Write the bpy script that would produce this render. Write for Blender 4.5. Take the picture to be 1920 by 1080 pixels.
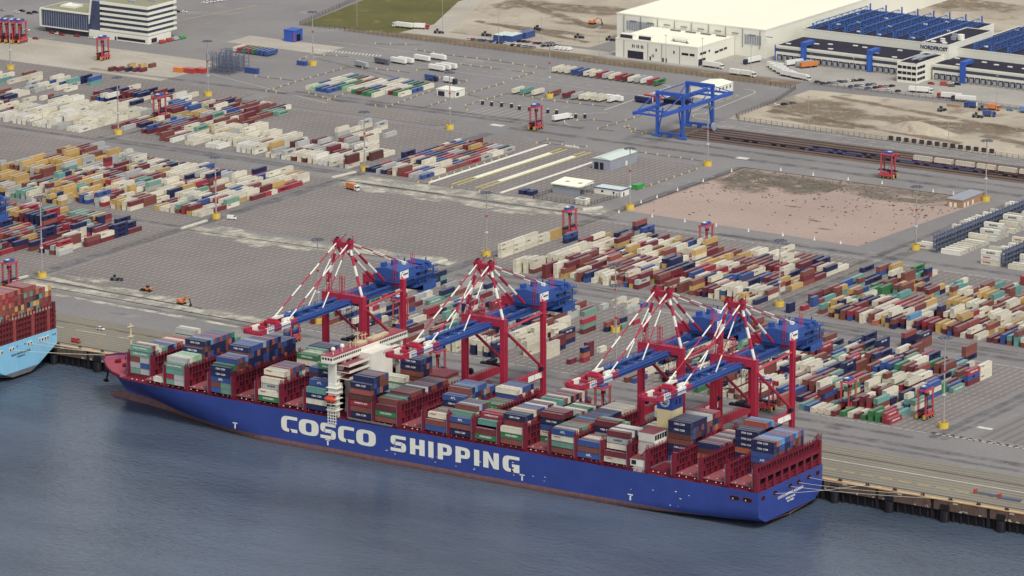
import bpy, math, random
from mathutils import Vector, Matrix
random.seed(7)
R = math.radians
S = bpy.context.scene
for o in list(bpy.data.objects): bpy.data.objects.remove(o)
COLL = S.collection

# ------------------------------------------------------------------ camera
cam = bpy.data.cameras.new('camera'); camo = bpy.data.objects.new('camera', cam); COLL.objects.link(camo)
cam.sensor_width = 36.0; cam.lens = 8923.08/1920*36.0; cam.clip_start = 10; cam.clip_end = 20000
yaw, pitch, roll = -0.5850735, 0.2417115, -0.0023880
cy, sy, cp, sp = math.cos(yaw), math.sin(yaw), math.cos(pitch), math.sin(pitch)
fwd = Vector((sy*cp, cy*cp, -sp)); rgt = Vector((cy, -sy, 0)); upv = rgt.cross(fwd)
r2 = math.cos(roll)*rgt + math.sin(roll)*upv; u2 = -math.sin(roll)*rgt + math.cos(roll)*upv
mw = Matrix(((r2.x, u2.x, -fwd.x, 1054.446), (r2.y, u2.y, -fwd.y, -1793.942), (r2.z, u2.z, -fwd.z, 616.656), (0, 0, 0, 1)))
camo.matrix_world = mw
S.camera = camo

# ------------------------------------------------------------------ sky and sun (bright overcast)
SUNV = Vector((0.70, -0.42, 1.15)).normalized()
w = bpy.data.worlds.new('World'); S.world = w; w.use_nodes = True
nt = w.node_tree; nt.nodes.clear()
sky = nt.nodes.new('ShaderNodeTexSky'); sky.sky_type = 'NISHITA'; sky.sun_disc = False
sky.sun_elevation = math.asin(SUNV.z); sky.sun_rotation = math.atan2(SUNV.x, SUNV.y)
sky.air_density = 1.0; sky.dust_density = 3.0; sky.ozone_density = 1.0; sky.altitude = 600
hs = nt.nodes.new('ShaderNodeHueSaturation'); hs.inputs['Saturation'].default_value = 0.18
bg = nt.nodes.new('ShaderNodeBackground'); bg.inputs[1].default_value = 0.125
wo = nt.nodes.new('ShaderNodeOutputWorld')
nt.links.new(sky.outputs[0], hs.inputs['Color']); nt.links.new(hs.outputs[0], bg.inputs[0]); nt.links.new(bg.outputs[0], wo.inputs[0])
sun = bpy.data.lights.new('sun', 'SUN'); sun.energy = 1.5; sun.angle = R(16); sun.color = (1.0, 0.95, 0.85)
suno = bpy.data.objects.new('sun', sun); COLL.objects.link(suno)
suno.rotation_euler = (-SUNV).to_track_quat('-Z', 'Y').to_euler(); suno.location = (0, 0, 500)
vs = S.view_settings; vs.view_transform = 'Standard'; vs.look = 'None'; vs.gamma = 1.0; vs.use_curve_mapping = False
vs.exposure = 0.26
S.render.engine = 'CYCLES'
S.cycles.max_bounces = 5; S.cycles.diffuse_bounces = 2; S.cycles.glossy_bounces = 2

# ------------------------------------------------------------------ materials
def lin(c):
    c = c/255.0
    return c/12.92 if c <= 0.04045 else ((c+0.055)/1.055)**2.4
def rgb(r, g, b, k=1.0, sat=0.86):  # sat dulls every colour: the veil of distant haze put into the albedo
    c = (lin(r)*k, lin(g)*k, lin(b)*k); y = .25*c[0]+.6*c[1]+.15*c[2]
    return tuple(y+(v-y)*sat for v in c)
MATS = {}
def N(nt, t, **kw):
    n = nt.nodes.new(t)
    for k, v in kw.items():
        if k.startswith('_'): setattr(n, k[1:], v)
        else: n.inputs[k].default_value = v
    return n
def base_mat(name, rough=0.6, metal=0.0, spec=0.4):
    m = bpy.data.materials.new(name); m.use_nodes = True; t = m.node_tree
    b = t.nodes['Principled BSDF']; b.inputs['Roughness'].default_value = rough; b.inputs['Metallic'].default_value = metal
    b.inputs['Specular IOR Level'].default_value = spec
    return m, t, b
def paint(name, col, rough=0.55, var=0.18, scale=0.35, rnd=0.0, dirt=0.0, dirtcol=(0.16, 0.10, 0.07), metal=0.0, spec=0.35, streak=False):
    """painted or plain surface: base colour with soft wear noise; rnd = per-piece tone variation; dirt = grime patches"""
    if name in MATS: return MATS[name]
    m, t, b = base_mat(name, rough, metal, spec); L = t.links
    g = N(t, 'ShaderNodeNewGeometry')
    n = N(t, 'ShaderNodeTexNoise', Scale=scale, Detail=5.0, Roughness=0.65); L.new(g.outputs['Position'], n.inputs['Vector'])
    mr = N(t, 'ShaderNodeMapRange'); L.new(n.outputs['Fac'], mr.inputs[0])
    mr.inputs[1].default_value = 0.3; mr.inputs[2].default_value = 0.7; mr.inputs[3].default_value = 1-var; mr.inputs[4].default_value = 1+var*0.6
    val = mr.outputs[0]
    if rnd:
        oi = N(t, 'ShaderNodeObjectInfo'); at = N(t, 'ShaderNodeAttribute', _attribute_name='tone')
        ad = N(t, 'ShaderNodeMath', _operation='ADD'); L.new(oi.outputs['Random'], ad.inputs[0]); L.new(at.outputs['Fac'], ad.inputs[1])
        fr = N(t, 'ShaderNodeMath', _operation='FRACT'); L.new(ad.outputs[0], fr.inputs[0])
        m2 = N(t, 'ShaderNodeMapRange'); L.new(fr.outputs[0], m2.inputs[0]); m2.inputs[3].default_value = 1-rnd; m2.inputs[4].default_value = 1+rnd*0.7
        mu = N(t, 'ShaderNodeMath', _operation='MULTIPLY'); L.new(val, mu.inputs[0]); L.new(m2.outputs[0], mu.inputs[1]); val = mu.outputs[0]
    vm = N(t, 'ShaderNodeVectorMath', _operation='SCALE'); vm.inputs[0].default_value = col; L.new(val, vm.inputs['Scale'])
    out = vm.outputs[0]
    if dirt:
        mp = N(t, 'ShaderNodeMapping'); L.new(g.outputs['Position'], mp.inputs['Vector'])
        mp.inputs['Scale'].default_value = (0.9, 0.9, 0.12) if streak else (0.8, 0.8, 0.8)
        n2 = N(t, 'ShaderNodeTexNoise', Scale=1.0, Detail=6.0, Roughness=0.7); L.new(mp.outputs[0], n2.inputs['Vector'])
        r3 = N(t, 'ShaderNodeMapRange'); L.new(n2.outputs['Fac'], r3.inputs[0]); r3.inputs[1].default_value = 0.48; r3.inputs[2].default_value = 0.78; r3.inputs[4].default_value = dirt
        mx = N(t, 'ShaderNodeMix', _data_type='RGBA'); L.new(r3.outputs[0], mx.inputs['Factor']); L.new(out, mx.inputs[6]); mx.inputs[7].default_value = (*dirtcol, 1); out = mx.outputs[2]
    L.new(out, b.inputs['Base Color'])
    MATS[name] = m; return m
def ground(name, c1, c2, scale=0.02, fine=0.6, c3=None, thr=0.6, rough=0.9):
    """ground sheet: two tones mixed by large noise, fine grain, optional third patch colour"""
    m, t, b = base_mat(name, rough, 0, 0.2); L = t.links
    g = N(t, 'ShaderNodeNewGeometry')
    n = N(t, 'ShaderNodeTexNoise', Scale=scale, Detail=8.0, Roughness=0.6); L.new(g.outputs['Position'], n.inputs['Vector'])
    r = N(t, 'ShaderNodeMapRange'); L.new(n.outputs['Fac'], r.inputs[0]); r.inputs[1].default_value = 0.35; r.inputs[2].default_value = 0.65
    mx = N(t, 'ShaderNodeMix', _data_type='RGBA'); L.new(r.outputs[0], mx.inputs['Factor']); mx.inputs[6].default_value = (*c1, 1); mx.inputs[7].default_value = (*c2, 1)
    out = mx.outputs[2]
    if c3:
        n3 = N(t, 'ShaderNodeTexNoise', Scale=scale*2.3, Detail=7.0, Roughness=0.62); L.new(g.outputs['Position'], n3.inputs['Vector'])
        r3 = N(t, 'ShaderNodeMapRange'); L.new(n3.outputs['Fac'], r3.inputs[0]); r3.inputs[1].default_value = thr; r3.inputs[2].default_value = thr+0.1
        m3 = N(t, 'ShaderNodeMix', _data_type='RGBA'); L.new(r3.outputs[0], m3.inputs['Factor']); L.new(out, m3.inputs[6]); m3.inputs[7].default_value = (*c3, 1); out = m3.outputs[2]
    nf = N(t, 'ShaderNodeTexNoise', Scale=fine, Detail=4.0, Roughness=0.8); L.new(g.outputs['Position'], nf.inputs['Vector'])
    rf = N(t, 'ShaderNodeMapRange'); L.new(nf.outputs['Fac'], rf.inputs[0]); rf.inputs[1].default_value = 0.25; rf.inputs[2].default_value = 0.75; rf.inputs[3].default_value = 0.84; rf.inputs[4].default_value = 1.14
    vm = N(t, 'ShaderNodeVectorMath', _operation='SCALE'); L.new(out, vm.inputs[0]); L.new(rf.outputs[0], vm.inputs['Scale'])
    L.new(vm.outputs[0], b.inputs['Base Color']); MATS[name] = m
    m['out'] = vm.name
    return m
def glass(name, col, rough=0.12):
    m, t, b = base_mat(name, rough, 0, 0.6); b.inputs['Base Color'].default_value = (*col, 1); MATS[name] = m; return m

# ------------------------------------------------------------------ mesh helper
class MB:
    def __init__(s): s.v = []; s.f = []; s.m = []; s.t = []
    def quad(s, pts, m=0, t=0.0):
        i = len(s.v); s.v += [tuple(p) for p in pts]; s.f.append(tuple(range(i, i+len(pts)))); s.m.append(m); s.t.append(t)
    def box(s, x0, x1, y0, y1, z0, z1, m=0, t=0.0, bottom=True):
        i = len(s.v)
        s.v += [(x0, y0, z0), (x1, y0, z0), (x1, y1, z0), (x0, y1, z0), (x0, y0, z1), (x1, y0, z1), (x1, y1, z1), (x0, y1, z1)]
        fs = [(4, 5, 6, 7), (0, 1, 5, 4), (1, 2, 6, 5), (2, 3, 7, 6), (3, 0, 4, 7)]
        if bottom: fs.append((3, 2, 1, 0))
        for f in fs: s.f.append(tuple(i+k for k in f)); s.m.append(m); s.t.append(t)
        return s
    def cbox(s, c, d, m=0, rz=0.0, t=0.0):
        i = len(s.v); ca, sa = math.cos(rz), math.sin(rz); hx, hy, hz = d[0]/2, d[1]/2, d[2]/2
        for z in (-hz, hz):
            for x, y in ((-hx, -hy), (hx, -hy), (hx, hy), (-hx, hy)): s.v.append((c[0]+x*ca-y*sa, c[1]+x*sa+y*ca, c[2]+z))
        for f in ((4, 5, 6, 7), (0, 1, 5, 4), (1, 2, 6, 5), (2, 3, 7, 6), (3, 0, 4, 7), (3, 2, 1, 0)): s.f.append(tuple(i+k for k in f)); s.m.append(m); s.t.append(t)
        return s
    def tube(s, p, q, r, n=6, m=0, r2=None, cap=True, ph=0.0):
        p = Vector(p); q = Vector(q); d = (q-p)
        if d.length < 1e-6: return s
        d.normalize(); a = d.orthogonal() if abs(d.z) > 0.999 else Vector((0, 0, 1)).cross(d); a.normalize(); b = d.cross(a)
        r2 = r if r2 is None else r2; i = len(s.v)
        for c, rr in ((p, r), (q, r2)):
            for k in range(n):
                an = 2*math.pi*k/n+ph; s.v.append(tuple(c+(a*math.cos(an)+b*math.sin(an))*rr))
        for k in range(n): s.f.append((i+k, i+(k+1) % n, i+n+(k+1) % n, i+n+k)); s.m.append(m); s.t.append(0)
        if cap:
            s.f.append(tuple(i+n-1-k for k in range(n))); s.m.append(m); s.t.append(0)
            s.f.append(tuple(i+n+k for k in range(n))); s.m.append(m); s.t.append(0)
        return s
    def beam(s, p, q, wd, h, m=0):
        """box beam from p to q: width wd sideways, height h"""
        p = Vector(p); q = Vector(q); d = q-p
        if d.length < 1e-6: return s
        d.normalize(); a = Vector((0, 0, 1)).cross(d)
        if a.length < 1e-3: a = Vector((1, 0, 0))
        a.normalize(); b = d.cross(a); i = len(s.v)
        for c in (p, q):
            for u, v in ((-1, -1), (1, -1), (1, 1), (-1, 1)): s.v.append(tuple(c+a*(u*wd/2)+b*(v*h/2)))
        for f in ((0, 1, 5, 4), (1, 2, 6, 5), (2, 3, 7, 6), (3, 0, 4, 7), (3, 2, 1, 0), (4, 5, 6, 7)): s.f.append(tuple(i+k for k in f)); s.m.append(m); s.t.append(0)
        return s
    def prism(s, pts, z0, z1, m=0, axis='z'):
        """extrude a polygon (list of 2-D points) between two levels along an axis"""
        n = len(pts); i = len(s.v)
        for z in (z0, z1):
            for a, b in pts: s.v.append((a, b, z) if axis == 'z' else (a, z, b) if axis == 'y' else (z, a, b))
        for k in range(n): s.f.append((i+k, i+(k+1) % n, i+n+(k+1) % n, i+n+k)); s.m.append(m); s.t.append(0)
        s.f.append(tuple(i+n-1-k for k in range(n))); s.m.append(m); s.t.append(0)
        s.f.append(tuple(i+n+k for k in range(n))); s.m.append(m); s.t.append(0)
        return s
    def cyl(s, c, r, h, n=10, m=0, r2=None): return s.tube(c, (c[0], c[1], c[2]+h), r, n, m, r2)
    def ball(s, c, r, n=8, k=5, m=0, sz=1.0):
        i = len(s.v)
        for a in range(1, k):
            th = math.pi*a/k
            for b in range(n): s.v.append((c[0]+r*math.sin(th)*math.cos(2*math.pi*b/n), c[1]+r*math.sin(th)*math.sin(2*math.pi*b/n), c[2]+r*sz*math.cos(th)))
        top = len(s.v); s.v.append((c[0], c[1], c[2]+r*sz)); s.v.append((c[0], c[1], c[2]-r*sz))
        for b in range(n):
            s.f.append((top, i+b, i+(b+1) % n)); s.m.append(m); s.t.append(0)
            s.f.append((top+1, i+(k-2)*n+(b+1) % n, i+(k-2)*n+b)); s.m.append(m); s.t.append(0)
            for a in range(k-2): s.f.append((i+a*n+b, i+(a+1)*n+b, i+(a+1)*n+(b+1) % n, i+a*n+(b+1) % n)); s.m.append(m); s.t.append(0)
        return s
    def mesh(s, name, mats, org=(0, 0, 0), tone=False, smooth=False):
        me = bpy.data.meshes.new(name)
        if any(org): vv = [(a-org[0], b-org[1], c-org[2]) for a, b, c in s.v]
        else: vv = s.v
        me.from_pydata(vv, [], s.f)
        for mt in mats: me.materials.append(mt)
        me.polygons.foreach_set('material_index', s.m)
        if tone:
            a = me.attributes.new('tone', 'FLOAT', 'FACE'); a.data.foreach_set('value', s.t)
        if smooth: me.polygons.foreach_set('use_smooth', [True]*len(me.polygons))
        me.update(); return me
def ob(name, me, parent=None, loc=None, rz=0.0, kind=None, label=None):
    o = bpy.data.objects.new(name, me); COLL.objects.link(o)
    if parent is not None: o.parent = parent
    if loc is not None: o.location = loc
    if rz: o.rotation_euler = (0, 0, rz)
    if kind: o['kind'] = kind
    if label: o['label'] = label
    return o
def part(name, mb, mats, parent, org=(0, 0, 0), smooth=False, label=None, kind=None):
    if not isinstance(mats, (list, tuple)): mats = [mats]
    return ob(name, mb.mesh(name, mats, org, smooth=smooth), parent, label=label, kind=kind)
def tag(o, label, cat, group=None):
    o['label'] = label; o['category'] = cat
    if group: o['group'] = group
    return o
def thing(name, label, cat, loc=(0, 0, 0), rz=0.0, group=None):
    o = bpy.data.objects.new(name, None); COLL.objects.link(o); o.location = loc; o.rotation_euler = (0, 0, rz); o.empty_display_size = 1
    return tag(o, label, cat, group)
CHILD = {}
def note(o): CHILD.setdefault(o.parent, []).append(o)
def dup(root, loc, rz=0.0, label=None, group=None):
    def cp(o, par):
        c = o.copy(); COLL.objects.link(c)
        if par is not None: c.parent = par
        for ch in o.children: cp(ch, c)
        return c
    r = cp(root, None); r.location = loc; r.rotation_euler = (0, 0, rz)
    if label: r['label'] = label
    if group: r['group'] = group
    return r
TXT = {}
def text_mesh(txt, size, mat, extrude=0.02, key=None, bold=0.0):
    k = (txt, size, mat.name, bold)
    if k in TXT: return TXT[k]
    c = bpy.data.curves.new('lettering', 'FONT'); c.body = txt; c.size = size; c.align_x = 'CENTER'; c.align_y = 'CENTER'; c.extrude = extrude; c.offset = bold; c.resolution_u = 2
    o = bpy.data.objects.new('lettering', c); COLL.objects.link(o)
    dg = bpy.context.evaluated_depsgraph_get(); me = bpy.data.meshes.new_from_object(o.evaluated_get(dg)); me.name = 'lettering'
    me.materials.clear(); me.materials.append(mat)
    bpy.data.objects.remove(o); bpy.data.curves.remove(c); TXT[k] = me; return me
# ------------------------------------------------------------------ ground, water, quay
ZW = -10.05
C_ASPH = rgb(143, 139, 138); C_ASPH2 = rgb(130, 127, 127)
ground('asphalt', C_ASPH, C_ASPH2, .012, .5, rgb(152, 148, 146), .60)
ground('sand', rgb(192, 180, 158), rgb(168, 156, 138), .022, .35, rgb(148, 132, 114), .56)
ground('soil', rgb(150, 132, 104), rgb(176, 156, 124), .018, .4, rgb(116, 96, 76), .55)
ground('grass', rgb(110, 104, 56), rgb(92, 92, 48), .03, .5, rgb(136, 120, 74), .58)
ground('verge', rgb(138, 116, 92), rgb(120, 106, 78), .03, .5, rgb(156, 136, 112), .55)
ground('concrete', rgb(176, 170, 160), rgb(160, 156, 150), .03, .4)
ground('gravel_road', rgb(186, 178, 164), rgb(170, 162, 148), .03, .4)
ground('pit', rgb(180, 156, 144), rgb(170, 147, 137), .015, .45, rgb(140, 124, 114), .70)
ground('dust', rgb(196, 192, 172), rgb(168, 164, 150), .05, .4, rgb(150, 146, 138), .52)
ground('ballast', rgb(124, 104, 94), rgb(104, 88, 82), .05, .7)
ground('scrub', rgb(140, 134, 112), rgb(164, 140, 124), .06, .5, rgb(108, 108, 86), .52)
def paving(name, c1, c2, px, ox, py, oy, dash, band):
    """block paving of a stacking field: wheel lanes along y, pale slot marks on a px by py grid"""
    m = ground(name, c1, c2, .02, .6); t = m.node_tree; L = t.links; b = t.nodes['Principled BSDF']; src = t.nodes[m['out']]
    g = N(t, 'ShaderNodeNewGeometry'); sx = N(t, 'ShaderNodeSeparateXYZ'); L.new(g.outputs['Position'], sx.inputs[0])
    def M(op, a, v=None):
        n = N(t, 'ShaderNodeMath', _operation=op)
        for i, q in enumerate((a, v)):
            if q is None: continue
            if isinstance(q, (int, float)): n.inputs[i].default_value = q
            else: L.new(q, n.inputs[i])
        return n.outputs[0]
    fx = M('FRACT', M('DIVIDE', M('SUBTRACT', sx.outputs['X'], ox), px)); fy = M('FRACT', M('DIVIDE', M('SUBTRACT', sx.outputs['Y'], oy), py))
    ax = M('ABSOLUTE', M('SUBTRACT', fx, .5)); ay = M('ABSOLUTE', M('SUBTRACT', fy, .5))
    lane = M('GREATER_THAN', ax, .33)                      # darker wheel lane between rows
    mk = M('MULTIPLY', M('LESS_THAN', ax, .21), M('LESS_THAN', ay, .085))
    nz = N(t, 'ShaderNodeTexNoise', Scale=.35, Detail=3.0); L.new(g.outputs['Position'], nz.inputs['Vector'])
    mk = M('MULTIPLY', mk, M('GREATER_THAN', nz.outputs['Fac'], .40))
    m1 = N(t, 'ShaderNodeMix', _data_type='RGBA'); L.new(M('MULTIPLY', lane, .55), m1.inputs['Factor']); L.new(src.outputs[0], m1.inputs[6]); m1.inputs[7].default_value = (*band, 1)
    m2 = N(t, 'ShaderNodeMix', _data_type='RGBA'); L.new(M('MULTIPLY', mk, .8), m2.inputs['Factor']); L.new(m1.outputs[2], m2.inputs[6]); m2.inputs[7].default_value = (*dash, 1)
    L.new(m2.outputs[2], b.inputs['Base Color']); return m
ROWP = 3.95
paving('field_paving', rgb(142, 134, 130), rgb(130, 124, 122), ROWP, 0.0, 6.4, 0.0, rgb(164, 156, 146), rgb(114, 107, 105)); paving('lane_paving', rgb(136, 131, 130), rgb(126, 122, 122), 5.6, 0.0, 6.4, 0.0, rgb(136, 131, 128), rgb(108, 103, 104))
# apron stripes: grooves running along the quay
def apron_mat():
    m = ground('apron', rgb(142, 136, 124), rgb(132, 128, 120), .02, .5); t = m.node_tree; L = t.links; b = t.nodes['Principled BSDF']; src = t.nodes[m['out']]
    g = N(t, 'ShaderNodeNewGeometry'); sx = N(t, 'ShaderNodeSeparateXYZ'); L.new(g.outputs['Position'], sx.inputs[0])
    d = N(t, 'ShaderNodeMath', _operation='DIVIDE'); L.new(sx.outputs['Y'], d.inputs[0]); d.inputs[1].default_value = 3.7
    f = N(t, 'ShaderNodeMath', _operation='FRACT'); L.new(d.outputs[0], f.inputs[0])
    r = N(t, 'ShaderNodeValToRGB'); L.new(f.outputs[0], r.inputs[0]); e = r.color_ramp.elements
    e[0].position = 0; e[0].color = (.78, .78, .80, 1); e[1].position = 1; e[1].color = (.86, .86, .84, 1)
    for p, v in ((.10, (.66, .66, .66, 1)), (.22, (1.1, 1.08, 1.0, 1)), (.55, (1.12, 1.1, .98, 1)), (.7, (.92, .92, .92, 1))):
        q = r.color_ramp.elements.new(p); q.color = v
    mu = N(t, 'ShaderNodeMix', _data_type='RGBA', _blend_type='MULTIPLY'); mu.inputs['Factor'].default_value = 1; L.new(src.outputs[0], mu.inputs[6]); L.new(r.outputs[0], mu.inputs[7])
    L.new(mu.outputs[2], b.inputs['Base Color'])
apron_mat()
paint('mark_white', rgb(214, 212, 200), .8, .25, .4); paint('mark_yellow', rgb(214, 186, 110), .8, .25, .4)
paint('mark_dark', rgb(84, 78, 80), .9, .2, .4)
def sheet(name, polys, z, mat, lab=None):
    b = MB()
    for i, p in enumerate(polys): b.quad([(x, y, z+.006*(i % 40)) for x, y in p])
    return ob(name, b.mesh(name, [MATS[mat]]), kind='structure')
def rect(x0, x1, y0, y1): return [(x0, y0), (x1, y0), (x1, y1), (x0, y1)]
def blob(cx, cy, rx, ry, n=22, seed=0, rough=.35, rz=0):
    rn = random.Random(seed); o = []; ph = [rn.uniform(0, 6.28) for _ in range(4)]
    for k in range(n):
        a = 2*math.pi*k/n; r = 1+rough*(.5*math.sin(2*a+ph[0])+.35*math.sin(3*a+ph[1])+.3*math.sin(5*a+ph[2])+.25*math.sin(9*a+ph[3]))
        x, y = rx*r*math.cos(a), ry*r*math.sin(a); o.append((cx+x*math.cos(rz)-y*math.sin(rz), cy+x*math.sin(rz)+y*math.cos(rz)))
    return o
def strip(pts, w0, seed=0, jit=.4):
    """wavy edged band polygon along a polyline"""
    rn = random.Random(seed); fine = []
    for (x0, y0), (x1, y1) in zip(pts, pts[1:]):
        n = max(2, int(math.hypot(x1-x0, y1-y0)/9))
        for k in range(n): fine.append((x0+(x1-x0)*k/n, y0+(y1-y0)*k/n, x1-x0, y1-y0))
    fine.append((pts[-1][0], pts[-1][1], pts[-1][0]-pts[-2][0], pts[-1][1]-pts[-2][1]))
    l, r = [], []
    for x, y, dx, dy in fine:
        d = math.hypot(dx, dy); nx, ny = -dy/d, dx/d
        a = w0/2*(1+rn.uniform(-jit, jit)); b = w0/2*(1+rn.uniform(-jit, jit)); l.append((x+nx*a, y+ny*a)); r.append((x-nx*b, y-ny*b))
    return [[r[i], r[i+1], l[i+1], l[i]] for i in range(len(l)-1)]
def soft_mat(name, c1, c2, amt):
    """loose dust lying on the paving: thins out towards its own edge and in patches"""
    m = ground(name, c1, c2, .05, .4); t = m.node_tree; L = t.links; b = t.nodes['Principled BSDF']; out = t.nodes['Material Output']
    at = N(t, 'ShaderNodeAttribute', _attribute_name='fade'); g = N(t, 'ShaderNodeNewGeometry')
    n = N(t, 'ShaderNodeTexNoise', Scale=.09, Detail=7.0, Roughness=.7); L.new(g.outputs['Position'], n.inputs['Vector'])
    r = N(t, 'ShaderNodeMapRange'); L.new(n.outputs['Fac'], r.inputs[0]); r.inputs[1].default_value = .35; r.inputs[2].default_value = .62
    mu = N(t, 'ShaderNodeMath', _operation='MULTIPLY'); L.new(at.outputs['Fac'], mu.inputs[0]); L.new(r.outputs[0], mu.inputs[1])
    m2 = N(t, 'ShaderNodeMath', _operation='MULTIPLY', _use_clamp=True); L.new(mu.outputs[0], m2.inputs[0]); m2.inputs[1].default_value = amt
    tr = N(t, 'ShaderNodeBsdfTransparent'); mx = N(t, 'ShaderNodeMixShader'); L.new(m2.outputs[0], mx.inputs[0]); L.new(tr.outputs[0], mx.inputs[1]); L.new(b.outputs[0], mx.inputs[2]); L.new(mx.outputs[0], out.inputs['Surface'])
soft_mat('dust', rgb(206, 202, 184), rgb(178, 172, 158), 1.25); soft_mat('soft_soil', rgb(146, 128, 108), rgb(128, 112, 94), 1.1); soft_mat('soft_scrub', rgb(136, 126, 112), rgb(116, 110, 98), .95); soft_mat('tyre_track', rgb(106, 102, 103), rgb(98, 95, 97), .45)
def soft(name, strips, blobs, z, mat):
    V, F, A = [], [], []; k_ = 0
    for pts, w_ in strips:
        rn = random.Random(k_); fine = []; zz = z+.006*(k_ % 30); k_ += 1
        for (x0, y0), (x1, y1) in zip(pts, pts[1:]):
            n = max(2, int(math.hypot(x1-x0, y1-y0)/8))
            for k in range(n+1): fine.append((x0+(x1-x0)*k/n, y0+(y1-y0)*k/n, x1-x0, y1-y0))
        base = len(V)
        for x, y, dx, dy in fine:
            d = math.hypot(dx, dy); nx, ny = -dy/d, dx/d; j = rn.uniform(.75, 1.25)
            for o_, f in ((-.6, 0), (-.25, 1), (.25, 1), (.6, 0)): V.append((x+nx*o_*w_*j, y+ny*o_*w_*j, zz)); A.append(f)
        for q in range(len(fine)-1):
            for c in range(3): a = base+q*4+c; F.append((a, a+4, a+5, a+1))
    for (cx, cy_, rx, ry, sd) in blobs:
        zz = z+.006*(k_ % 30); k_ += 1; base = len(V); n = 26
        for f, al in ((1.15, 0), (.7, .9), (.35, 1)):
            for x, y in blob(cx, cy_, rx*f, ry*f, n, sd): V.append((x, y, zz)); A.append(al)
        V.append((cx, cy_, zz)); A.append(1); c = len(V)-1
        for q in range(n):
            p = (q+1) % n
            for r in range(2): F.append((base+r*n+q, base+r*n+p, base+(r+1)*n+p, base+(r+1)*n+q))
            F.append((base+2*n+q, base+2*n+p, c))
    me = bpy.data.meshes.new(name); me.from_pydata(V, [], F); me.materials.append(MATS[mat]); a = me.attributes.new('fade', 'FLOAT', 'POINT'); a.data.foreach_set('value', A); me.update()
    return ob(name, me, kind='structure')
sheet('ground', [rect(-5000, 2500, 62.1, 6000)], 0, 'asphalt')
sheet('quay_apron', [rect(-3000, 800, 62.1, 114)], .03, 'apron')
FIELDS = [rect(-556, -383, 164, 304), rect(-374, -192, 158, 288), rect(-182, 2, 158, 288), rect(-745, -568, 158, 304),
          rect(-556, -383, 327, 448), rect(-376, -190, 327, 452), rect(-182, 2, 327, 452), rect(-745, -568, 312, 460), rect(-1000, -757, 312, 460),
          rect(-552, -400, 480, 611), rect(-745, -570, 488, 612), rect(-1000, -757, 470, 640), rect(-745, -600, 620, 640)]
sheet('stacking_field', FIELDS, .03, 'field_paving'); sheet('lane_field', [rect(24, 300, 163, 288)], .03, 'lane_paving')
# pit of reddish gravel with scrubby top edge
sheet('gravel_pit', [[(-375, 483), (-218, 478), (-212, 620), (-376, 620)]], .035, 'pit')
soft('scrub_ground', [([(-374, 610), (-214, 612)], 16), ([(-372, 596), (-300, 598)], 26)], [(-352, 582, 22, 18, 5), (-318, 590, 22, 13, 6), (-262, 596, 30, 9, 7), (-300, 545, 5, 2, 8), (-270, 520, 4, 2, 9), (-255, 505, 5, 1.6, 15)], .06, 'soft_scrub')
# dusty construction strips between the fields
soft('dusty_ground', [([(-560, 159), (-383, 157)], 13), ([(-560, 172), (-450, 166)], 7), ([(-560, 146), (-400, 142)], 5), ([(-566, 468), (-470, 470), (-372, 472)], 20), ([(-556, 452), (-400, 455)], 9), ([(-566, 310), (-480, 313), (-385, 320)], 14), ([(-520, 300), (-470, 304)], 8)],
     [(-530, 182, 16, 5, 20), (-500, 173, 12, 5, 21), (-470, 170, 14, 5, 22), (-536, 311, 18, 9, 23), (-505, 300, 12, 7, 24), (-470, 312, 14, 7, 25), (-440, 322, 13, 5, 26), (-400, 322, 12, 6, 27), (-525, 446, 12, 5, 28), (-490, 446, 12, 5, 29), (-455, 447, 13, 5, 30), (-428, 444, 14, 5, 31), (-540, 320, 10, 5, 32), (-412, 312, 10, 4, 33), (-548, 455, 10, 6, 34)], .065, 'dust')
sheet('trench_line', strip([(-562, 156), (-383, 152)], 1.1, 3, .2)+strip([(-560, 167), (-440, 163)], .8, 4, .2)+strip([(-560, 459), (-385, 462)], 1.0, 5, .2)+strip([(-562, 306), (-386, 314)], .8, 6, .2), .09, 'mark_dark')
# rubber marks and stains along the driving lanes
soft('tyre_marks', [([(x0, y), (x1, y+dy)], w_) for x0, x1, y, dy, w_ in ((-540, 0, 146, 0, 5), (-300, 300, 130, 2, 6), (-370, 200, 122, 0, 4), (-560, -180, 458, 3, 4), (-370, 0, 300, 4, 7), (-370, 30, 312, 0, 5), (-370, 30, 318, -2, 3), (-300, 40, 462, 6, 6), (-560, -200, 640, 2, 7), (-480, -60, 660, 0, 6), (-760, -560, 478, 0, 5), (-760, -560, 308, 2, 5), (-900, -560, 648, 8, 6), (-740, -520, 660, 4, 6), (-1000, -560, 470, 3, 5))]+[([(x, 150), (x+1, 620)], w_) for x, w_ in ((-377, 5), (-381, 4), (-186, 6), (-190, 3), (-561, 6), (-565, 4), (8, 6), (14, 4), (-750, 6), (-198, 5))]+[([(-600, 700), (-800, 760)], 3)],
     [(-110, 128, 7, 2, 40), (-40, 140, 5, 3, 41), (60, 132, 7, 2, 42), (-470, 130, 6, 2, 43), (-300, 306, 7, 2, 44), (-120, 310, 6, 2, 45)], .045, 'tyre_track')
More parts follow.
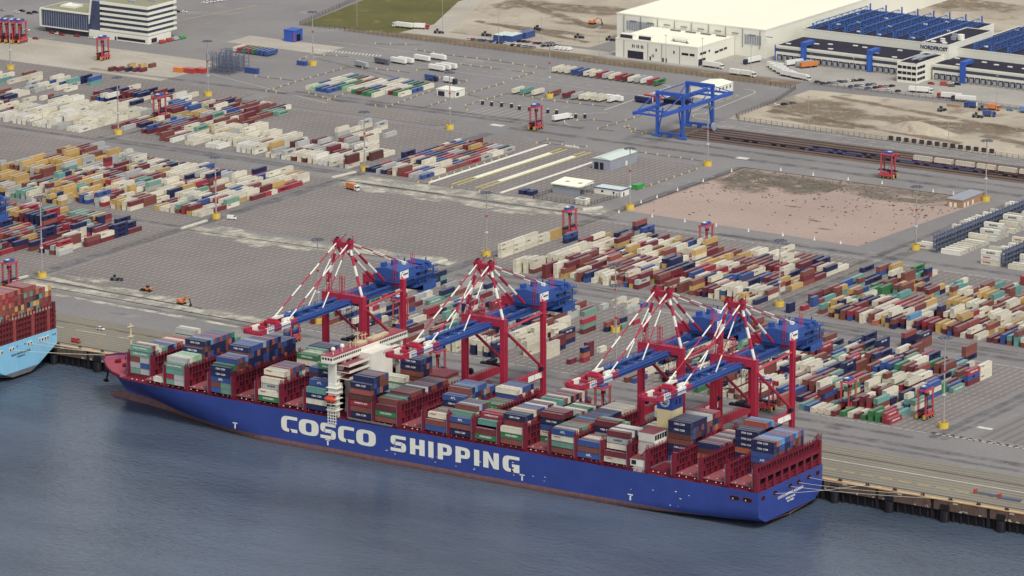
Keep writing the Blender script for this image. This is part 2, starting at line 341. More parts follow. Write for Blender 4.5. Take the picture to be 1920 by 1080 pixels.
# hinterland
sheet('grass', [[(-874, 851), (-800, 862), (-797, 903), (-832, 985), (-850, 1500), (-1000, 1500), (-892, 950)]], .05, 'grass')
sheet('gravel_road', [[(-800, 866), (-772, 868), (-772, 890), (-814, 985), (-830, 1500), (-850, 1500), (-832, 985), (-797, 903)], rect(-772, -640, 868, 884)], .055, 'gravel_road')
sheet('sand', [[(-772, 884), (-660, 890), (-662, 1500), (-830, 1500), (-814, 985)], rect(-560, 200, 1075, 1600)], .04, 'sand')
soft('bare_soil', [([(-800, 1010), (-690, 950)], 10), ([(-780, 930), (-670, 905)], 7), ([(-450, 775), (-300, 752)], 8), ([(-440, 835), (-250, 800)], 8), ([(-300, 780), (-200, 760)], 12)], [(-735, 1010, 46, 16, 2), (-700, 960, 26, 10, 3), (-790, 1000, 14, 26, 4), (-720, 925, 34, 8, 8), (-560, 1180, 70, 34, 9), (-425, 795, 34, 28, 11), (-352, 792, 36, 16, 12), (-308, 800, 26, 18, 13), (-400, 760, 32, 10, 14)], .07, 'soft_soil')
sheet('verge', [rect(-835, -640, 850, 866), rect(-640, -478, 847, 864)], .045, 'verge')
sheet('warehouse_yard', [rect(-640, -120, 868, 926)], .05, 'concrete')
sheet('building_site', [[(-460, 739), (-245, 732), (-60, 722), (-60, 862), (-300, 862), (-461, 846)]], .05, 'sand')
sheet('rail_bed', [[(-470, 672), (-60, 672), (-60, 716), (-440, 712), (-470, 700)]], .05, 'ballast')
sheet('pale_paving', [rect(-436, -400, 481, 512)], .06, 'gravel_road')
sheet('gate_island', [rect(-880, -800, 772, 800)], .06, 'gravel_road')
sheet('straddle_park', [rect(-1060, -835, 640, 712)], .05, 'gravel_road')
# heap of sand on the building site
hb = MB(); hn = 16
ring = []
for j, (f, h) in enumerate(((1, 0), (.72, 2.2), (.42, 4.6), (.15, 6.0))):
    p = blob(-340, 770, 26*f, 10*f, hn, 31+j, .18); ring.append([(x, y, h+.05) for x, y in p])
for j in range(3):
    for k in range(hn): hb.quad([ring[j][k], ring[j][(k+1) % hn], ring[j+1][(k+1) % hn], ring[j+1][k]])
hb.quad(ring[3]); ob('sand_heap', hb.mesh('sand_heap', [MATS['sand']], smooth=True), kind='structure')

# weeds growing in the gravel pit
paint('weed', rgb(96, 96, 70), .9, .3, .4)
wb_ = MB(); rw = random.Random(9)
for k in range(620):
    y = 620-abs(rw.gauss(0, 1))*42; x = rw.uniform(-374, -216)
    if rw.random() < .12: y = rw.uniform(486, 600)
    if y < 486: continue
    s_ = rw.uniform(.25, .8)*(1.8 if rw.random() < .06 else 1)
    wb_.tube((x, y, .04), (x+rw.uniform(-.2, .2), y, .04+s_*.6), s_*rw.uniform(.8, 1.5), 5, 0, s_*.2)
ob('weed_tufts', wb_.mesh('weed_tufts', [MATS['weed']]), kind='stuff')
# markings
mw_ = MB(); my_ = MB()
def line(b, pts, w_, dash=None, z=.1):
    for (x0, y0), (x1, y1) in zip(pts, pts[1:]):
        L_ = math.hypot(x1-x0, y1-y0)
        if L_ < .01: continue
        ux, uy = (x1-x0)/L_, (y1-y0)/L_; nx, ny = -uy*w_/2, ux*w_/2; a = 0
        while a < L_:
            e = min(L_, a+(dash[0] if dash else L_))
            b.quad([(x0+ux*a-nx, y0+uy*a-ny, z), (x0+ux*e-nx, y0+uy*e-ny, z), (x0+ux*e+nx, y0+uy*e+ny, z), (x0+ux*a+nx, y0+uy*a+ny, z)])
            a = e+(dash[1] if dash else 1)
def arc(cx, cy, r, a0, a1, n=14): return [(cx+r*math.cos(R(a0+(a1-a0)*k/n)), cy+r*math.sin(R(a0+(a1-a0)*k/n))) for k in range(n+1)]
line(mw_, [(-380, 156.7), (2, 156.7)], .55, (5, 1.6)); line(mw_, [(-374, 290), (2, 290)], .5, (9, 2)); line(mw_, [(-376, 454), (-180, 454)], .45, (9, 3)); line(mw_, [(-180, 453), (40, 453)], .5, (12, 3))
line(mw_, [(-400, 91), (500, 91)], .8); line(my_, [(-400, 77), (500, 77)], .7, (7, 3)); line(mw_, [(-1000, 91), (-430, 91)], .6, (20, 8))
line(my_, [(-820, 100), (-400, 100)], .4, (12, 8))
for x0, y in ((-820, 783), (-820, 797)): line(mw_, [(x0, y), (-520, y-2)], .4, (5, 7))
line(mw_, [(-820, 772), (-520, 770)], .4); line(mw_, [(-820, 812), (-520, 810)], .4)
for y in (719, 725): line(mw_, [(-440, y), (-60, y+2)], .5, (6, 9))
line(mw_, [(-450, 716), (-60, 717)], .45); line(mw_, [(-445, 731), (-60, 729)], .45)
line(mw_, [(-539, 719), (-543, 806)], .8); line(mw_, [(-543, 806), (-554, 810)], .8)
for dx in (0, 8, 16, 24, 32): line(mw_, [(-520+dx, 735), (-524+dx, 812)], .4, (6, 5))
line(mw_, arc(-474, 738, 9, 100, 270)+[(-455, 728)], .6); line(mw_, [(-480, 745), (-486, 815)]+arc(-496, 815, 10, 0, 110), .6); line(mw_, [(-490, 745), (-496, 800)], .6)
line(mw_, arc(-520, 690, 26, 120, 250), .5)
for k in range(9): line(mw_, [(-607+k*5.5, 656+k*1.2), (-607+k*5.5, 690+k*1.2)], .35)
line(my_, [(-1002, 677), (-956, 815), (-945, 895)], .7); line(my_, [(-930, 690), (-800, 740)], .5, (6, 5)); line(my_, [(-960, 790), (-905, 850)], .5, (5, 5))
line(mw_, [(-1010, 700), (-840, 700)], .5); line(mw_, [(-940, 712), (-700, 640)], .5)
for k in range(16): line(mw_, [(-985+k*3, 830+k*1.5), (-980+k*3, 846+k*1.5)], .25)
for k in range(20): line(mw_, [(-811+k*2.6, 780+k*.3), (-813.5+k*2.6, 786+k*.3)], 1.0)   # hatched nose
for k in range(13): line(mw_, [(-805+k*.8, 756), (-805+k*.8, 768)], .2)
line(my_, [(-563, 240), (-563, 290)], 0.4, (4, 3))
# hatched yellow strip beside the mast in the field behind the first crane
for k in range(20): line(my_, [(-366+k*.25, 175+k*3.0), (-361+k*.25, 175.5+k*3.0)], 1.3)
for k in range(14): line(mw_, [(6+k*3.6, 156.9), (8.2+k*3.6, 156.9)], 1.0, z=.2)
for x, y, a, b_ in ((17, 178, 8, 3), (-545, 118, 3, 2), (-520, 84, 5, 3), (-505, 106, 4, 3), (-160, 645, 6, 4), (-395, 640, 8, 5), (-575, 640, 9, 5)): mw_.box(x, x+a, y, y+b_, .06, .12)
ob('road_marking', mw_.mesh('road_marking', [MATS['mark_white']]), kind='structure'); ob('yellow_marking', my_.mesh('yellow_marking', [MATS['mark_yellow']]), kind='structure')
# covered drain along the field edge at the right
db = MB()
db.box(3, 300, 157.2, 160.2, .03, .12, 0)
for k in range(60): db.box(6+k*4.9, 8.6+k*4.9, 158.0, 159.2, .12, .3, 1)
ob('drain_channel', db.mesh('drain_channel', [MATS['mark_dark'], MATS['concrete']]), kind='structure')
# rails
paint('rail_steel', rgb(96, 78, 74), .5, .2, .4)
rb = MB()
for y in (66, 101):
    rb.box(-1500, 700, y-.35, y+.35, .03, .18)
for y in (678, 684, 690, 696, 702, 708):
    for d in (-.75, .75): rb.box(-455, -40, y+d-.2, y+d+.2, .06, .35)
ob('rails', rb.mesh('rails', [MATS['rail_steel']]), kind='structure')

# ------------------------------------------------------------------ water
def water():
    m, t, b = base_mat('water', .16, 0, .5); L = t.links
    g = N(t, 'ShaderNodeNewGeometry')
    n0 = N(t, 'ShaderNodeTexNoise', Scale=.009, Detail=5.0, Roughness=.6); mp0 = N(t, 'ShaderNodeMapping'); mp0.inputs['Rotation'].default_value = (0, 0, R(35)); mp0.inputs['Scale'].default_value = (.55, 1.5, 1); L.new(g.outputs['Position'], mp0.inputs[0]); L.new(mp0.outputs[0], n0.inputs['Vector'])
    r = N(t, 'ShaderNodeValToRGB'); L.new(n0.outputs['Fac'], r.inputs[0]); e = r.color_ramp.elements
    e[0].position = .34; e[0].color = (*rgb(64, 78, 96), 1); e[1].position = .68; e[1].color = (*rgb(92, 106, 126), 1)  # sky reflection painted into the base colour, paler in the windy patches
    L.new(r.outputs[0], b.inputs['Base Color'])
    hs_ = []
    for sc, rot, st in ((.42, 28, .62), (.17, 50, .14), (.9, 15, .75)):
        mp = N(t, 'ShaderNodeMapping'); mp.inputs['Rotation'].default_value = (0, 0, R(rot)); mp.inputs['Scale'].default_value = (sc*.45, sc, 1); L.new(g.outputs['Position'], mp.inputs[0])
        nn = N(t, 'ShaderNodeTexNoise', Scale=1.0, Detail=3.0, Roughness=.55); L.new(mp.outputs[0], nn.inputs['Vector'])
        mu = N(t, 'ShaderNodeMath', _operation='MULTIPLY'); L.new(nn.outputs['Fac'], mu.inputs[0]); mu.inputs[1].default_value = st/sc*.42; hs_.append(mu.outputs[0])
    a = N(t, 'ShaderNodeMath', _operation='ADD'); L.new(hs_[0], a.inputs[0]); L.new(hs_[1], a.inputs[1])
    a2 = N(t, 'ShaderNodeMath', _operation='ADD'); L.new(a.outputs[0], a2.inputs[0]); L.new(hs_[2], a2.inputs[1])
    bp = N(t, 'ShaderNodeBump'); bp.inputs['Strength'].default_value = .7; bp.inputs['Distance'].default_value = 1.0; L.new(a2.outputs[0], bp.inputs['Height']); L.new(bp.outputs[0], b.inputs['Normal'])
    # wind-roughened streaks
    rr = N(t, 'ShaderNodeMapRange'); L.new(n0.outputs['Fac'], rr.inputs[0]); rr.inputs[1].default_value = .35; rr.inputs[2].default_value = .65; rr.inputs[3].default_value = .08; rr.inputs[4].default_value = .26; L.new(rr.outputs[0], b.inputs['Roughness'])
    b.inputs['IOR'].default_value = 1.33; MATS['water'] = m
water()
sheet('water', [rect(-5000, 2500, -5000, 63.0)], ZW, 'water')

# ------------------------------------------------------------------ quay wall
paint('wall_rust', rgb(112, 88, 76), .9, .3, .25, dirt=.75, dirtcol=rgb(60, 44, 40), streak=True); paint('wall_dark', rgb(40, 36, 42), .9, .3, .3)
paint('cap', rgb(214, 172, 118), .8, .2, .3, dirt=.5, dirtcol=rgb(160, 120, 84)); paint('black_rubber', rgb(34, 33, 40), .7, .2, .5); paint('steel_grey', rgb(120, 120, 126), .5, .2, .5)
paint('pale_stain', rgb(196, 190, 176), .9, .3, .6)
qw = thing('quay_wall', 'long rust stained quay wall with a sandy orange cap and dark fenders behind the ships', 'quay', (-200, 60.5, 0)); qw['kind'] = 'thing'
oq = (-200, 60.5, 0)
b = MB(); x = -900.0; X0 = -900
segs = []
while x < 420: segs.append((x+.9, x+28.1)); x += 29.0
b = MB()
for a, c in segs: b.box(a, c, 60.4, 63, -4.9, -.15, 0)
part('wall_panel', b, MATS['wall_rust'], qw, oq)
b = MB(); b.box(-1500, 700, 62.2, 63.2, -14, -.2, 0)
for a, c in segs:
    b.box(c, c+1.8, 60.9, 62.2, -14, -.3, 0)
    for k in range(7): b.cyl((a+2+k*3.9, 61.4, -14), .55, 9.3, 6, 0)
part('pile_wall', b, MATS['wall_dark'], qw, oq)
b = MB(); b.box(-1500, 700, 60.2, 62.6, -.2, .22, 0)
part('wall_cap', b, MATS['cap'], qw, oq)
b = MB()
for i, (a, c) in enumerate(segs):
    rn = random.Random(i)
    for k in range(6):
        q = a+rn.uniform(0, 26); b.quad([(q, 60.38, -4.8), (q+rn.uniform(.6, 2), 60.38, -4.8), (q+rn.uniform(.5, 1.4), 60.38, -rn.uniform(3.4, 4.2)), (q+.2, 60.38, -rn.uniform(3.6, 4.4))])
    b.box(a+10, a+12.4, 60.36, 60.4, -1.3, -.6)
part('lime_stain', b, MATS['pale_stain'], qw, oq, kind='stuff')
for i, (a, c) in enumerate(segs):
    if c < -470 or (-385 < a < -5): continue
    f = MB(); xx = a+6
    f.cyl((xx, 60.0, -11), 2.2, 6.2, 12, 0); f.box(xx-2.0, xx+2.0, 58.9, 60.3, -4.4, -1.8, 0); f.box(xx-1.7, xx+1.7, 58.6, 58.9, -9.5, -5, 1)
    part('fender', f, [MATS['black_rubber'], MATS['steel_grey']], qw, oq)
bol = MB(); bol.cyl((-.45, 0, 0), .34, .75, 8, 0); bol.cyl((.55, 0, 0), .34, .75, 8, 0); bol.box(-1.2, 1.2, -.6, .6, 0, .12, 0); bol.cyl((-.45, 0, .75), .5, .22, 8, 0); bol.cyl((.55, 0, .75), .5, .22, 8, 0)
bme = bol.mesh('bollard', [MATS['black_rubber']])
for i, (a, c) in enumerate(segs):
    if c < -470 or (-385 < a < -15): continue
    for dx in (8.0, 22.5):
        ob('bollard', bme, qw, (a+dx-oq[0], 61.4-oq[1], .22))
# ------------------------------------------------------------------ container ship at the quay
paint('hull_blue', rgb(48, 74, 160), .45, .14, .08, dirt=.26, dirtcol=rgb(70, 80, 118), streak=True, spec=.4)
paint('boot_red', rgb(140, 100, 100), .8, .25, .25, dirt=.7, dirtcol=rgb(84, 58, 60), streak=True)
paint('deck_red', rgb(126, 30, 54), .7, .22, .4, dirt=.3, dirtcol=rgb(84, 24, 40))
paint('hatch_pink', rgb(160, 84, 92), .8, .22, .5, dirt=.35, dirtcol=rgb(150, 110, 108))
paint('bow_pink', rgb(176, 74, 94), .8, .2, .4, dirt=.3, dirtcol=rgb(150, 60, 70))
paint('bridge_red', rgb(132, 26, 54), .6, .2, .5, dirt=.35, dirtcol=rgb(70, 16, 34))
paint('ship_white', rgb(236, 232, 218), .5, .06, .2, dirt=.12, dirtcol=rgb(176, 160, 140), streak=True)
paint('letter_white', rgb(244, 242, 226), .5, .04, .3); paint('funnel_cream', rgb(238, 218, 160), .5, .06, .2); paint('funnel_blue', rgb(34, 74, 160), .45, .08, .3)
paint('lifeboat_red', rgb(226, 70, 40), .4, .1, .5); paint('mast_cream', rgb(214, 196, 156), .5, .1, .5); paint('dark_opening', rgb(30, 22, 30), .9, .2, .4)
paint('dark_blue_gear', rgb(26, 32, 66), .5, .3, .6); glass('window_dark', rgb(34, 40, 52))
SO = (-200, 29.3, ZW)
ship = thing('container_ship', 'huge blue container ship with white hull lettering and red deck frames, moored under the cranes', 'ship', SO)
def interp(tab, x):
    if x <= tab[0][0]: return tab[0][1]
    for (a, p), (b, q) in zip(tab, tab[1:]):
        if x <= b: return p+(q-p)*(x-a)/(b-a)
    return tab[-1][1]
# half breadth by height level; x from bow (-399.7) to stern (0)
LV = [8.6, 4.0, 0.0, -4.0, -7.35, -8.7, -10.05, -12.0]
HB = [[(-399.7, 0.1), (-398.6, 3.0), (-395, 7.2), (-388, 14.5), (-382, 20), (-375, 24.6), (-368, 27.0), (-354, 29.2), (-340, 29.3), (0, 29.3)],
      [(-396.4, 0.1), (-390, 4.5), (-382, 10.5), (-372, 17.5), (-360, 23.2), (-348, 26.8), (-335, 28.9), (-322, 29.3), (0, 29.3)],
      [(-393, 0.1), (-384, 5.0), (-374, 11), (-362, 17.2), (-348, 22.6), (-334, 26.5), (-320, 28.9), (-308, 29.3), (0, 29.3)],
      [(-389, 0.1), (-380, 4), (-368, 9), (-356, 14), (-342, 19.2), (-328, 23.8), (-312, 27.6), (-298, 29.3), (-8, 29.3), (0, 28.6)],
      [(-386, 0.1), (-371, 2.6), (-358, 7.6), (-344, 14.2), (-328, 20.7), (-306, 27.0), (-284, 29.3), (-40, 29.3), (-20, 27.6), (0, 22.5)],
      [(-395.5, .6), (-393, 2.2), (-371, 4.0), (-358, 8.0), (-344, 13.6), (-328, 19.6), (-306, 25.6), (-284, 29.3), (-55, 29.3), (-35, 26), (-18, 16), (-6, 2), (0, .4)],
      [(-396.5, .5), (-394, 2.6), (-374, 5.2), (-354, 9.4), (-331, 17.0), (-309, 23), (-284, 29.2), (-75, 29.2), (-55, 26.5), (-38, 18), (-22, 7), (-14, .4), (0, .1)],
      [(-394, .5), (-390, 2.8), (-374, 5.0), (-354, 8.4), (-331, 15), (-309, 21), (-284, 28), (-80, 28), (-60, 22), (-40, 10), (-26, .4), (0, .1)]]
LX0 = [-399.7, -396.4, -393, -389, -386, -395.5, -396.5, -394]   # stem profile with the bulb below
XS = [0, .008, .016, .025, .035, .047, .06, .075, .09, .105, .12, .137, .155, .175, .195, .215, .235, .255, .28, .31, .35, .4, .5, .6, .7, .8, .86, .9, .93, .95, .97, .985, 1.0]
hb = MB(); NL = len(LV); grid = {}
for j, z in enumerate(LV):
    for i, f in enumerate(XS):
        x = LX0[j]*(1-f)
        zz = z
        if j == 0: zz = 7.95+.9*max(0, min(1, (-x-345)/50))
        h = interp(HB[j], x)
        if i == 0: h = .05
        grid[i, j] = (x, h, zz)
for sgn in (-1, 1):
    idx = {}
    for (i, j), (x, h, z) in grid.items():
        idx[i, j] = len(hb.v); hb.v.append((x, 29.3+sgn*h, z))
    for i in range(len(XS)-1):
        for j in range(NL-1):
            q = (idx[i, j], idx[i+1, j], idx[i+1, j+1], idx[i, j+1])
            hb.f.append(q if sgn > 0 else q[::-1]); hb.m.append(0 if j < 4 else 1); hb.t.append(0)
# flat transom
n = len(XS)-1
for j in range(4):
    (x, h, z), (x2, h2, z2) = grid[n, j], grid[n, j+1]
    hb.quad([(0, 29.3-h, z), (0, 29.3+h, z), (0, 29.3+h2, z2), (0, 29.3-h2, z2)], 0)
# overhang under the transom
(x, h, z) = grid[n, 4]
hb.quad([(0, 29.3-h, z), (0, 29.3+h, z), (-6, 29.3+10, -8.6), (-6, 29.3-10, -8.6)], 1)
hull_ = part('hull', hb, [MATS['hull_blue'], MATS['boot_red']], ship, SO)
nf_ = (len(XS)-1)*(NL-1)*2
for p_ in hull_.data.polygons: p_.use_smooth = p_.index < nf_
# deck sheet
b = MB(); prev = None
for i in range(len(XS)):
    x, h, z = grid[i, 0]
    cur = (x, h*.995, min(z, 8.75)-.35)
    if prev: b.quad([(prev[0], 29.3-prev[1], prev[2]), (cur[0], 29.3-cur[1], cur[2]), (cur[0], 29.3+cur[1], cur[2]), (prev[0], 29.3+prev[1], prev[2])], 1 if cur[0] < -368 else 0)
    prev = cur
part('deck', b, [MATS['deck_red'], MATS['bow_pink']], ship, SO)
# bow bulwark and gear
b = MB(); pts = [grid[i, 0] for i in range(0, 14)]
for sgn in (-1, 1):
    for (x, h, z), (x2, h2, z2) in zip(pts, pts[1:]):
        if x2 > -366: continue
        b.quad([(x, 29.3+sgn*h, z), (x2, 29.3+sgn*h2, z2), (x2, 29.3+sgn*h2, z2+1.1), (x, 29.3+sgn*h, z+1.1)]); b.quad([(x, 29.3+sgn*h*.97, z+1.1), (x2, 29.3+sgn*h2*.98, z2+1.1), (x2, 29.3+sgn*h2, z2+1.1), (x, 29.3+sgn*h, z+1.1)])
part('bulwark', b, MATS['bridge_red'], ship, SO)
for x, y in ((-388, 25), (-388, 33.5), (-380, 21), (-380, 37.5), (-374, 16), (-374, 42)):
    b = MB(); b.box(x-1.4, x+1.4, y-1, y+1, 8.2, 9.3); b.tube((x, y-1.6, 9.6), (x, y+1.6, 9.6), .8, 8); part('mooring_winch', b, MATS['bridge_red'], ship, SO)
b = MB(); b.tube((-383, 29.3, 8.4), (-383, 29.3, 27.5), .75, 8, 0, .5); b.box(-384.2, -381.8, 27.8, 30.8, 21.5, 21.9); b.box(-383.8, -382.2, 27.6, 31, 26.6, 27.0); b.cyl((-383, 29.3, 27.5), .5, .9, 6, 0)
b.box(-384.4, -381.6, 28.2, 30.6, 8.4, 11.5, 1)
part('foremast', b, [MATS['mast_cream'], MATS['bow_pink']], ship, SO)
b = MB(); b.tube((-390.5, 20, 4.5), (-391, 19, .2), .45, 6); b.box(-392.2, -389.8, 18.2, 19.4, -.6, .6); part('anchor', b, MATS['dark_opening'], ship, SO)
# hatch coaming under the cargo, both sides of the deck
b = MB()
for x0, x1 in ((-369, -243), (-228, -69), (-60, -4)):
    b.box(x0, x1, 3.0 if x0 > -368 else 8, 55.6 if x0 > -368 else 50.6, 7.6, 9.85)
part('hatch_coaming', b, MATS['deck_red'], ship, SO)
# side railings with posts and white lamps along the port edge
b = MB()
for k in range(118):
    x = -366+k*3.1
    if x > -1: break
    b.box(x-.12, x+.12, .45, .7, 7.6, 9.2, 0)
b.box(-366, -1, .5, .62, 9.05, 9.2, 0); b.box(-366, -1, .5, .62, 8.4, 8.5, 0); b.box(-366, -1, 58.0, 58.12, 9.05, 9.2, 0)
part('side_railing', b, MATS['bridge_red'], ship, SO)
lb = MB(); lb.ball((0, 0, 0), .34, 6, 4); lme = lb.mesh('deck_lamp', [MATS['letter_white']])
for k in range(96):
    x = -362+k*3.75
    if -240 < x < -230 or x > -3: continue
    ob('deck_lamp', lme, ship, (x-SO[0]+(.9 if k % 3 == 0 else 0), 1.9-SO[1], 8.9-SO[2]))
# gangway stowed on the port edge
b = MB(); b.beam((-228.4, .2, 9.2), (-203, .2, 8.9), .9, .7)
part('gangway', b, MATS['steel_grey'], ship, SO)
# bays: aft edge of each forty foot bay
BAY = {0: -354.8, 1: -341.0, 2: -328.0, 3: -313.7, 4: -299.4, 5: -285.0, 6: -270.5, 7: -256.0, 8: -241.7, 9: -215.5, 10: -201.0, 11: -186.6, 12: -172.1, 13: -158.1, 14: -143.6, 15: -129.0, 16: -114.7, 17: -100.4, 18: -86.0, 19: -71.4, 21: -47.2, 22: -32.8, 23: -18.4, 24: -4.0}
BL = 12.19
BEAM = {0: (8.0, 50.6)}
def bw(k): return BEAM.get(k, (0.9, 57.7))
# hatch covers: four panels across each bay
for k, xa in BAY.items():
    y0, y1 = bw(k); y0 += 1.2; y1 -= 1.2; n = 4; s = (y1-y0)/n
    if k == 21: n0 = 1
    else: n0 = 0
    for i in range(n0, n):
        b = MB(); a = y0+i*s+.15; c = y0+(i+1)*s-.15
        b.box(xa-BL-.2, xa+.2, a, c, 9.55, 9.98)
        for q in range(5): b.box(xa-BL+1.0+q*2.6, xa-BL+1.25+q*2.6, a+.3, c-.3, 9.98, 10.04)
        for q in range(3): b.box(xa-BL+2+q*4, xa-BL+2.4+q*4, a+1.0+q, a+1.4+q, 9.98, 10.25, 1)
        part('hatch_cover', b, [MATS['hatch_pink'], MATS['letter_white']], ship, SO)
b = MB(); b.box(-59.2, -47.3, 3.4, 15, 9.3, 9.6, 0); b.box(-59.2, -47.3, 14.8, 15, 9.5, 10.3, 1); b.box(-59.4, -59.2, 3, 15, 9.4, 10.5, 1)
part('open_hold', b, [MATS['dark_opening'], MATS['steel_grey']], ship, SO)
# lashing bridges between the bays
LBX = []
ks = sorted(BAY)
for k in ks:
    LBX.append((BAY[k]+1.1, k))
LBX.insert(0, (BAY[0]-BL-1.1, 0))
LBX += [(-241.7+1.1, 8), (-227.7-1.0, 9), (-59.4-1.0, 21)]
def lash(xc, y0, y1, top, tall=2.3, solid=True, seed=0):
    rn = random.Random(seed); b = MB(); n = int(round((y1-y0)/2.52)); p = (y1-y0)/n
    b.box(xc-.9, xc+.9, y0-.2, y0+1.9, 7.6, top+.2, 0); b.box(xc-.9, xc+.9, y1-1.9, y1+.2, 7.6, top+.2, 0)    # end towers
    for z in ([12.9, 15.9, top] if top > 17 else [12.9, top]): b.box(xc-.75, xc+.75, y0+1.9, y1-1.9, z-.22, z, 0)
    for i in range(1, n):
        y = y0+i*p
        w_ = .45 if i % 2 else .9
        b.box(xc-.55, xc+.55, y-w_/2, y+w_/2, 9.9, top-.22, 0)
        if solid and i % 2 == 0 and i < n-1:
            b.box(xc+.2, xc+.4, y+w_/2, y+p*1.25, 9.9, 12.6, 0); b.box(xc+.2, xc+.4, y+w_/2, y+p*2-.5, 15.2, 15.7, 0)
        if solid and i % 4 == 1: b.box(xc+.25, xc+.42, y+.25, y+p-.3, 12.9, 15.7, 0)
    b.box(xc-.1, xc+.1, y0+1.9, y1-1.9, 9.9, top-.3, 1)
    for i in range(n+1):                                               # rail posts and lashing rods on top
        y = y0+.2+i*(y1-y0-.4)/n
        b.box(xc-.85, xc-.65, y-.1, y+.1, top, top+1.1); b.box(xc+.65, xc+.85, y-.12, y+.12, top, top+rn.uniform(1.1, tall))
        b.box(xc+.6, xc+.8, y+.9, y+1.1, top, top+rn.uniform(.8, tall*.8))
    b.box(xc+.68, xc+.78, y0, y1, top+.95, top+1.05); b.box(xc-.8, xc-.7, y0, y1, top+.95, top+1.05); b.box(xc+.68, xc+.78, y0, y1, top+.45, top+.55)
    for yy in (y0+.3, y0+1.5, y1-1.5, y1-.3): b.box(xc-.15, xc+.15, yy-.13, yy+.13, top, top+2.6)
    b.box(xc-.9, xc-.6, y0-.3, y0-.1, 9, top, 2)
    return b
for i, (xc, k) in enumerate(LBX):
    y0, y1 = bw(k); part('lashing_bridge', lash(xc, y0, y1, 19.3 if k < 21 else 18.6, seed=i), [MATS['bridge_red'], MATS['dark_opening'], MATS['steel_grey']], ship, SO)
# aft frame over the transom, with arches
b = MB(); xc = -1.4
b.box(xc-1, xc+1, .2, 1.9, 7.6, 17.0); b.box(xc-1, xc+1, 56.7, 58.4, 7.6, 19.4)
b.box(xc-.9, xc+.9, 1.9, 56.7, 15.0, 15.3); b.box(xc+.55, xc+.75, 1.9, 56.7, 13.6, 15.0)
for i in range(9):
    y = 1.9+i*6.85; b.box(xc-.5, xc+.8, y-.9, y+.9, 7.9, 15.0)
    if i < 8:
        for s in (-1, 1): b.quad([(xc+.6, y+3.42+s*2.55, 13.6), (xc+.6, y+3.42+s*2.55, 11.8), (xc+.6, y+3.42+s*1.2, 13.6)]); b.quad([(xc+.6, y+3.42+s*1.2, 13.6), (xc+.6, y+3.42+s*2.55, 11.8), (xc+.6, y+3.42+s*2.55, 13.6)])
        b.box(xc-.3, xc-.1, y+.9, y+5.95, 7.9, 10.4); b.box(xc-.2, xc+.4, y+.9, y+5.95, 10.3, 10.6)
b.box(xc-.85, xc-.75, 1.9, 56.7, 7.9, 13.6, 1)
for i in range(47):
    y = .6+i*1.22; b.box(xc+.6, xc+.78, y-.09, y+.09, 15.3, 15.3+(1.2 if i % 2 else 2.4)); b.box(xc-.78, xc-.6, y-.09, y+.09, 15.3, 16.6)
b.box(xc+.64, xc+.74, .4, 58, 16.3, 16.4); b.box(xc-.74, xc-.64, .4, 58, 16.3, 16.4); b.box(xc+.64, xc+.74, .4, 58, 15.8, 15.9)
for yy in (57, 58.2): b.box(xc-.9, xc-.6, yy-.15, yy+.15, 19, 22.5); b.box(xc+.6, xc+.9, yy-.15, yy+.15, 19, 22.5)
part('stern_frame', b, [MATS['bridge_red'], MATS['dark_opening']], ship, SO)
# mooring openings
def port_hole(cx, cy, cz, a, h, face):
    """recessed opening with rounded ends: rim proud of the plating, dark inside"""
    b = MB(); pts = []
    for k in range(12):
        an = 2*math.pi*k/12; px = math.copysign(abs(math.cos(an))**.6, math.cos(an))*a/2; pz = math.copysign(abs(math.sin(an))**.6, math.sin(an))*h/2; pts.append((px, pz))
    ins = [(p*.86, q*.8) for p, q in pts]
    if face == 'x':
        b.prism([(cy+p, cz+q) for p, q in pts], .0, .10, 1, axis='x'); b.prism([(cy+p, cz+q) for p, q in ins], .05, .14, 0, axis='x')
    else:
        b.prism([(cx+p, cz+q) for p, q in pts], -.10, .02, 1, axis='y'); b.prism([(cx+p, cz+q) for p, q in ins], -.14, -.02, 0, axis='y')
        b.box(cx-a*.2, cx-a*.12, -.2, -.1, cz-h*.3, cz, 2)
    return b
for y in (4.6, 15.2, 29.0, 36.6, 46.0, 54.2): part('mooring_opening', port_hole(0, y, 4.6, 3.6, 2.2, 'x'), [MATS['dark_opening'], MATS['bridge_red'], MATS['letter_white']], ship, SO)
for x in (-12.4, -5.6): part('mooring_opening', port_hole(x, 0, 3.9, 5.4, 2.2, 'y'), [MATS['dark_opening'], MATS['bridge_red'], MATS['letter_white']], ship, SO)
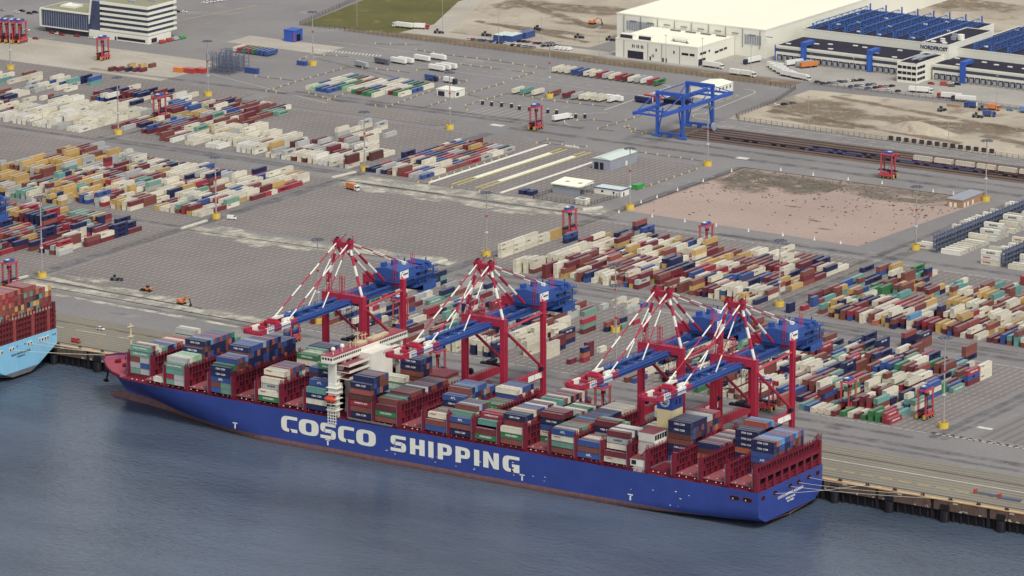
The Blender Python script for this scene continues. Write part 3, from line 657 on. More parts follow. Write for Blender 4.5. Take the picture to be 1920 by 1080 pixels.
# hull lettering: heavy rounded capitals, eight metres tall
def ringpts(a, b_, n=9, sq=.62):
    o = []
    for k in range(4*n):
        an = 2*math.pi*k/(4*n); c, s = math.cos(an), math.sin(an)
        o.append((math.copysign(abs(c)**sq, c)*a, math.copysign(abs(s)**sq, s)*b_))
    return o
def letter(ch, x0, x1, zb, zt):
    b = MB(); W = x1-x0; H = zt-zb; st = .35*W if ch in 'COG' else .36*W; sh = .205*H
    def bx(a, c, d, e): b.box(x0+a, x0+c, -.10, -.02, zb+d, zb+e)
    if ch in 'OCG':
        out = ringpts(W/2, H/2); inn = ringpts(W/2-st, H/2-sh, sq=.5); n = len(out)
        for k in range(n):
            p, q, r, s = out[k], out[(k+1) % n], inn[(k+1) % n], inn[k]
            mx, mz = (p[0]+s[0])/2/(W/2), (p[1]+s[1])/2/(H/2)
            if ch in 'CG' and mx > .12: continue
            for y in (-.10,): b.quad([(x0+W/2+a, y, zb+H/2+c) for a, c in (p, q, r, s)])
            b.quad([(x0+W/2+a, y_, zb+H/2+c) for (a, c), y_ in ((p, -.10), (p, -.02), (q, -.02), (q, -.10))])
        if ch in 'CG':
            bx(W*.5, W, H-sh, H); bx(W*.5, W, 0, sh)
        if ch == 'G': bx(W-st*.95, W, sh, H*.50); bx(W*.56, W-st*.95, H*.50-sh*.85, H*.50); 
    elif ch == 'S':
        bx(W*.30, W*.98, H-sh, H); bx(0, W*.70, 0, sh); bx(W*.26, W*.74, H*.5-sh*.55, H*.5+sh*.55)
        for (cx, cz, a0, a1) in ((W*.30, H*.5+H*.205, 90, 270), (W*.72, H*.5-H*.205, -90, 90)):
            n = 12; ro = (H*.295, W*.30 if cx < W/2 else W*.28); ri = (H*.295-sh, ro[1]-st*.88)
            for k in range(n):
                A, B_ = R(a0+(a1-a0)*k/n), R(a0+(a1-a0)*(k+1)/n)
                f = lambda an, rr: (x0+cx+math.copysign(abs(math.cos(an))**.7, math.cos(an))*rr[1], -.10, zb+cz+math.copysign(abs(math.sin(an))**.7, math.sin(an))*rr[0])
                b.quad([f(A, ro), f(B_, ro), f(B_, ri), f(A, ri)])
    elif ch == 'H': bx(0, st, 0, H); bx(W-st, W, 0, H); bx(st, W-st, H*.5-sh*.55, H*.5+sh*.5)
    elif ch == 'I': bx(0, W, 0, H)
    elif ch == 'N':
        bx(0, st*.92, 0, H); bx(W-st*.92, W, 0, H)
        b.quad([(x0+st*.92, -.11, zb+H), (x0+st*.30, -.11, zb+H), (x0+W-st*.92, -.11, zb), (x0+W-st*.30, -.11, zb)][0:4])
    elif ch == 'P':
        bx(0, st, 0, H); bx(st, W*.55, H-sh, H); bx(st, W*.55, H*.30, H*.30+sh)
        n = 10; cz = H*.65; ro = (H*.35, W*.45); ri = (H*.35-sh, W*.45-st*.95)
        for k in range(n):
            A, B_ = R(-90+180*k/n), R(-90+180*(k+1)/n)
            f = lambda an, rr: (x0+W*.55+abs(math.cos(an))**.7*rr[1], -.10, zb+cz+math.copysign(abs(math.sin(an))**.7, math.sin(an))*rr[0])
            b.quad([f(A, ro), f(B_, ro), f(B_, ri), f(A, ri)])
    return b
LET = [('C', -268.4, -258.8), ('O', -257.8, -246.1), ('S', -245.0, -235.8), ('C', -234.5, -225.1), ('O', -223.8, -212.4), ('S', -203.7, -194.7), ('H', -192.4, -184.0), ('I', -181.8, -178.9), ('P', -176.4, -168.3), ('P', -166.2, -157.9), ('I', -155.6, -152.7), ('N', -150.4, -141.6), ('G', -139.4, -130.0)]
for ch, a, c in LET: part('hull_letter', letter(ch, a, c, -3.05, 4.75), MATS['letter_white'], ship, SO)
# draught and tug marks
for x in (-296.4, -240.7, -128.5, -68.5):
    b = MB(); b.box(x-.4, x+.4, -.08, -.02, -6.3, -4.1); b.box(x-1.4, x+1.4, -.08, -.02, -3.8, -3.3); part('tug_mark', b, MATS['letter_white'], ship, SO)
rn = random.Random(4); b = MB()
for k in range(26):
    x = rn.uniform(-210, -25); z = rn.uniform(-6, 2); b.box(x, x+rn.uniform(.3, 1.1), -.06, -.02, z, z+rn.uniform(.15, .4))
part('scuff_mark', b, MATS['letter_white'], ship, SO)
for txt, sz, y, z in (('COSCO SHIPPING AQUARIUS', 1.75, 29.3, 1.2), ('HONG KONG', 1.35, 29.3, -.8), ('IMO 9789623', 1.1, 29.3, -2.3)):
    o = ob('stern_lettering', text_mesh(txt, sz, MATS['letter_white'], .03, bold=.03), ship, (0.06-SO[0], y-SO[1], z-SO[2])); o.rotation_euler = (R(90), 0, R(90))
# ---- superstructure
b = MB(); b.box(-240.5, -229, 20.5, 38.2, 7.6, 36.4); b.box(-240.5, -236.5, 38.2, 46, 7.6, 30); b.box(-240.5, -235, 14, 20.5, 7.6, 26)
b.box(-236.5, -230.5, 38.2, 40, 7.6, 22)
part('accommodation', b, MATS['ship_white'], ship, SO)
b = MB()
for z in (27, 30.2, 33.4):
    b.box(-240.5, -230.2, 4, 20.4, z-.25, z, 0); b.box(-240.3, -230.4, 4.2, 20.4, z, z+.06, 1); b.box(-230.4, -230.2, 4, 20.4, z, z+1.0, 0); b.box(-240.3, -240.1, 5, 20.4, z, z+2.9, 0)
part('side_deck', b, [MATS['ship_white'], MATS['hatch_pink']], ship, SO)
b = MB(); b.box(-242.5, -235.8, -2.2, 60.8, 36.2, 38.6); b.box(-242.5, -235.6, -2.4, 61, 35.2, 36.2)
part('wheelhouse', b, MATS['ship_white'], ship, SO)
b = MB(); b.box(-242.4, -235.9, -2.1, 60.7, 38.6, 38.75)
part('bridge_roof', b, MATS['bow_pink'], ship, SO)
for i in range(40):
    y = -1.4+i*1.55
    if 21 < y < 37: continue
    b = MB(); b.box(-235.8, -235.7, y, y+.95, 36.9, 38.0); part('bridge_window', b, MATS['window_dark'], ship, SO)
for i in range(4):
    b = MB(); b.box(-241.8+i*1.6, -240.8+i*1.6, -2.3, -2.2, 36.9, 38.0); part('bridge_window', b, MATS['window_dark'], ship, SO)
b = MB()
for i in range(54): b.box(-235.95, -235.85, -2+i*1.17, -1.9+i*1.17, 38.75, 40.0); b.box(-242.4, -242.3, -2+i*1.17, -1.9+i*1.17, 38.75, 40.0)
for z in (39.3, 39.95): b.box(-235.95, -235.87, -2, 60.6, z-.06, z); b.box(-242.4, -242.3, -2, 60.6, z-.06, z)
part('roof_railing', b, MATS['bow_pink'], ship, SO)
for y in (1.5, 9.0):
    b = MB(); b.cyl((-238, y, 38.7), .25, 2.0, 6); b.ball((-238, y, 41.6), 1.15, 10, 6); part('radar_dome', b, MATS['ship_white'], ship, SO)
b = MB()
for (x, y, h) in ((-239, 23, 9), (-239, 27, 6), (-238, 20, 5), (-240, 31, 5), (-238, 35, 4), (-239, 17, 4)):
    b.tube((x, y, 38.7), (x, y, 38.7+h), .28, 6, 0, .15); b.box(x-.2, x+.2, y-1.6, y+1.6, 38.7+h*.7, 38.95+h*.7)
b.box(-241, -236.6, 21.5, 28, 38.75, 40.4); b.box(-239.2, -238.8, 20.5, 25.5, 44.2, 44.6)
part('radar_mast', b, MATS['mast_cream'], ship, SO)
b = MB(); b.box(-241, -237, 33, 43, 38.8, 40.0); b.box(-240.4, -238, 43, 48, 38.8, 40.2)
part('roof_locker', b, MATS['mast_cream'], ship, SO)
# port wing support: legs, braces, stair tower, lifeboat cradle
b = MB()
b.box(-240.5, -236.5, .6, 2.4, 20, 35.2); b.beam((-238, 2.4, 22), (-238, 10, 35), 2.6, 1.3); b.beam((-238, 12, 26), (-238, 15, 35), 2.2, 1.1); b.beam((-238, 2.2, 27), (-238, 20.5, 30), 4, 1.0)
b.box(-240.4, -235.6, .4, 5.6, 18.8, 24.5)
for z in (11.5, 14.5, 17.2, 20.0, 22.4): b.box(-241.2, -234.6, -.4, 4.6, z, z+.35)
b.box(-236.6, -235.2, 1, 2.6, 8, 20); b.box(-240.4, -239.4, 1, 2.2, 8, 20)
for z in (8.4, 10.2, 12.0, 13.8): b.beam((-240, .2, z), (-236, .2, z+1.8), .25, .25)
part('wing_support', b, MATS['ship_white'], ship, SO)
b = MB(); b.box(-240.5, -236.5, 56.2, 58, 8, 35.2); b.beam((-238, 56.2, 24), (-238, 46, 35), 2.4, 1.3); part('wing_support', b, MATS['ship_white'], ship, SO)
b = MB(); b.box(-240.5, -234, 38.2, 52, 29.9, 30.2); b.box(-240.5, -234, 38.2, 52, 33.1, 33.4); b.box(-240.5, -240.2, 38.2, 52, 29.9, 36); part('side_deck', b, MATS['ship_white'], ship, SO)
b = MB()
for dx in (-6.2, -4.6, -3.2, -1.7): b.box(-234+dx-.15, -234+dx+.15, -.35, -.05, 4.5, 13.2)
for z in (5.2, 6.6, 8.0, 9.4, 11.0, 12.9): b.box(-240.6, -235.2, -.4, -.1, z, z+.3)
part('boarding_ladder', b, MATS['ship_white'], ship, SO)
b = MB(); b.ball((-238.8, -.3, 17.0), 1.0, 10, 6); i0 = len(b.v)
bb = MB()
for v in b.v: bb.v.append((-238.8+(v[0]+238.8)*3.6, v[1]*1.35+.1, 17+(v[2]-17)*1.5))
bb.f = b.f; bb.m = b.m; bb.t = b.t; bb.box(-240.2, -237.6, -.9, .7, 18, 18.9)
part('lifeboat', bb, MATS['lifeboat_red'], ship, SO)
for y in (22, 25.5, 29, 32.5, 36):
    for z in (12, 16, 20, 24):
        pass
# ---- funnel casing and aft house
b = MB(); b.box(-68.5, -60.2, 23, 32.4, 7.6, 32.6, 0); b.box(-68.55, -60.15, 22.95, 32.45, 32.6, 40.5, 1)
fu = part('funnel', b, [MATS['funnel_cream'], MATS['funnel_blue']], ship, SO)
b = MB()
for k in range(3): b.cyl((-66.5+k*2.2, 27.7, 40.5), .7, 1.4, 8)
part('exhaust_pipe', b, MATS['dark_opening'], ship, SO)
# plain ring emblem of interlaced arcs on the funnel
b = MB()
def arcband(cx, cz, r, w_, a0, a1, y, n=18):
    for k in range(n):
        A, B_ = R(a0+(a1-a0)*k/n), R(a0+(a1-a0)*(k+1)/n)
        b.quad([(cx+r*math.cos(A), y, cz+r*math.sin(A)), (cx+r*math.cos(B_), y, cz+r*math.sin(B_)), (cx+(r-w_)*math.cos(B_), y, cz+(r-w_)*math.sin(B_)), (cx+(r-w_)*math.cos(A), y, cz+(r-w_)*math.sin(A))])
arcband(-64.3, 36.6, 2.7, .32, 130, 395, 22.90); arcband(-64.3, 36.6, 2.1, .28, 150, 380, 22.89)
for k, ch in enumerate('ICSO'): pass
arcband(-65.6, 36.6, .9, .3, 45, 315, 22.88); arcband(-64.0, 36.95, .5, .28, 30, 290, 22.88); arcband(-64.0, 36.2, .5, .28, -150, 100, 22.88); arcband(-62.5, 36.6, .9, .3, 0, 360, 22.88); b.box(-67.0, -66.7, 22.86, 22.9, 35.6, 37.6)
part('funnel_emblem', b, MATS['letter_white'], ship, SO)
b = MB()
for y in (26, 29.2): b.box(-60.15, -60.05, y, y+1.2, 34.6, 37.2)
part('funnel_vent', b, MATS['dark_blue_gear'], ship, SO)
b = MB(); b.box(-70, -60.5, 9, 23, 7.6, 20.5); b.box(-69.5, -61, 8.5, 20, 20.5, 24.5); b.box(-70, -60.5, 1.2, 9, 10.2, 13.6); b.box(-68, -62, 1.6, 9, 7.6, 10.2)
part('engine_casing', b, MATS['ship_white'], ship, SO)
b = MB(); b.box(-69.6, -60.9, 8.4, 20.1, 24.5, 24.7); b.box(-70.1, -60.4, 1.1, 9, 13.6, 13.8)
part('casing_roof', b, MATS['hatch_pink'], ship, SO)
b = MB(); b.box(-70, -60.5, 32.4, 48, 7.6, 18); part('engine_casing', b, MATS['ship_white'], ship, SO)
for i in range(5):
    b = MB(); b.quad([(-60.95, 9.2+i*2.1, 21.2), (-60.95, 10.8+i*2.1, 21.2), (-60.95, 10.8+i*2.1, 23.6), (-60.95, 9.2+i*2.1, 23.6)]); part('casing_window', b, MATS['window_dark'], ship, SO)
b = MB(); b.box(-68.6, -66.2, 1.05, 1.15, 11.0, 13.0); b.box(-60.45, -60.35, 4, 6.2, 11.0, 12.8); part('casing_window', b, MATS['window_dark'], ship, SO)
b = MB()
for (x, y) in ((-69.3, 1.5), (-65, 1.4), (-61.2, 1.4), (-61.2, 5), (-61.2, 8)): b.box(x-.08, x+.08, y-.08, y+.08, 13.8, 15.2)
b.beam((-69.4, 1.5, 15.1), (-61, 1.5, 15.1), .1, .1); b.beam((-61.1, 1.5, 15.1), (-61.1, 9, 15.1), .1, .1); b.beam((-67, 5, 13), (-64, 12, 19), .6, .3)
part('casing_railing', b, MATS['bridge_red'], ship, SO)
# lifted hatch cover with a lashing gear box resting on it
hc = thing('hatch_cover', 'red steel hatch cover lying across container tops on the far side of the ship', 'hatch cover', (-213, 56, 20.2))
b = MB(); b.box(-6.5, 6.5, -6.5, 6.5, .8, 1.6); b.box(-6.3, 6.3, -6.3, 6.3, .3, .8, 1)
for k in range(4): b.box(-6.2+k*4, -5.8+k*4, -6.6, 6.6, -.6, .8, 0)
part('cover_plate', b, [MATS['hatch_pink'], MATS['bridge_red']], hc)
# mooring lines from the stern to the quay
paint('rope', rgb(206, 200, 186), .9, .1, 1)
for i, (p, q) in enumerate((((0.1, 46, 4.4), (30, 61.3, .8)), ((0.1, 36.6, 4.2), (52, 61.3, .8)), ((0.1, 29.0, 4.2), (66, 61.3, .8)), ((0.1, 15.2, 4.2), (22, 61.3, .8)))):
    b = MB(); P0 = Vector(p); Q0 = Vector(q); pr = P0
    for k in range(1, 9):
        f = k/8; c = P0.lerp(Q0, f); c.z -= 1.6*4*f*(1-f)*.5; b.tube(pr, c, .09, 4, cap=False); pr = c
    o = ob('mooring_rope', b.mesh('mooring_rope', [MATS['rope']], tuple(P0)), None, tuple(P0))
    tag(o, ('mooring rope from the second stern opening from the right', 'mooring rope from the third stern opening from the right of the blue ship', 'mooring rope from the middle stern opening of the blue ship, longest of the four', 'mooring rope from the second opening from the left on the blue stern')[i], 'rope', 'stern mooring ropes')
# ------------------------------------------------------------------ containers
CC = {'b': ('brown', (140, 78, 70)), 'm': ('maroon', (122, 48, 58)), 'c': ('cream', (229, 221, 197)), 'g': ('light grey', (184, 186, 184)), 'n': ('navy blue', (38, 46, 92)),
      'u': ('blue', (56, 88, 156)), 'l': ('light blue', (96, 156, 204)), 't': ('teal', (100, 164, 156)), 'e': ('green', (56, 132, 78)), 'd': ('grey green', (116, 164, 144)),
      'y': ('mustard yellow', (206, 168, 92)), 'r': ('red', (172, 46, 66)), 'o': ('orange', (196, 110, 80)), 'w': ('white', (232, 230, 218)), 'p': ('pale green', (160, 206, 164)),
      'k': ('dark brown', (104, 62, 60)), 's': ('rust red', (166, 84, 76))}
CM = {k: paint('container_'+v[0].replace(' ', '_'), rgb(*v[1]), .55, .12, .6, rnd=.14, dirt=.18, dirtcol=rgb(110, 92, 80)) for k, v in CC.items()}
CMR = {k: paint('container_roof_'+v[0].replace(' ', '_'), tuple(a*.66+b_*.34 for a, b_ in zip(rgb(*v[1]), rgb(168, 170, 176))), .65, .16, .6, rnd=.18, dirt=.25, dirtcol=rgb(128, 116, 108)) for k, v in CC.items()}   # roofs weathered chalky
paint('container_floor', rgb(60, 56, 58), .8, .2, .5)
paint('text_white', rgb(244, 244, 236), .5, .03, .5); paint('text_dark', rgb(52, 60, 84), .5, .03, .5); paint('text_red', rgb(190, 50, 60), .5, .03, .5); paint('text_sky', rgb(92, 180, 224), .5, .03, .5)
CW, CH = 2.38, 2.62
def cont_mesh(L, H=CH):
    """corrugated box along y, door end at -y; frame proud of the panels. Returns body and door"""
    b = MB(); hw = CW/2; f = .14; nb = int(L/1.05)
    for sx in (-1, 1):                                                     # corrugated long sides
        xo = sx*(hw-.02); xi = sx*(hw-.11); p = (L-2*f)/nb
        for k in range(nb):
            a = f+k*p
            for (y0, y1, xa, xb) in ((a, a+p*.35, xo, xo), (a+p*.35, a+p*.5, xo, xi), (a+p*.5, a+p*.85, xi, xi), (a+p*.85, a+p, xi, xo)):
                q = [(xa, y0, f), (xb, y1, f), (xb, y1, H-f), (xa, y0, H-f)]; b.quad(q if sx > 0 else q[::-1])
    p = (L-2*f)/nb
    for k in range(nb):                                                    # ribbed roof
        a = f+k*p
        b.quad([(-hw+.05, a, H-.05), (hw-.05, a, H-.05), (hw-.05, a+p*.5, H-.05), (-hw+.05, a+p*.5, H-.05)], 1); b.quad([(-hw+.05, a+p*.5, H-.09), (hw-.05, a+p*.5, H-.09), (hw-.05, a+p, H-.09), (-hw+.05, a+p, H-.09)], 1)
    b.quad([(hw-.05, L-.10, f), (-hw+.05, L-.10, f), (-hw+.05, L-.10, H-f), (hw-.05, L-.10, H-f)])
    for sx in (-1, 1):
        x0, x1 = (sx*hw-.14, sx*hw) if sx > 0 else (-hw, -hw+.14)
        b.box(x0, x1, 0, L, 0, .14); b.box(x0, x1, 0, L, H-.12, H)
        b.box(x0, x1, 0, .16, .14, H-.12); b.box(x0, x1, L-.16, L, .14, H-.12)
    for y0 in (0, L-.14): b.box(-hw+.14, hw-.14, y0, y0+.14, H-.14, H); b.box(-hw+.14, hw-.14, y0, y0+.14, 0, .14)
    d = MB(); d.box(-hw+.17, -.05, .08, .14, .18, H-.2, 0); d.box(.05, hw-.17, .08, .14, .18, H-.2, 0); d.box(-hw+.14, hw-.14, .14, .16, .14, H-.14, 2)
    for x in (-.8, -.35, .35, .8): d.tube((x, .03, .2), (x, .03, H-.2), .05, 4, 1, cap=False)
    return b, d
_cm = {}
def cmesh(L, col):
    k = (L, col)
    if k not in _cm:
        b, d = cont_mesh(L); _cm[k] = (b.mesh('container', [CM[col], CMR[col]]), d.mesh('door', [CM[col], MATS['steel_grey'], MATS['container_floor']]))
    return _cm[k]
# --- list of every container: dict x, y (near end centre for 'y', aft end for 'x'), z, L, dir, col, where info
CON = []
def add(x, y, z, L, d, col, site, **kw): CON.append(dict(x=x, y=y, z=z, L=L, d=d, c=col, site=site, **kw))

# ---- cargo on the blue ship
rn = random.Random(11)
ROWY = 2.47
PAL = {'blu': 'nnnnuubbkno', 'mix': 'bbmmnncceduts', 'crm': 'cccgbmn', 'grn': 'dddtebgnn'}
RUN = {  # bay: (first row, last row, top z, tiers, palette, colours on top from port to starboard)
 0: [(3, 5, 24.6, 5, 'grn', 'dbc'), (6, 8, 22.1, 4, 'grn', 'cdd'), (9, 17, 22.1, 4, 'blu', 'nnlsocbrd'), (18, 19, 25.4, 5, 'crm', 'gc')],
 1: [(13, 18, 20.5, 4, 'mix', 'nurcdr')],
 2: [(0, 0, 20.8, 4, 'grn', 'd'), (1, 5, 23.5, 5, 'grn', 'gcppp'), (6, 6, 25.6, 6, 'blu', 'n'), (7, 15, 29.0, 7, 'blu', 'nnlsusubu'), (16, 16, 29.0, 7, 'blu', 'e'), (17, 18, 25.5, 6, 'grn', 'dd')],
 3: [(15, 21, 24.6, 5, 'grn', 'ppcppcp')],
 4: [(0, 0, 23.4, 5, 'blu', 'n'), (1, 1, 24.2, 5, 'blu', 'e'), (2, 5, 26.8, 6, 'blu', 'ubul'), (6, 16, 30.7, 7, 'blu', 'nuuuugunsun'), (17, 21, 27.4, 6, 'blu', 'uunnu')],
 6: [(0, 0, 15.6, 2, 'crm', 'c'), (1, 1, 21.2, 4, 'crm', 'c'), (2, 3, 24.9, 5, 'crm', 'cc'), (4, 8, 25.2, 5, 'mix', 'sububn'), (9, 12, 20.5, 4, 'mix', 'nbbn'), (13, 15, 26.6, 6, 'mix', 'eec'), (16, 20, 28.4, 6, 'grn', 'dnnnu')],
 7: [(9, 14, 24.0, 5, 'blu', 'uunbuu'), (15, 21, 24.5, 5, 'blu', 'nnnnnnn')],
 8: [(0, 0, 21.0, 4, 'mix', 't'), (1, 2, 24.4, 5, 'blu', 'uu'), (4, 7, 30.8, 7, 'mix', 'egbs'), (8, 14, 27.6, 6, 'mix', 'sbbcbbu')],
 9: [(0, 0, 27.4, 6, 'mix', 'n'), (1, 5, 30.3, 7, 'blu', 'nnbbuu'), (6, 10, 20.4, 4, 'grn', 'ddndd'), (11, 12, 25.0, 5, 'mix', 'cc'), (13, 15, 20.0, 4, 'mix', 'gmb'), (17, 20, 30.4, 7, 'blu', 'nunn')],
 10: [(0, 0, 18.6, 3, 'mix', 'b'), (1, 4, 21.2, 4, 'mix', 'betn'), (5, 17, 22.4, 4, 'mix', 'bbbbnwnbbnnb')],
 12: [(0, 0, 15.4, 2, 'mix', 'b'), (1, 5, 18.4, 3, 'mix', 'cbbdb'), (6, 7, 24.3, 5, 'blu', 'uu'), (8, 13, 27.2, 6, 'mix', 'bnluuu'), (14, 16, 24.4, 5, 'blu', 'ouu')],
 13: [(0, 0, 19.2, 3, 'mix', 'u'), (1, 1, 21.5, 4, 'grn', 'd'), (2, 6, 23.9, 5, 'mix', 'bgube'), (7, 10, 18.4, 3, 'mix', 'mbem'), (11, 15, 19.4, 3, 'mix', 'eemem'), (16, 21, 24.4, 5, 'mix', 'ccuuun')],
 14: [(0, 0, 15.4, 2, 'mix', 'm'), (1, 1, 19.6, 3, 'mix', 't'), (2, 4, 22.3, 4, 'mix', 'rre'), (5, 10, 15.2, 2, 'mix', 'bbmcmb'), (11, 20, 17.7, 3, 'mix', 'mcmbcrmbcm')],
 15: [(0, 0, 18.4, 3, 'mix', 'c'), (1, 3, 24.0, 5, 'mix', 'nnn'), (4, 11, 25.0, 5, 'mix', 'cbuucnbc'), (12, 13, 22.0, 4, 'mix', 'bd'), (14, 22, 24.8, 5, 'mix', 'tbcnsnscb')],
 16: [(5, 9, 25.0, 5, 'mix', 'mmmmg'), (10, 17, 22.3, 4, 'mix', 'dgsweewm')],
 17: [(0, 0, 21.8, 4, 'mix', 'u'), (1, 21, 22.0, 4, 'mix', 'cbtdosbulnbuunnncccc')],
 18: [(0, 1, 18.4, 3, 'mix', 'ub'), (2, 4, 18.4, 3, 'mix', 'ccm'), (6, 8, 24.6, 5, 'grn', 'mmd'), (9, 10, 22.4, 4, 'grn', 'dd'), (11, 14, 15.5, 2, 'mix', 'mbmb')],
 19: [(0, 0, 15.4, 2, 'mix', 'm'), (1, 5, 24.7, 5, 'crm', 'mcucc'), (11, 17, 19.2, 3, 'mix', 'mnnmcdc'), (18, 18, 26.5, 6, 'crm', 'c')],
 21: [(7, 17, 29.6, 7, 'blu', 'nnnnnnggkrr')],
 22: [(8, 13, 20.6, 4, 'blu', 'nsnsgn'), (14, 18, 20.6, 4, 'blu', 'sgnsg')],
 23: [(12, 14, 26.8, 6, 'blu', 'nnn'), (15, 17, 29.4, 7, 'blu', 'sul'), (18, 20, 26.0, 6, 'mix', 'mnn')],
 24: [(8, 18, 26.4, 6, 'blu', 'nolluusulsu')]}
FACE = {0: ['d', 'g', 'b', 'd', 'd'], 2: ['d', 'r', 't', 'd'], 4: ['u', 'b', 'u', 'n', 'n'], 6: ['e', 'c'], 8: ['n', 'c', 'n', 't'], 9: ['n', 'b', 'r', 'k', 's', 'n'], 10: ['b', 'e', 'm'], 12: ['u', 'b'], 13: ['n', 'b', 'u'], 14: ['e', 'm'], 15: ['b', 'e', 'c'], 17: ['b', 'd', 'c', 'u'], 18: ['u', 'b', 'u'], 19: ['c', 'm']}
HALF = {(0, 0), (0, 1), (0, 2), (2, 0), (2, 1), (2, 2), (4, 0), (4, 1)}   # tiers loaded with pairs of twenty footers on the port face
HT = {}
for k, runs in RUN.items():
    for (a, z, zt, T, pal, tops) in runs:
        for r in range(a, z+1):
            HT[k, r] = (T, (zt-10.0)/T)
order = sorted(RUN)
def nxt(k):
    i = sorted(BAY).index(k); ks_ = sorted(BAY)
    return ks_[i+1] if i+1 < len(ks_) and BAY[ks_[i+1]]-BAY[k] < 16 else None
for k, runs in RUN.items():
    for (a, z, zt, T, pal, tops) in runs:
        for r in range(a, z+1):
            h = (zt-10.0)/T
            for q in range(T):
                left = HT.get((k, r-1), (0, 0)); top = q == T-1; zq = 10.0+q*h
                vis_side = 10+left[0]*left[1] < zq+h*.6
                nb = nxt(k); hn = HT.get((nb, max(0, r-1)), (0, 0)) if nb is not None else (0, 0)
                aft_v = 10+hn[0]*hn[1] < zq+h*.7 and zq+h > 17.5
                if not (vis_side or top or aft_v): continue
                if top: c = tops[min(r-a, len(tops)-1)]
                else: c = rn.choice(PAL[pal])
                first = k in FACE and (k, r) == (k, min(x[0] for x in runs))
                if first: c = FACE[k][min(q, len(FACE[k])-1)]
                y = .9+ROWY*r+CW/2
                kw = dict(bay=k, row=r, tier=q, T=T, top=top, side=vis_side, aft=aft_v, h=h)
                if first and (k, q) in HALF:
                    c2 = rn.choice('dbnugt'); add(BAY[k]-6.13, y, zq, 6.06, 'x', c, 'ship', half='fore', **kw); add(BAY[k], y, zq, 6.06, 'x', c2, 'ship', half='aft', **kw)
                else: add(BAY[k], y, zq, BL, 'x', c, 'ship', half='', **kw)
add(BAY[1], 2.2, 10.0, 6.06, 'x', 'c', 'ship', half='aft', bay=1, row=0, tier=0, T=1, top=True, side=True, aft=True, h=2.6)

# ---- yard blocks
GAP = .35
P_R1 = 'bbbbbbmmmmcccccccnnnnuudders'; P_R2 = 'bbbbbmmmmcccccccnnnyyyutrs'; P_M1 = 'bbbbbbmmmmsccccccccnnnyyyur'; P_C = 'gggggcccbmmrudnn'; P_W = 'cccccccccccccwwwg'
P_L1 = 'ggggccbbmmyyynnrtd'; P_L1E = 'ccccccccggmmbrnuyd'; P_Y = 'yyyyybbmmgk'; P_RB = 'bbmmmrrsnngyd'; P_LY = 'ccccccccwgmby'
def zone(site, x0, x1, y0, y1, pal, dens, hts, seed, skip=None, p20=.12, clump=.62, edge=0.0):
    """fill stacking rows between x0..x1; slots of 12.5 m from y0 to y1; hts = weights for 1,2,3 high"""
    rn = random.Random(seed); i0 = math.ceil(x0/ROWP); i1 = math.floor(x1/ROWP); pitch = 12.19+GAP; n = int((y1-y0)/pitch+.3)
    last = {}; lasth = {}
    for i in range(i0, i1+1):
        if skip and (i-i0) % skip[0] not in skip[1]: continue
        xr = i*ROWP; ja, jb = 0, n
        if edge: ja += int(rn.random()*edge+.35); jb -= int(rn.random()*edge+.35)
        for j in range(ja, jb):
            if rn.random() > dens: continue
            y = y0+j*pitch
            h = lasth.get(j) if (j in lasth and rn.random() < .35) else rn.choices((1, 2, 3), hts)[0]; lasth[j] = h
            tw = rn.random() < p20
            base = last.get(j) if (j in last and rn.random() < clump) else rn.choice(pal)
            for q in range(h):
                c = base if rn.random() < .5 else rn.choice(pal); last[j] = c
                if tw:
                    add(xr, y, q*CH, 6.06, 'y', c, site, i=i, j=j*2, tier=q, T=h); 
                    if q == 0 or rn.random() < .7: add(xr, y+6.13, q*CH, 6.06, 'y', rn.choice(pal), site, i=i, j=j*2+1, tier=q, T=h)
                else: add(xr, y, q*CH, 12.19, 'y', c, site, i=i, j=j*2, tier=q, T=h)
SITE = {'front': 'front yard block right of the cranes', 'crane': 'yard block just behind the quay cranes', 'mid': 'large yard block below the pink gravel pit', 'right': 'large yard block at the right edge',
        'left': 'large left hand yard block', 'lowleft': 'lower left yard block behind the moored pale blue ship', 'upleft': 'cream yard block at the upper left', 'upmid': 'yard block at upper left centre', 'small': 'small single height block beside the white loading strips', 'north': 'trailer rows near the fence'}
zone('front', -178, -152, 172, 284, P_R1, .55, (50, 40, 10), 1, edge=1.2); zone('front', -152, -62, 160, 284, P_R1, .93, (30, 50, 20), 2, edge=.8); zone('front', -60, -21, 160, 198, 'cccccbmterud', .86, (62, 34, 4), 3); zone('front', -60, -26, 198.2, 272, P_R1, .94, (24, 52, 24), 4, edge=.4)
zone('right', -176, -166, 330, 440, 'bnutyn', .95, (40, 60, 0), 5, edge=.6); zone('right', -162, -150, 332, 445, 'bmuteycn', .85, (55, 40, 5), 6, p20=.4, edge=1.5); zone('right', -148, -112, 329, 384, P_R2, .97, (15, 75, 10), 7, edge=.3); zone('right', -148, -118, 391, 430, 'bctmyn', .55, (60, 40, 0), 30, p20=.5, edge=.8)
zone('right', -110, -60, 328, 400, P_R2, .96, (22, 58, 20), 8, edge=.4); zone('right', -112, -64, 404, 442, 'bbmctyu', .45, (55, 45, 0), 9); zone('right', -58, 0, 327, 428, P_R2, .94, (25, 55, 20), 10, edge=.5)
zone('mid', -350, -346, 330, 350, 'ncbg', .9, (30, 50, 20), 12); zone('mid', -343, -318, 329, 405, 'ccccbmmy', .97, (10, 50, 40), 13, edge=.3); zone('mid', -316, -262, 328, 434, P_M1, .96, (25, 58, 17), 14, edge=.7); zone('mid', -260, -194, 330, 432, P_M1, .93, (35, 55, 10), 15, edge=.6); zone('mid', -350, -318, 410, 440, 'cbrymn', .6, (50, 40, 10), 16)
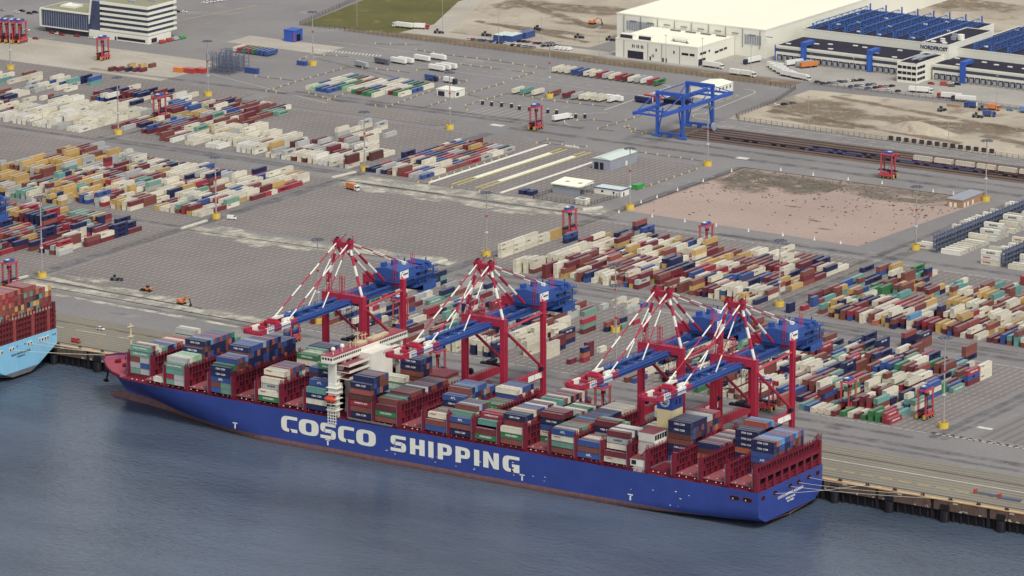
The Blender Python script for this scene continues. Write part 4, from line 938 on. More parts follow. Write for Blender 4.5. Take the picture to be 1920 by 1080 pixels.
for j in range(5):
    for q in range(3 if j < 3 else 2): add(-94*ROWP, 346+j*12.54, q*CH, 12.19, 'y', 'c' if j < 4 else 'y', 'mid', i=-94, j=j*2, tier=q, T=3 if j < 3 else 2)
zone('crane', -372, -352, 168, 280, P_C, .72, (75, 22, 3), 17, skip=(2, (0,)), p20=.5); zone('crane', -350, -312, 172, 284, P_C, .7, (60, 34, 6), 18, skip=(4, (0, 1)), p20=.5); zone('crane', -310, -292, 162, 200, 'gcmbondd', .8, (80, 20, 0), 19); zone('crane', -310, -276, 205, 284, 'gcrnbmd', .55, (50, 45, 5), 23, skip=(3, (0, 1)), p20=.4)
zone('crane', -290, -252, 161, 232, 'ccccgbmnn', .95, (20, 30, 50), 20, edge=.4); zone('crane', -272, -262, 236, 284, 'gcdrmb', .5, (40, 45, 15), 21, p20=.4)
zone('left', -745, -712, 318, 452, P_Y, .88, (25, 60, 15), 24, edge=.9); zone('left', -710, -655, 316, 446, P_L1, .9, (38, 52, 10), 25, p20=.45, edge=.9); zone('left', -653, -614, 326, 440, P_L1E, .95, (32, 60, 8), 26, edge=.8); zone('left', -612, -570, 336, 452, P_L1E, .95, (36, 58, 6), 27, p20=.2, edge=.6)
zone('lowleft', -740, -668, 190, 296, P_RB, .8, (40, 50, 10), 28, edge=.9); zone('lowleft', -666, -606, 186, 296, P_RB, .9, (40, 48, 12), 29, p20=.25, edge=.5); zone('lowleft', -604, -580, 216, 300, 'gncmrb', .85, (30, 45, 25), 31, edge=.6)
zone('upmid', -720, -640, 490, 560, P_LY, .75, (62, 36, 2), 32, edge=1.2); zone('upmid', -638, -574, 488, 540, 'ccccwgbmk', .93, (55, 42, 3), 33, edge=.5); zone('upmid', -640, -600, 548, 596, 'ccgwb', .5, (60, 40, 0), 34, skip=(4, (0, 1))); zone('upmid', -596, -580, 545, 575, 'ceb', .4, (0, 100, 0), 35, skip=(3, (0,)))
zone('upleft', -905, -845, 470, 528, 'cccgbmyr', .85, (40, 55, 5), 36, p20=.3, edge=.5); zone('upleft', -842, -776, 482, 560, P_W, .92, (45, 52, 3), 37, edge=.7); zone('upleft', -842, -776, 566, 618, 'ccwbmnu', .5, (75, 25, 0), 38, edge=.8); zone('upleft', -770, -700, 502, 622, 'bmcynudgcmb', .84, (70, 30, 0), 39, edge=.9); zone('upleft', -930, -864, 565, 622, 'cccgbtun', .62, (85, 15, 0), 40, skip=(2, (0,)), edge=.8)
zone('upleft', -900, -846, 535, 562, 'bmnyc', .5, (80, 20, 0), 44); zone('upleft', -940, -908, 470, 560, 'cgbn', .6, (50, 50, 0), 45)
zone('small', -562, -518, 487, 588, 'ccbbmmyygurn', .98, (92, 8, 0), 41, edge=.25)
for k, c in enumerate('cccuuccrgcrmcgwre'): add(-632+k*5.0, 802-k*.1, 1.3, 12.19, 'y', c, 'north', i=k, j=0, tier=0, T=1)
for k, c in enumerate('crereuuu'): add(-853+k*3.9, 745-k*.1, 1.0, 12.19, 'y', c, 'north', i=70+k, j=0, tier=0, T=1)
for k, (x, y, c) in enumerate(((-615, 728, 'c'), (-609, 729, 't'), (-601, 730, 'c'), (-590, 733, 'b'), (-580, 734, 'm'), (-573, 734, 'g'), (-568, 735, 'c'), (-564, 735, 'c'), (-559, 736, 'c'), (-555, 736, 'c'), (-548, 738, 'w'))): add(x, y, 1.3, 12.19, 'y', c, 'north', i=20+k, j=1, tier=0, T=1)
for r, (x0, y0, cols) in enumerate(((-737, 669, 'cuuccpcc'), (-704, 674, 'mccccene'))):
    for k in range(8):
        for j in range(4):
            if (j == 0 and k > 4) : continue
            add(x0+k*4.4, y0+j*13-k*.6, 0, 12.19, 'y', random.Random(r*50+k*7+j).choice(cols+'eubm'), 'north', i=40+r*10+k, j=j, tier=0, T=1)
for x, y, c, L in ((-21.5, 159.5, 'r', 12.19), (-28, 160, 'k', 6.06), (-37, 271, 'n', 6.06), (-32, 278, 't', 6.06), (-190, 222, 'g', 6.06)): add(x, y, 0, L, 'y', c, 'front', i=round(x/ROWP), j=60, tier=0, T=1, lone=True)
for x, y, c, T in ((-208, 425, 'c', 2), (-246, 442, 'c', 1), (-98, 446, 'r', 2), (-20, 440, 'c', 2), (-53, 447, 'e', 2)):
    for q in range(T): add(x, y, q*CH, 12.19, 'y', c if q == T-1 else 'b', 'right' if x > -180 else 'mid', i=round(x/ROWP), j=80, tier=q, T=T, lone=True)
# ---- stack on the stern of the pale blue ship, seen end on
rn2 = random.Random(77)
for i in range(23):
    y = 2.1+i*2.46+CW/2; n = 5 if y < 47 else 4
    if 33 < y < 36: n = 4
    for q in range(n): add(-457.5, y, 21.2+q*2.82, 12.19, 'x', rn2.choice('bbbbmmsssyyyynrtkoo' if q < n-1 else 'ssbbyrmcso'), 'ship2', bay=99, row=i, tier=q, T=n, top=q == n-1, side=False, aft=True, h=2.8, half='', lowprio=True)
# stacks set one by one along the block edges: block, row, near end y, colours from the top, feet
OV_ = [('f',-18,161.6,'t',40),('f',-16,158.9,'c',40),('f',-15,159.1,'c',40),('f',-14,159.2,'c',40),('f',-13,158.5,'m',20),('f',-12,160.1,'e',40),('f',-11,161.1,'c',40),('f',-17,176.2,'um',40),('f',-10,172.5,'rc',40),('f',-9,185.9,'nn',20),('f',-7,188.9,'ctu',20),('f',-6,188.5,'dc',40),('f',-6,227.9,'d',40),('f',-6,243.5,'rum',40),('f',-6,256.7,'ccc',40),('f',-12,241.6,'um',40),('f',-10,248.5,'bbb',40),('f',-11,263.8,'uu',40),('f',-12,285.1,'bbn',40),('f',-10,214.6,'mc',40),('f',-10,188.3,'ccc',40),('f',-14,198.7,'ccc',40),('f',-14,200.8,'cc',40),('f',-12,171.6,'mc',40),('f',-16,221.1,'cc',40),('f',-16,238.3,'lc',40),('f',-19,279.9,'bb',40),('f',-16,269.3,'rn',40),('f',-15,263.3,'ec',40),('f',-18,267.3,'kk',40),('f',-23,271.9,'nnb',40),('f',-27,286.7,'nn',40),('f',-20,295.2,'nbb',40),('f',-22,293.2,'snn',40),('f',-24,251.8,'bb',40),('f',-25,241.0,'dd',40),('f',-24,224.2,'cc',40),('r',-44,324.4,'nn',20),('r',-44,325.8,'ty',40),('r',-43,332.4,'r',20),('r',-40,331.6,'tb',20),('r',-38,328.8,'ym',40),('r',-37,328.1,'ny',40),('r',-36,327.0,'bb',40),('r',-35,327.5,'ru',40),('r',-33,326.5,'cc',40),('r',-33,326.7,'cc',40),('r',-31,325.9,'o',20),('r',-31,325.6,'b',20),('r',-29,325.9,'ny',40),('r',-28,324.5,'bn',40),('r',-26,327.5,'lcc',40),('r',-24,329.8,'rm',40),('r',-23,328.9,'mm',40),('r',-22,330.1,'yy',40),('r',-21,330.3,'ym',40),('r',-44,348.0,'mm',40),('r',-47,424.7,'n',40),('r',-43,429.2,'yy',40),('r',-44,422.0,'bu',40),('r',-44,411.5,'mu',40),('r',-38,364.6,'cc',40),('m',-87,319.3,'ccc',40),('m',-86,323.6,'ccc',40),('m',-85,324.3,'ccb',40),('m',-85,325.3,'my',40),('m',-82,318.3,'mmm',40),('m',-81,323.5,'ccc',40),('m',-80,324.6,'by',40),('m',-80,326.7,'uy',40),('m',-77,322.0,'bb',40),('m',-76,323.0,'nu',40),('m',-75,324.8,'c',40),('m',-73,324.0,'cc',40),('m',-72,326.1,'bc',40),('m',-71,326.2,'o',20),('m',-70,326.0,'u',20),('m',-69,325.7,'ry',40),('m',-68,324.9,'gm',40),('m',-91,394.0,'un',40),('m',-84,431.3,'un',40),('m',-84,435.8,'n',40),('m',-87,442.5,'sn',40),('m',-87,391.7,'bc',40),('m',-84,409.5,'bb',40),('m',-81,403.6,'cc',40),('m',-71,349.4,'un',40),('c',-59,185.6,'mmn',40),('c',-60,200.9,'nbn',40),('c',-53,177.8,'nor',20),('c',-54,187.9,'mmm',20),('c',-54,193.5,'nbu',20),('c',-54,200.1,'c',20),('c',-54,171.5,'m',20),('c',-61,226.9,'rdm',40),('c',-59,237.7,'sn',40),('c',-66,258.9,'d',40),('c',-58,239.5,'b',20),('c',-60,257.7,'n',20),('c',-58,246.0,'d',20),('c',-66,270.3,'g',20),('c',-66,276.8,'g',20),('c',-66,282.8,'m',20),('c',-66,288.7,'c',40),('c',-64,288.6,'c',40),('c',-64,296.1,'r',20),('c',-62,276.4,'g',20),('c',-62,282.9,'g',20),('c',-62,290.9,'u',20),('c',-58,257.7,'r',20),('c',-61,173.6,'ccc',40),('c',-58,174.0,'ccc',40),('c',-63,211.6,'cc',40),('c',-65,227.4,'cc',40),('c',-43,157.0,'b',40),('c',-42,157.5,'u',40)]
ov = []
for s_, r_, y_, cols_, l_ in OV_:
    sn = {'f': 'front', 'r': 'right', 'm': 'mid', 'c': 'crane'}[s_]; L_ = 12.19 if l_ == 40 else 6.06
    for q_, c_ in enumerate(reversed(cols_)): ov.append(dict(x=r_*ROWP, y=y_, z=q_*CH, L=L_, d='y', c=c_, site=sn, i=r_, j=0, tier=q_, T=len(cols_)))
CON = ov+CON
# remove overlaps (same row, overlapping y, same tier), keeping the first
occ = {}
keep = []
for c in CON:
    if c['d'] != 'y': keep.append(c); continue
    key = (round(c['x']/ROWP), c['tier']); ok = all(c['y'] >= b or c['y']+c['L'] <= a for a, b in occ.get(key, []))
    if ok: occ.setdefault(key, []).append((c['y'], c['y']+c['L'])); keep.append(c)
CON = keep
def topped(c): return any(not (c['y']+c['L'] <= a+.5 or c['y'] >= b-.5) for a, b in occ.get((round(c['x']/ROWP), c['tier']+1), []))
def support(c):
    if c['tier'] == 0: return True
    return any(not (c['y']+c['L'] <= a+.5 or c['y'] >= b-.5) for a, b in occ.get((round(c['x']/ROWP), c['tier']-1), []))
CON = [c for c in CON if c['d'] == 'x' or support(c)]
CAMP = Vector((1054.446, -1793.942, 616.656))
for c in CON:
    if c['d'] == 'x':
        c['lx'], c['ly'] = c['x']-c['L']/2, c['y']; a = 0
        if c['side']: a += c['L']*2.6*.80
        if c['top']: a += c['L']*2.4*.24
        if c['aft']: a += 2.4*2.6*.53
    else:
        c['lx'], c['ly'] = c['x'], c['y']+c['L']/2; k = (round(c['x']/ROWP)+1, c['tier']); a = 0
        side = any(p_ < c['y']+c['L']-2 and q_ > c['y']+2 for p_, q_ in occ.get(k, [])); c['side'] = not side
        frontb = any(abs(q_-c['y']) < 2 for p_, q_ in occ.get((round(c['x']/ROWP), c['tier']), [])); c['top'] = not topped(c)
        a = c['L']*2.6*.53*(1 if not side else .18)+(2.4*2.6*.8 if not frontb else 0)+(c['L']*2.4*.24 if c['top'] else 0)
    d = (Vector((c['lx'], c['ly'], c['z']))-CAMP).length; c['score'] = a/d**2
    if c['site'] == 'ship2': c['score'] = 0
CON.sort(key=lambda c: -c['score'])
ORD = ['first', 'second', 'third', 'fourth', 'fifth', 'sixth', 'seventh', 'eighth', 'ninth', 'tenth', 'eleventh', 'twelfth', 'thirteenth', 'fourteenth', 'fifteenth', 'sixteenth', 'seventeenth', 'eighteenth', 'nineteenth']
def nth(n):
    if n < 20: return ORD[n-1]
    t_, u_ = ['twent', 'thirt', 'fort', 'fift', 'sixt'][n//10-2], n % 10
    return t_+'ieth' if u_ == 0 else t_+'y-'+ORD[u_-1]
for s in SITE:
    cs = [c for c in CON if c['site'] == s]
    if not cs: continue
    rows = sorted({round(c['x']/ROWP) for c in cs}); rk = {r: len(rows)-i for i, r in enumerate(rows)}
    for c in cs:
        c['rown'] = rk[round(c['x']/ROWP)]
        ys = sorted({round(o['y']/6.2) for o in cs if round(o['x']/ROWP) == round(c['x']/ROWP)}); c['pos'] = ys.index(round(c['y']/6.2))+1
SHORT = {'front': 'front yard block right of the cranes', 'crane': 'yard block behind the cranes', 'mid': 'yard block below the gravel pit', 'right': 'yard block at the right edge', 'left': 'large left yard block', 'lowleft': 'lower left yard block', 'upleft': 'upper left cream yard block', 'upmid': 'upper left centre yard block', 'small': 'block beside the white strips', 'north': 'northern trailer park'}
bays = sorted(RUN); BAYN = {k: i+1 for i, k in enumerate(sorted(BAY))}
seen = set()
LOGO = {'n': ('CMA CGM', 'text_white', 1.25), 'e': ('EVERGREEN', 'text_white', 1.25), 'd': ('CHINA SHIPPING', 'text_white', 1.15), 'u': ('APL', 'text_white', 1.7), 'g': ('MAERSK', 'text_dark', 1.3), 'c': ('HAMBURG', 'text_red', .7), 'r': ('HAMBURG SUD', 'text_white', 1.1), 'w': ('MAERSK', 'text_dark', 1.3)}
STUFF = []
nind = 0
for c in CON:
    if nind >= 300: STUFF.append(c); continue
    cn = CC[c['c']][0]; sz = 'short' if c['L'] < 8 else 'long'
    if c['d'] == 'x':
        hn = {'fore': 'fore half, ', 'aft': 'aft half, '}[c['half']] if c['half'] else ''
        lab = '%s ship container, %s%s bay from bow, %s row from port, %s tier' % (cn, hn, nth(BAYN[c['bay']]), nth(c['row']+1), nth(c['tier']+1)); grp = 'containers loaded on the blue ship'
    else:
        tn = 'unstacked' if c['T'] == 1 else ('bottom tier' if c['tier'] == 0 else 'top tier' if c['tier'] == c['T']-1 else 'middle tier'); grp = 'containers stacked in the yard'
        lab = '%s %s container, %s, %s place in %s row from right, %s' % (sz, cn, tn, nth(c['pos']), nth(c['rown']), {'front': 'front yard', 'crane': 'yard behind cranes', 'mid': 'central yard', 'right': 'right yard', 'left': 'left yard', 'lowleft': 'lower-left yard', 'upleft': 'upper-left yard', 'upmid': 'upper-centre yard', 'small': 'strip-side yard', 'north': 'northern park'}[c['site']])
    if lab in seen: STUFF.append(c); continue
    seen.add(lab); nind += 1
    bm_, dm_ = cmesh(c['L'], c['c'])
    t = thing('container', lab, 'container', (c['x'], c['y'], c['z']), 0 if c['d'] == 'y' else R(90), grp)
    ob('body', bm_, t); ob('door', dm_, t)
    lg = LOGO.get(c['c']); rr = random.Random(nind)
    if lg and c['side'] and c['L'] > 8 and rr.random() < (.85 if c['c'] in 'nedr' else .45):
        small = c['c'] == 'c'
        me = text_mesh(lg[0], lg[2], MATS[lg[1]], .015, bold=.02)
        if c['d'] == 'y': l = ob('lettering', me, t, (CW/2+.03, c['L']*(.5 if not small else .2), CH*.55 if not small else CH*.72)); l.rotation_euler = (R(90), 0, R(90))
        else: l = ob('lettering', me, t, (-CW/2-.03, c['L']*(.5 if not small else .75), CH*.55 if not small else CH*.72)); l.rotation_euler = (R(90), 0, R(-90))
# everything past the limit stays real geometry in one object
sb = MB(); keys = list(CC); NR = len(keys)+3; ki = {k: i for i, k in enumerate(keys)}; lb_ = {}
rs = random.Random(3)
for c in STUFF:
    m = ki[c['c']]; t_ = rs.random(); L_ = c['L']; h = CH
    if c['d'] == 'y': x0, x1, y0, y1 = c['x']-CW/2, c['x']+CW/2, c['y'], c['y']+L_
    else: x0, x1, y0, y1 = c['x']-L_, c['x'], c['y']-CW/2, c['y']+CW/2; h = c['h']-.10
    z0 = c['z']; zt = z0+h; dd = .07
    # recessed panels inside a proud frame on the visible sides, recessed roof
    sb.box(x0+dd, x1-dd, y0+dd, y1-dd, z0+.02, zt-.05, m, t_, bottom=False); sb.m[-5] = m+NR
    for (a, b_) in ((x0, y0), (x1-.16, y0), (x1-.16, y1-.16), (x0, y1-.16)): sb.box(a, a+.16, b_, b_+.16, z0, zt, m, (t_+.35) % 1, bottom=False)
    sb.box(x0+.16, x1-.16, y0, y0+.14, zt-.13, zt, m, (t_+.2) % 1, False); sb.box(x1-.14, x1, y0+.16, y1-.16, zt-.13, zt, m, (t_+.2) % 1, False)
    sb.box(x0+.16, x1-.16, y0, y0+.14, z0, z0+.14, m, (t_+.8) % 1, False); sb.box(x1-.14, x1, y0+.16, y1-.16, z0, z0+.14, m, (t_+.8) % 1, False)
NK = len(keys); K2 = {'text_white': NK, 'text_dark': NK+1, 'text_red': NK+2}
rs = random.Random(5)
for c in STUFF:                                                   # lettering on the visible long sides
    lg = LOGO.get(c['c'])
    if not lg or not c['side'] or c['L'] < 8 or rs.random() > (.7 if c['c'] in 'nedr' else .4): continue
    me = text_mesh(lg[0], lg[2], MATS[lg[1]], 0, bold=.02); i = len(sb.v); m = K2[lg[1]]
    small = c['c'] == 'c'
    for v in me.vertices:
        u_, w_ = v.co.x, v.co.y
        zz = c['z']+CH*(.55 if not small else .72)+w_
        if c['d'] == 'y': sb.v.append((c['x']+CW/2+.02, c['y']+c['L']*(.5 if not small else .2)+u_, zz))
        else: sb.v.append((c['x']-c['L']*(.5 if not small else .75)+u_, c['y']-CW/2-.02, zz))
    for p_ in me.polygons: sb.f.append(tuple(i+k for k in p_.vertices)); sb.m.append(m); sb.t.append(0)
so_ = ob('stacked_containers', sb.mesh('stacked_containers', [CM[k] for k in keys]+[MATS['text_white'], MATS['text_dark'], MATS['text_red']]+[CMR[k] for k in keys], tone=True), kind='stuff')
so_['label'] = 'remaining mass of stacked coloured containers in the yard blocks and inner ship rows'
print('containers', len(CON), 'individual', nind, 'stuff faces', len(sb.f))
# ------------------------------------------------------------------ ship to shore cranes
paint('crane_red', rgb(186, 26, 66), .45, .12, .3, dirt=.15, dirtcol=rgb(120, 20, 44), streak=True, spec=.4); paint('crane_red_light', rgb(200, 58, 82), .5, .12, .3)
paint('crane_blue', rgb(44, 88, 166), .45, .12, .3, dirt=.15, dirtcol=rgb(26, 52, 120), spec=.4); paint('crane_white', rgb(240, 238, 226), .5, .08, .4)
paint('crane_dark', rgb(34, 34, 50), .5, .2, .6); paint('sign_white', rgb(246, 246, 236), .5, .03, .5); paint('sign_red', rgb(206, 40, 56), .5, .05, .5); paint('sign_navy', rgb(40, 44, 96), .5, .05, .5)
CR, CB, CWH, CD = MATS['crane_red'], MATS['crane_blue'], MATS['crane_white'], MATS['crane_dark']
def striped(b, p, q, r, n, seg, first=0, fl=1.0):
    P, Q = Vector(p), Vector(q)
    for k in range(seg):
        b.tube(P.lerp(Q, k/seg), P.lerp(Q, (k+1)/seg), r, n, (first+k) % 2, cap=(k in (0, seg-1)))
def rail_line(b, p, q, h=1.1, step=2.2, m=0, w_=.07):
    P, Q = Vector(p), Vector(q); L_ = (Q-P).length; n = max(1, int(L_/step))
    for k in range(n+1):
        c = P.lerp(Q, k/n); b.box(c.x-w_, c.x+w_, c.y-w_, c.y+w_, c.z, c.z+h, m)
    up = Vector((0, 0, h)); b.beam(P+up, Q+up, .1, .1, m); b.beam(P+up*.5, Q+up*.5, .08, .08, m)
def make_crane(label):
    t = thing('quay_crane', label, 'quay crane', (-277.5, 66, 0), 0, 'red and blue quay cranes')
    for sx in (-1, 1):
        for y in (0, 35):
            b = MB(); w_ = 2.5 if y == 0 else 2.0; d_ = 3.0 if y == 0 else 2.6
            b.box(sx*11.3-w_/2, sx*11.3+w_/2, y-d_/2, y+d_/2, 4.2, 46.6 if y == 0 else 48.2)
            for z in range(8, 46, 9): b.box(sx*11.3-w_/2-.06, sx*11.3+w_/2+.06, y-d_/2-.06, y+d_/2+.06, z, z+.25)
            b.tube((sx*11.3+w_/2+.35, y, 5), (sx*11.3+w_/2+.35, y, 44), .22, 4, 0, cap=False)
            part('leg', b, CR, t)
            b = MB()
            for k in range(4):
                x = sx*11.3+(k-1.5)*2.6; b.box(x-1.1, x+1.1, y-.7, y+.7, .55, 1.6, 0)
                for e in (-.55, .55): b.tube((x+e, y-.35, .5), (x+e, y+.35, .5), .45, 8, 1)
            b.box(sx*11.3-4.2, sx*11.3+4.2, y-.8, y+.8, 1.6, 2.6, 0); b.box(sx*11.3-1.4, sx*11.3+1.4, y-1, y+1, 2.6, 4.4, 0)
            part('bogie', b, [CR, CD], t)
    for y in (0, 35):
        b = MB(); b.box(-10, 10, y-1.0, y+1.0, 4.4, 6.6); part('sill_beam', b, CR, t)
    for sx in (-1, 1):
        b = MB(); b.box(sx*11.3-.9, sx*11.3+.9, 1.5, 33.7, 13.6, 17.2, 0); rail_line(b, (sx*11.3-.7, 2, 17.2), (sx*11.3-.7, 33, 17.2)); rail_line(b, (sx*11.3+.7, 2, 17.2), (sx*11.3+.7, 33, 17.2))
        part('portal_beam', b, CR, t)
        b = MB(); b.tube((sx*11.3, 1.4, 44.0), (sx*11.3, 33.8, 19.0), .75, 10); b.box(sx*11.3-.5, sx*11.3+.5, 31.0, 34, 17.0, 20.2); part('diagonal_brace', b, CR, t)
        b = MB(); b.tube((sx*11.3, 1.4, 44.6), (sx*11.3, 33.8, 46.4), .6, 8); part('upper_tie', b, MATS['crane_red_light'], t)
    b = MB(); b.box(12.3, 12.4, 20, 25.4, 14.2, 17.0); b.box(12.3, 12.4, 25.8, 32, 14.2, 17.0); part('name_board', b, MATS['sign_white'], t)
    b = MB(); b.box(-12.6, 12.6, -1.3, 1.3, 46.6, 50.2, 0); b.box(-12.6, 12.6, -1.4, 1.4, 50.2, 50.35, 1); rail_line(b, (-12.4, -1.2, 50.3), (12.4, -1.2, 50.3), m=0); rail_line(b, (-12.4, 1.2, 50.3), (12.4, 1.2, 50.3), m=0)
    part('cross_beam', b, [CR, MATS['crane_red_light']], t)
    b = MB(); b.box(-12.4, 12.4, 33.6, 36.4, 48.2, 52.0, 0); b.box(-12.4, 12.4, 33.5, 36.5, 52.0, 52.15, 1); rail_line(b, (-12.2, 33.8, 52.1), (12.2, 33.8, 52.1))
    part('cross_beam', b, [CR, MATS['crane_red_light']], t)
    for sx in (-1, 1):
        b = MB(); striped(b, (sx*11.0, 0, 50.2), (sx*3.6, 0, 75.5), .72, 10, 5, 1); part('frame_leg', b, [CR, CWH], t)
        b = MB(); striped(b, (sx*3.2, 30.4, 51.0), (sx*3.2, .8, 75.5), .75, 10, 4, 0); part('rear_brace', b, [CR, CWH], t)
        b = MB(); striped(b, (sx*4.3, -53, 48.6), (sx*3.4, -.6, 76.2), .36, 6, 7, 1); part('forestay', b, [CR, CWH], t)
        b = MB(); striped(b, (sx*4.3, -24, 48.6), (sx*3.0, -.4, 75.8), .32, 6, 4, 1); part('forestay', b, [CR, CWH], t)
        b = MB(); striped(b, (sx*4.0, 60, 52.2), (sx*3.2, .6, 76.6), .30, 6, 6, 0); part('backstay', b, [CR, CWH], t)
    b = MB(); b.box(-5.4, 5.4, -1.1, 1.1, 73.8, 76.6, 0); b.box(-5.8, -2.2, -1.8, 1.8, 76.6, 76.9, 0); b.box(2.2, 5.8, -1.8, 1.8, 76.6, 76.9, 0); b.box(-4.8, -2.6, -1, 1, 76.9, 78.2, 0); b.box(2.6, 4.8, -1, 1, 76.9, 78.2, 0)
    for x in (-3.9, -3.4, 3.4, 3.9): b.tube((x-.16, .2, 77.6), (x+.16, .2, 77.6), 1.35, 10, 1)
    rail_line(b, (-6, -1.9, 76.6), (6, -1.9, 76.6), step=1.6); rail_line(b, (-6, 1.9, 76.6), (6, 1.9, 76.6), step=1.6); b.beam((-2, 0, 77), (1.6, .4, 81), .35, .35, 0); b.box(5.2, 5.5, .6, .9, 76.9, 80.4, 0)
    b.beam((-3.4, 0, 73.8), (.2, -1.2, 70.6), .9, .9, 0); b.beam((3.4, 0, 73.8), (-.2, -1.2, 70.6), .9, .9, 0)
    part('apex_head', b, [CR, CD], t)
    # boom: twin box girders, striped towards the tip
    for sx in (-1, 1):
        b = MB(); b.box(sx*4.4-.65, sx*4.4+.65, -46, -2.2, 45.3, 48.2, 0)
        for k, (a, c) in enumerate(((-51.5, -46), (-59, -51.5), (-65, -59), (-71, -65), (-75.5, -71))): b.box(sx*4.4-.65, sx*4.4+.65, a, c, 45.3+(.35 if k > 2 else 0), 48.2, 1 if k % 2 == 0 else 2)
        rail_line(b, (sx*5.3, -45, 48.2), (sx*5.3, -4, 48.2), step=2.6, m=0)
        b.box(sx*4.4+(.65 if sx > 0 else -1.5), sx*4.4+(1.5 if sx > 0 else -.65), -70, -3, 47.0, 47.15, 0)
        part('boom_girder', b, [CB, CR, CWH], t)
    b = MB()
    for y in (-75.2, -66, -56, -46.5, -36, -26, -15, -5): b.box(-3.75, 3.75, y-.5, y+.5, 46.3, 47.6, 1 if y < -46 else 0)
    for y in (-46.5, -36, -26, -15): b.beam((-3.7, y, 47), (3.7, y+10, 47), .4, .4, 0)
    for y in (-40, -30, -20, -10):
        b.beam((3.8, y, 48.2), (2.6, y, 50.0), .25, .25, 0); b.beam((-3.8, y, 48.2), (-2.6, y, 50.0), .25, .25, 0)
    b.box(-2.8, -1.8, -46, -3, 48.4, 48.7, 0); b.box(1.6, 2.6, -24, -3, 48.2, 48.5, 0)
    part('boom_ties', b, [CB, CR], t)
    b = MB(); n = 10
    for k in range(n):
        A, B_ = R(180+180*k/n), R(180+180*(k+1)/n)
        b.beam((5.2*math.cos(A), -75.5+3.2*math.sin(A), 47.4), (5.2*math.cos(B_), -75.5+3.2*math.sin(B_), 47.4), .5, 1.3, 0)
    b.box(-4.6, 4.6, -77, -72, 46.0, 46.3, 0); b.box(-3.8, 3.8, -61.5, -58.5, 48.0, 49.3, 0); b.box(-2.5, 2.5, -60.5, -58.8, 49.3, 50.2, 0)
    rail_line(b, (-5, -78, 47.6), (5, -78, 47.6), step=1.3); rail_line(b, (-5.4, -77, 47.8), (-5.4, -60, 47.8), step=1.6); rail_line(b, (5.4, -77, 47.8), (5.4, -60, 47.8), step=1.6)
    part('boom_tip', b, [CR, CWH], t)
    for x in (-3, 3):
        b = MB(); b.box(x-.7, x+.7, -55.5, -50.2, 48.2, 49.6, 0); b.box(x-.5, x+.5, -50.2, -47, 48.2, 49.2, 0); part('boom_winch', b, CWH, t)
    for sx in (-1, 1):
        b = MB(); b.box(sx*4.4-.7, sx*4.4+.7, -2.2, 70, 45.1, 48.3, 0); b.box(sx*4.4+(.7 if sx > 0 else -1.6), sx*4.4+(1.6 if sx > 0 else -.7), -2, 70, 47.9, 48.05, 0)
        rail_line(b, (sx*6.0, 0, 48.0), (sx*6.0, 32, 48.0), step=2.4)
        part('main_girder', b, CB, t)
    b = MB()
    for y in (6, 18, 29, 40, 52, 62, 69): b.box(-3.7, 3.7, y-.5, y+.5, 45.6, 47.0)
    part('girder_ties', b, CB, t)
    # machinery house with low gable
    b = MB(); b.prism([(-4.6, 50.6), (10.2, 50.6), (10.2, 56.2), (2.8, 57.4), (-4.6, 56.2)], 32.5, 48.0, 0, axis='y'); b.box(-5.2, 10.8, 31.8, 49, 50.3, 50.6, 0); b.box(-4.6, 4.8, 33, 46, 48.3, 50.3, 0)
    rail_line(b, (10.7, 32, 50.6), (10.7, 49, 50.6), step=2); rail_line(b, (-5, 31.9, 50.6), (10.6, 31.9, 50.6), step=2)
    part('machinery_house', b, CB, t)
    b = MB(); b.cyl((1.4, 42, 57.0), 1.9, 2.4, 10, 0); b.box(-3, -1, 36, 39, 56.3, 58.6, 0); b.box(4.2, 6.0, 44, 45.4, 57, 58.4, 1); b.box(-2.6, -.6, 44, 45.8, 56.6, 58.2, 1); b.tube((.8, 46, 57), (.8, 46, 61), .15, 5, 0)
    part('roof_vent', b, [CB, CWH], t)
    b = MB(); b.box(10.22, 10.32, 34.0, 41.4, 51.6, 55.7, 0); b.prism([(35.0, 52.0), (36.6, 51.8), (36.2, 52.9), (35.2, 53.3)], 10.33, 10.37, 1, axis='x'); b.prism([(34.4, 53.4), (35.9, 55.3), (37.4, 55.4), (35.6, 54.6), (35.0, 53.4)], 10.33, 10.37, 2, axis='x')
    for k in range(8): b.box(10.33, 10.37, 36.9+k*.52, 37.28+k*.52, 53.4, 54.3, 2)
    part('sign', b, [MATS['sign_white'], MATS['sign_red'], MATS['sign_navy']], t)
    # rear equipment frames on the back end
    b = MB(); rn = random.Random(21)
    for x in (-6.5, -2, 2.5, 7):
        for y in (50, 56, 62, 68): b.box(x-.25, x+.25, y-.25, y+.25, 44.0 if y > 55 else 48, rn.choice((52, 54, 55.5)), 0)
    for z in (44.0, 48.4, 51.4):
        b.box(-7, 8, 49.5, 70.5, z, z+.25, 0)
        for a, c in (((-7, 49.5), (-7, 70.5)), ((8, 49.5), (8, 70.5)), ((-7, 70.5), (8, 70.5))): rail_line(b, (*a, z+.25), (*c, z+.25), step=1.9)
    for k in range(12):
        x, y, z = rn.uniform(-6, 6), rn.uniform(50, 67), rn.choice((44.3, 48.7, 51.7)); b.box(x, x+rn.uniform(1, 2.6), y, y+rn.uniform(1, 3), z, z+rn.uniform(1.2, 2.6), 0)
    for y in (63, 67): b.tube((-5, y, 53.4), (5, y, 53.4), 1.0, 8, 0)
    for k in range(6): b.beam((-6.5+k*2.4, 50, 44.2), (-4+k*2.4, 70, 48.3), .2, .2, 0)
    b.box(-7, 8, 58, 69, 40.6, 41.0, 0); b.box(-7, -6.6, 58, 69, 41, 44, 0); b.box(7.6, 8, 58, 69, 41, 44, 0); rail_line(b, (8, 58, 41), (8, 69, 41), step=1.6); b.box(-3, 4, 60, 66, 41, 43.4, 1)
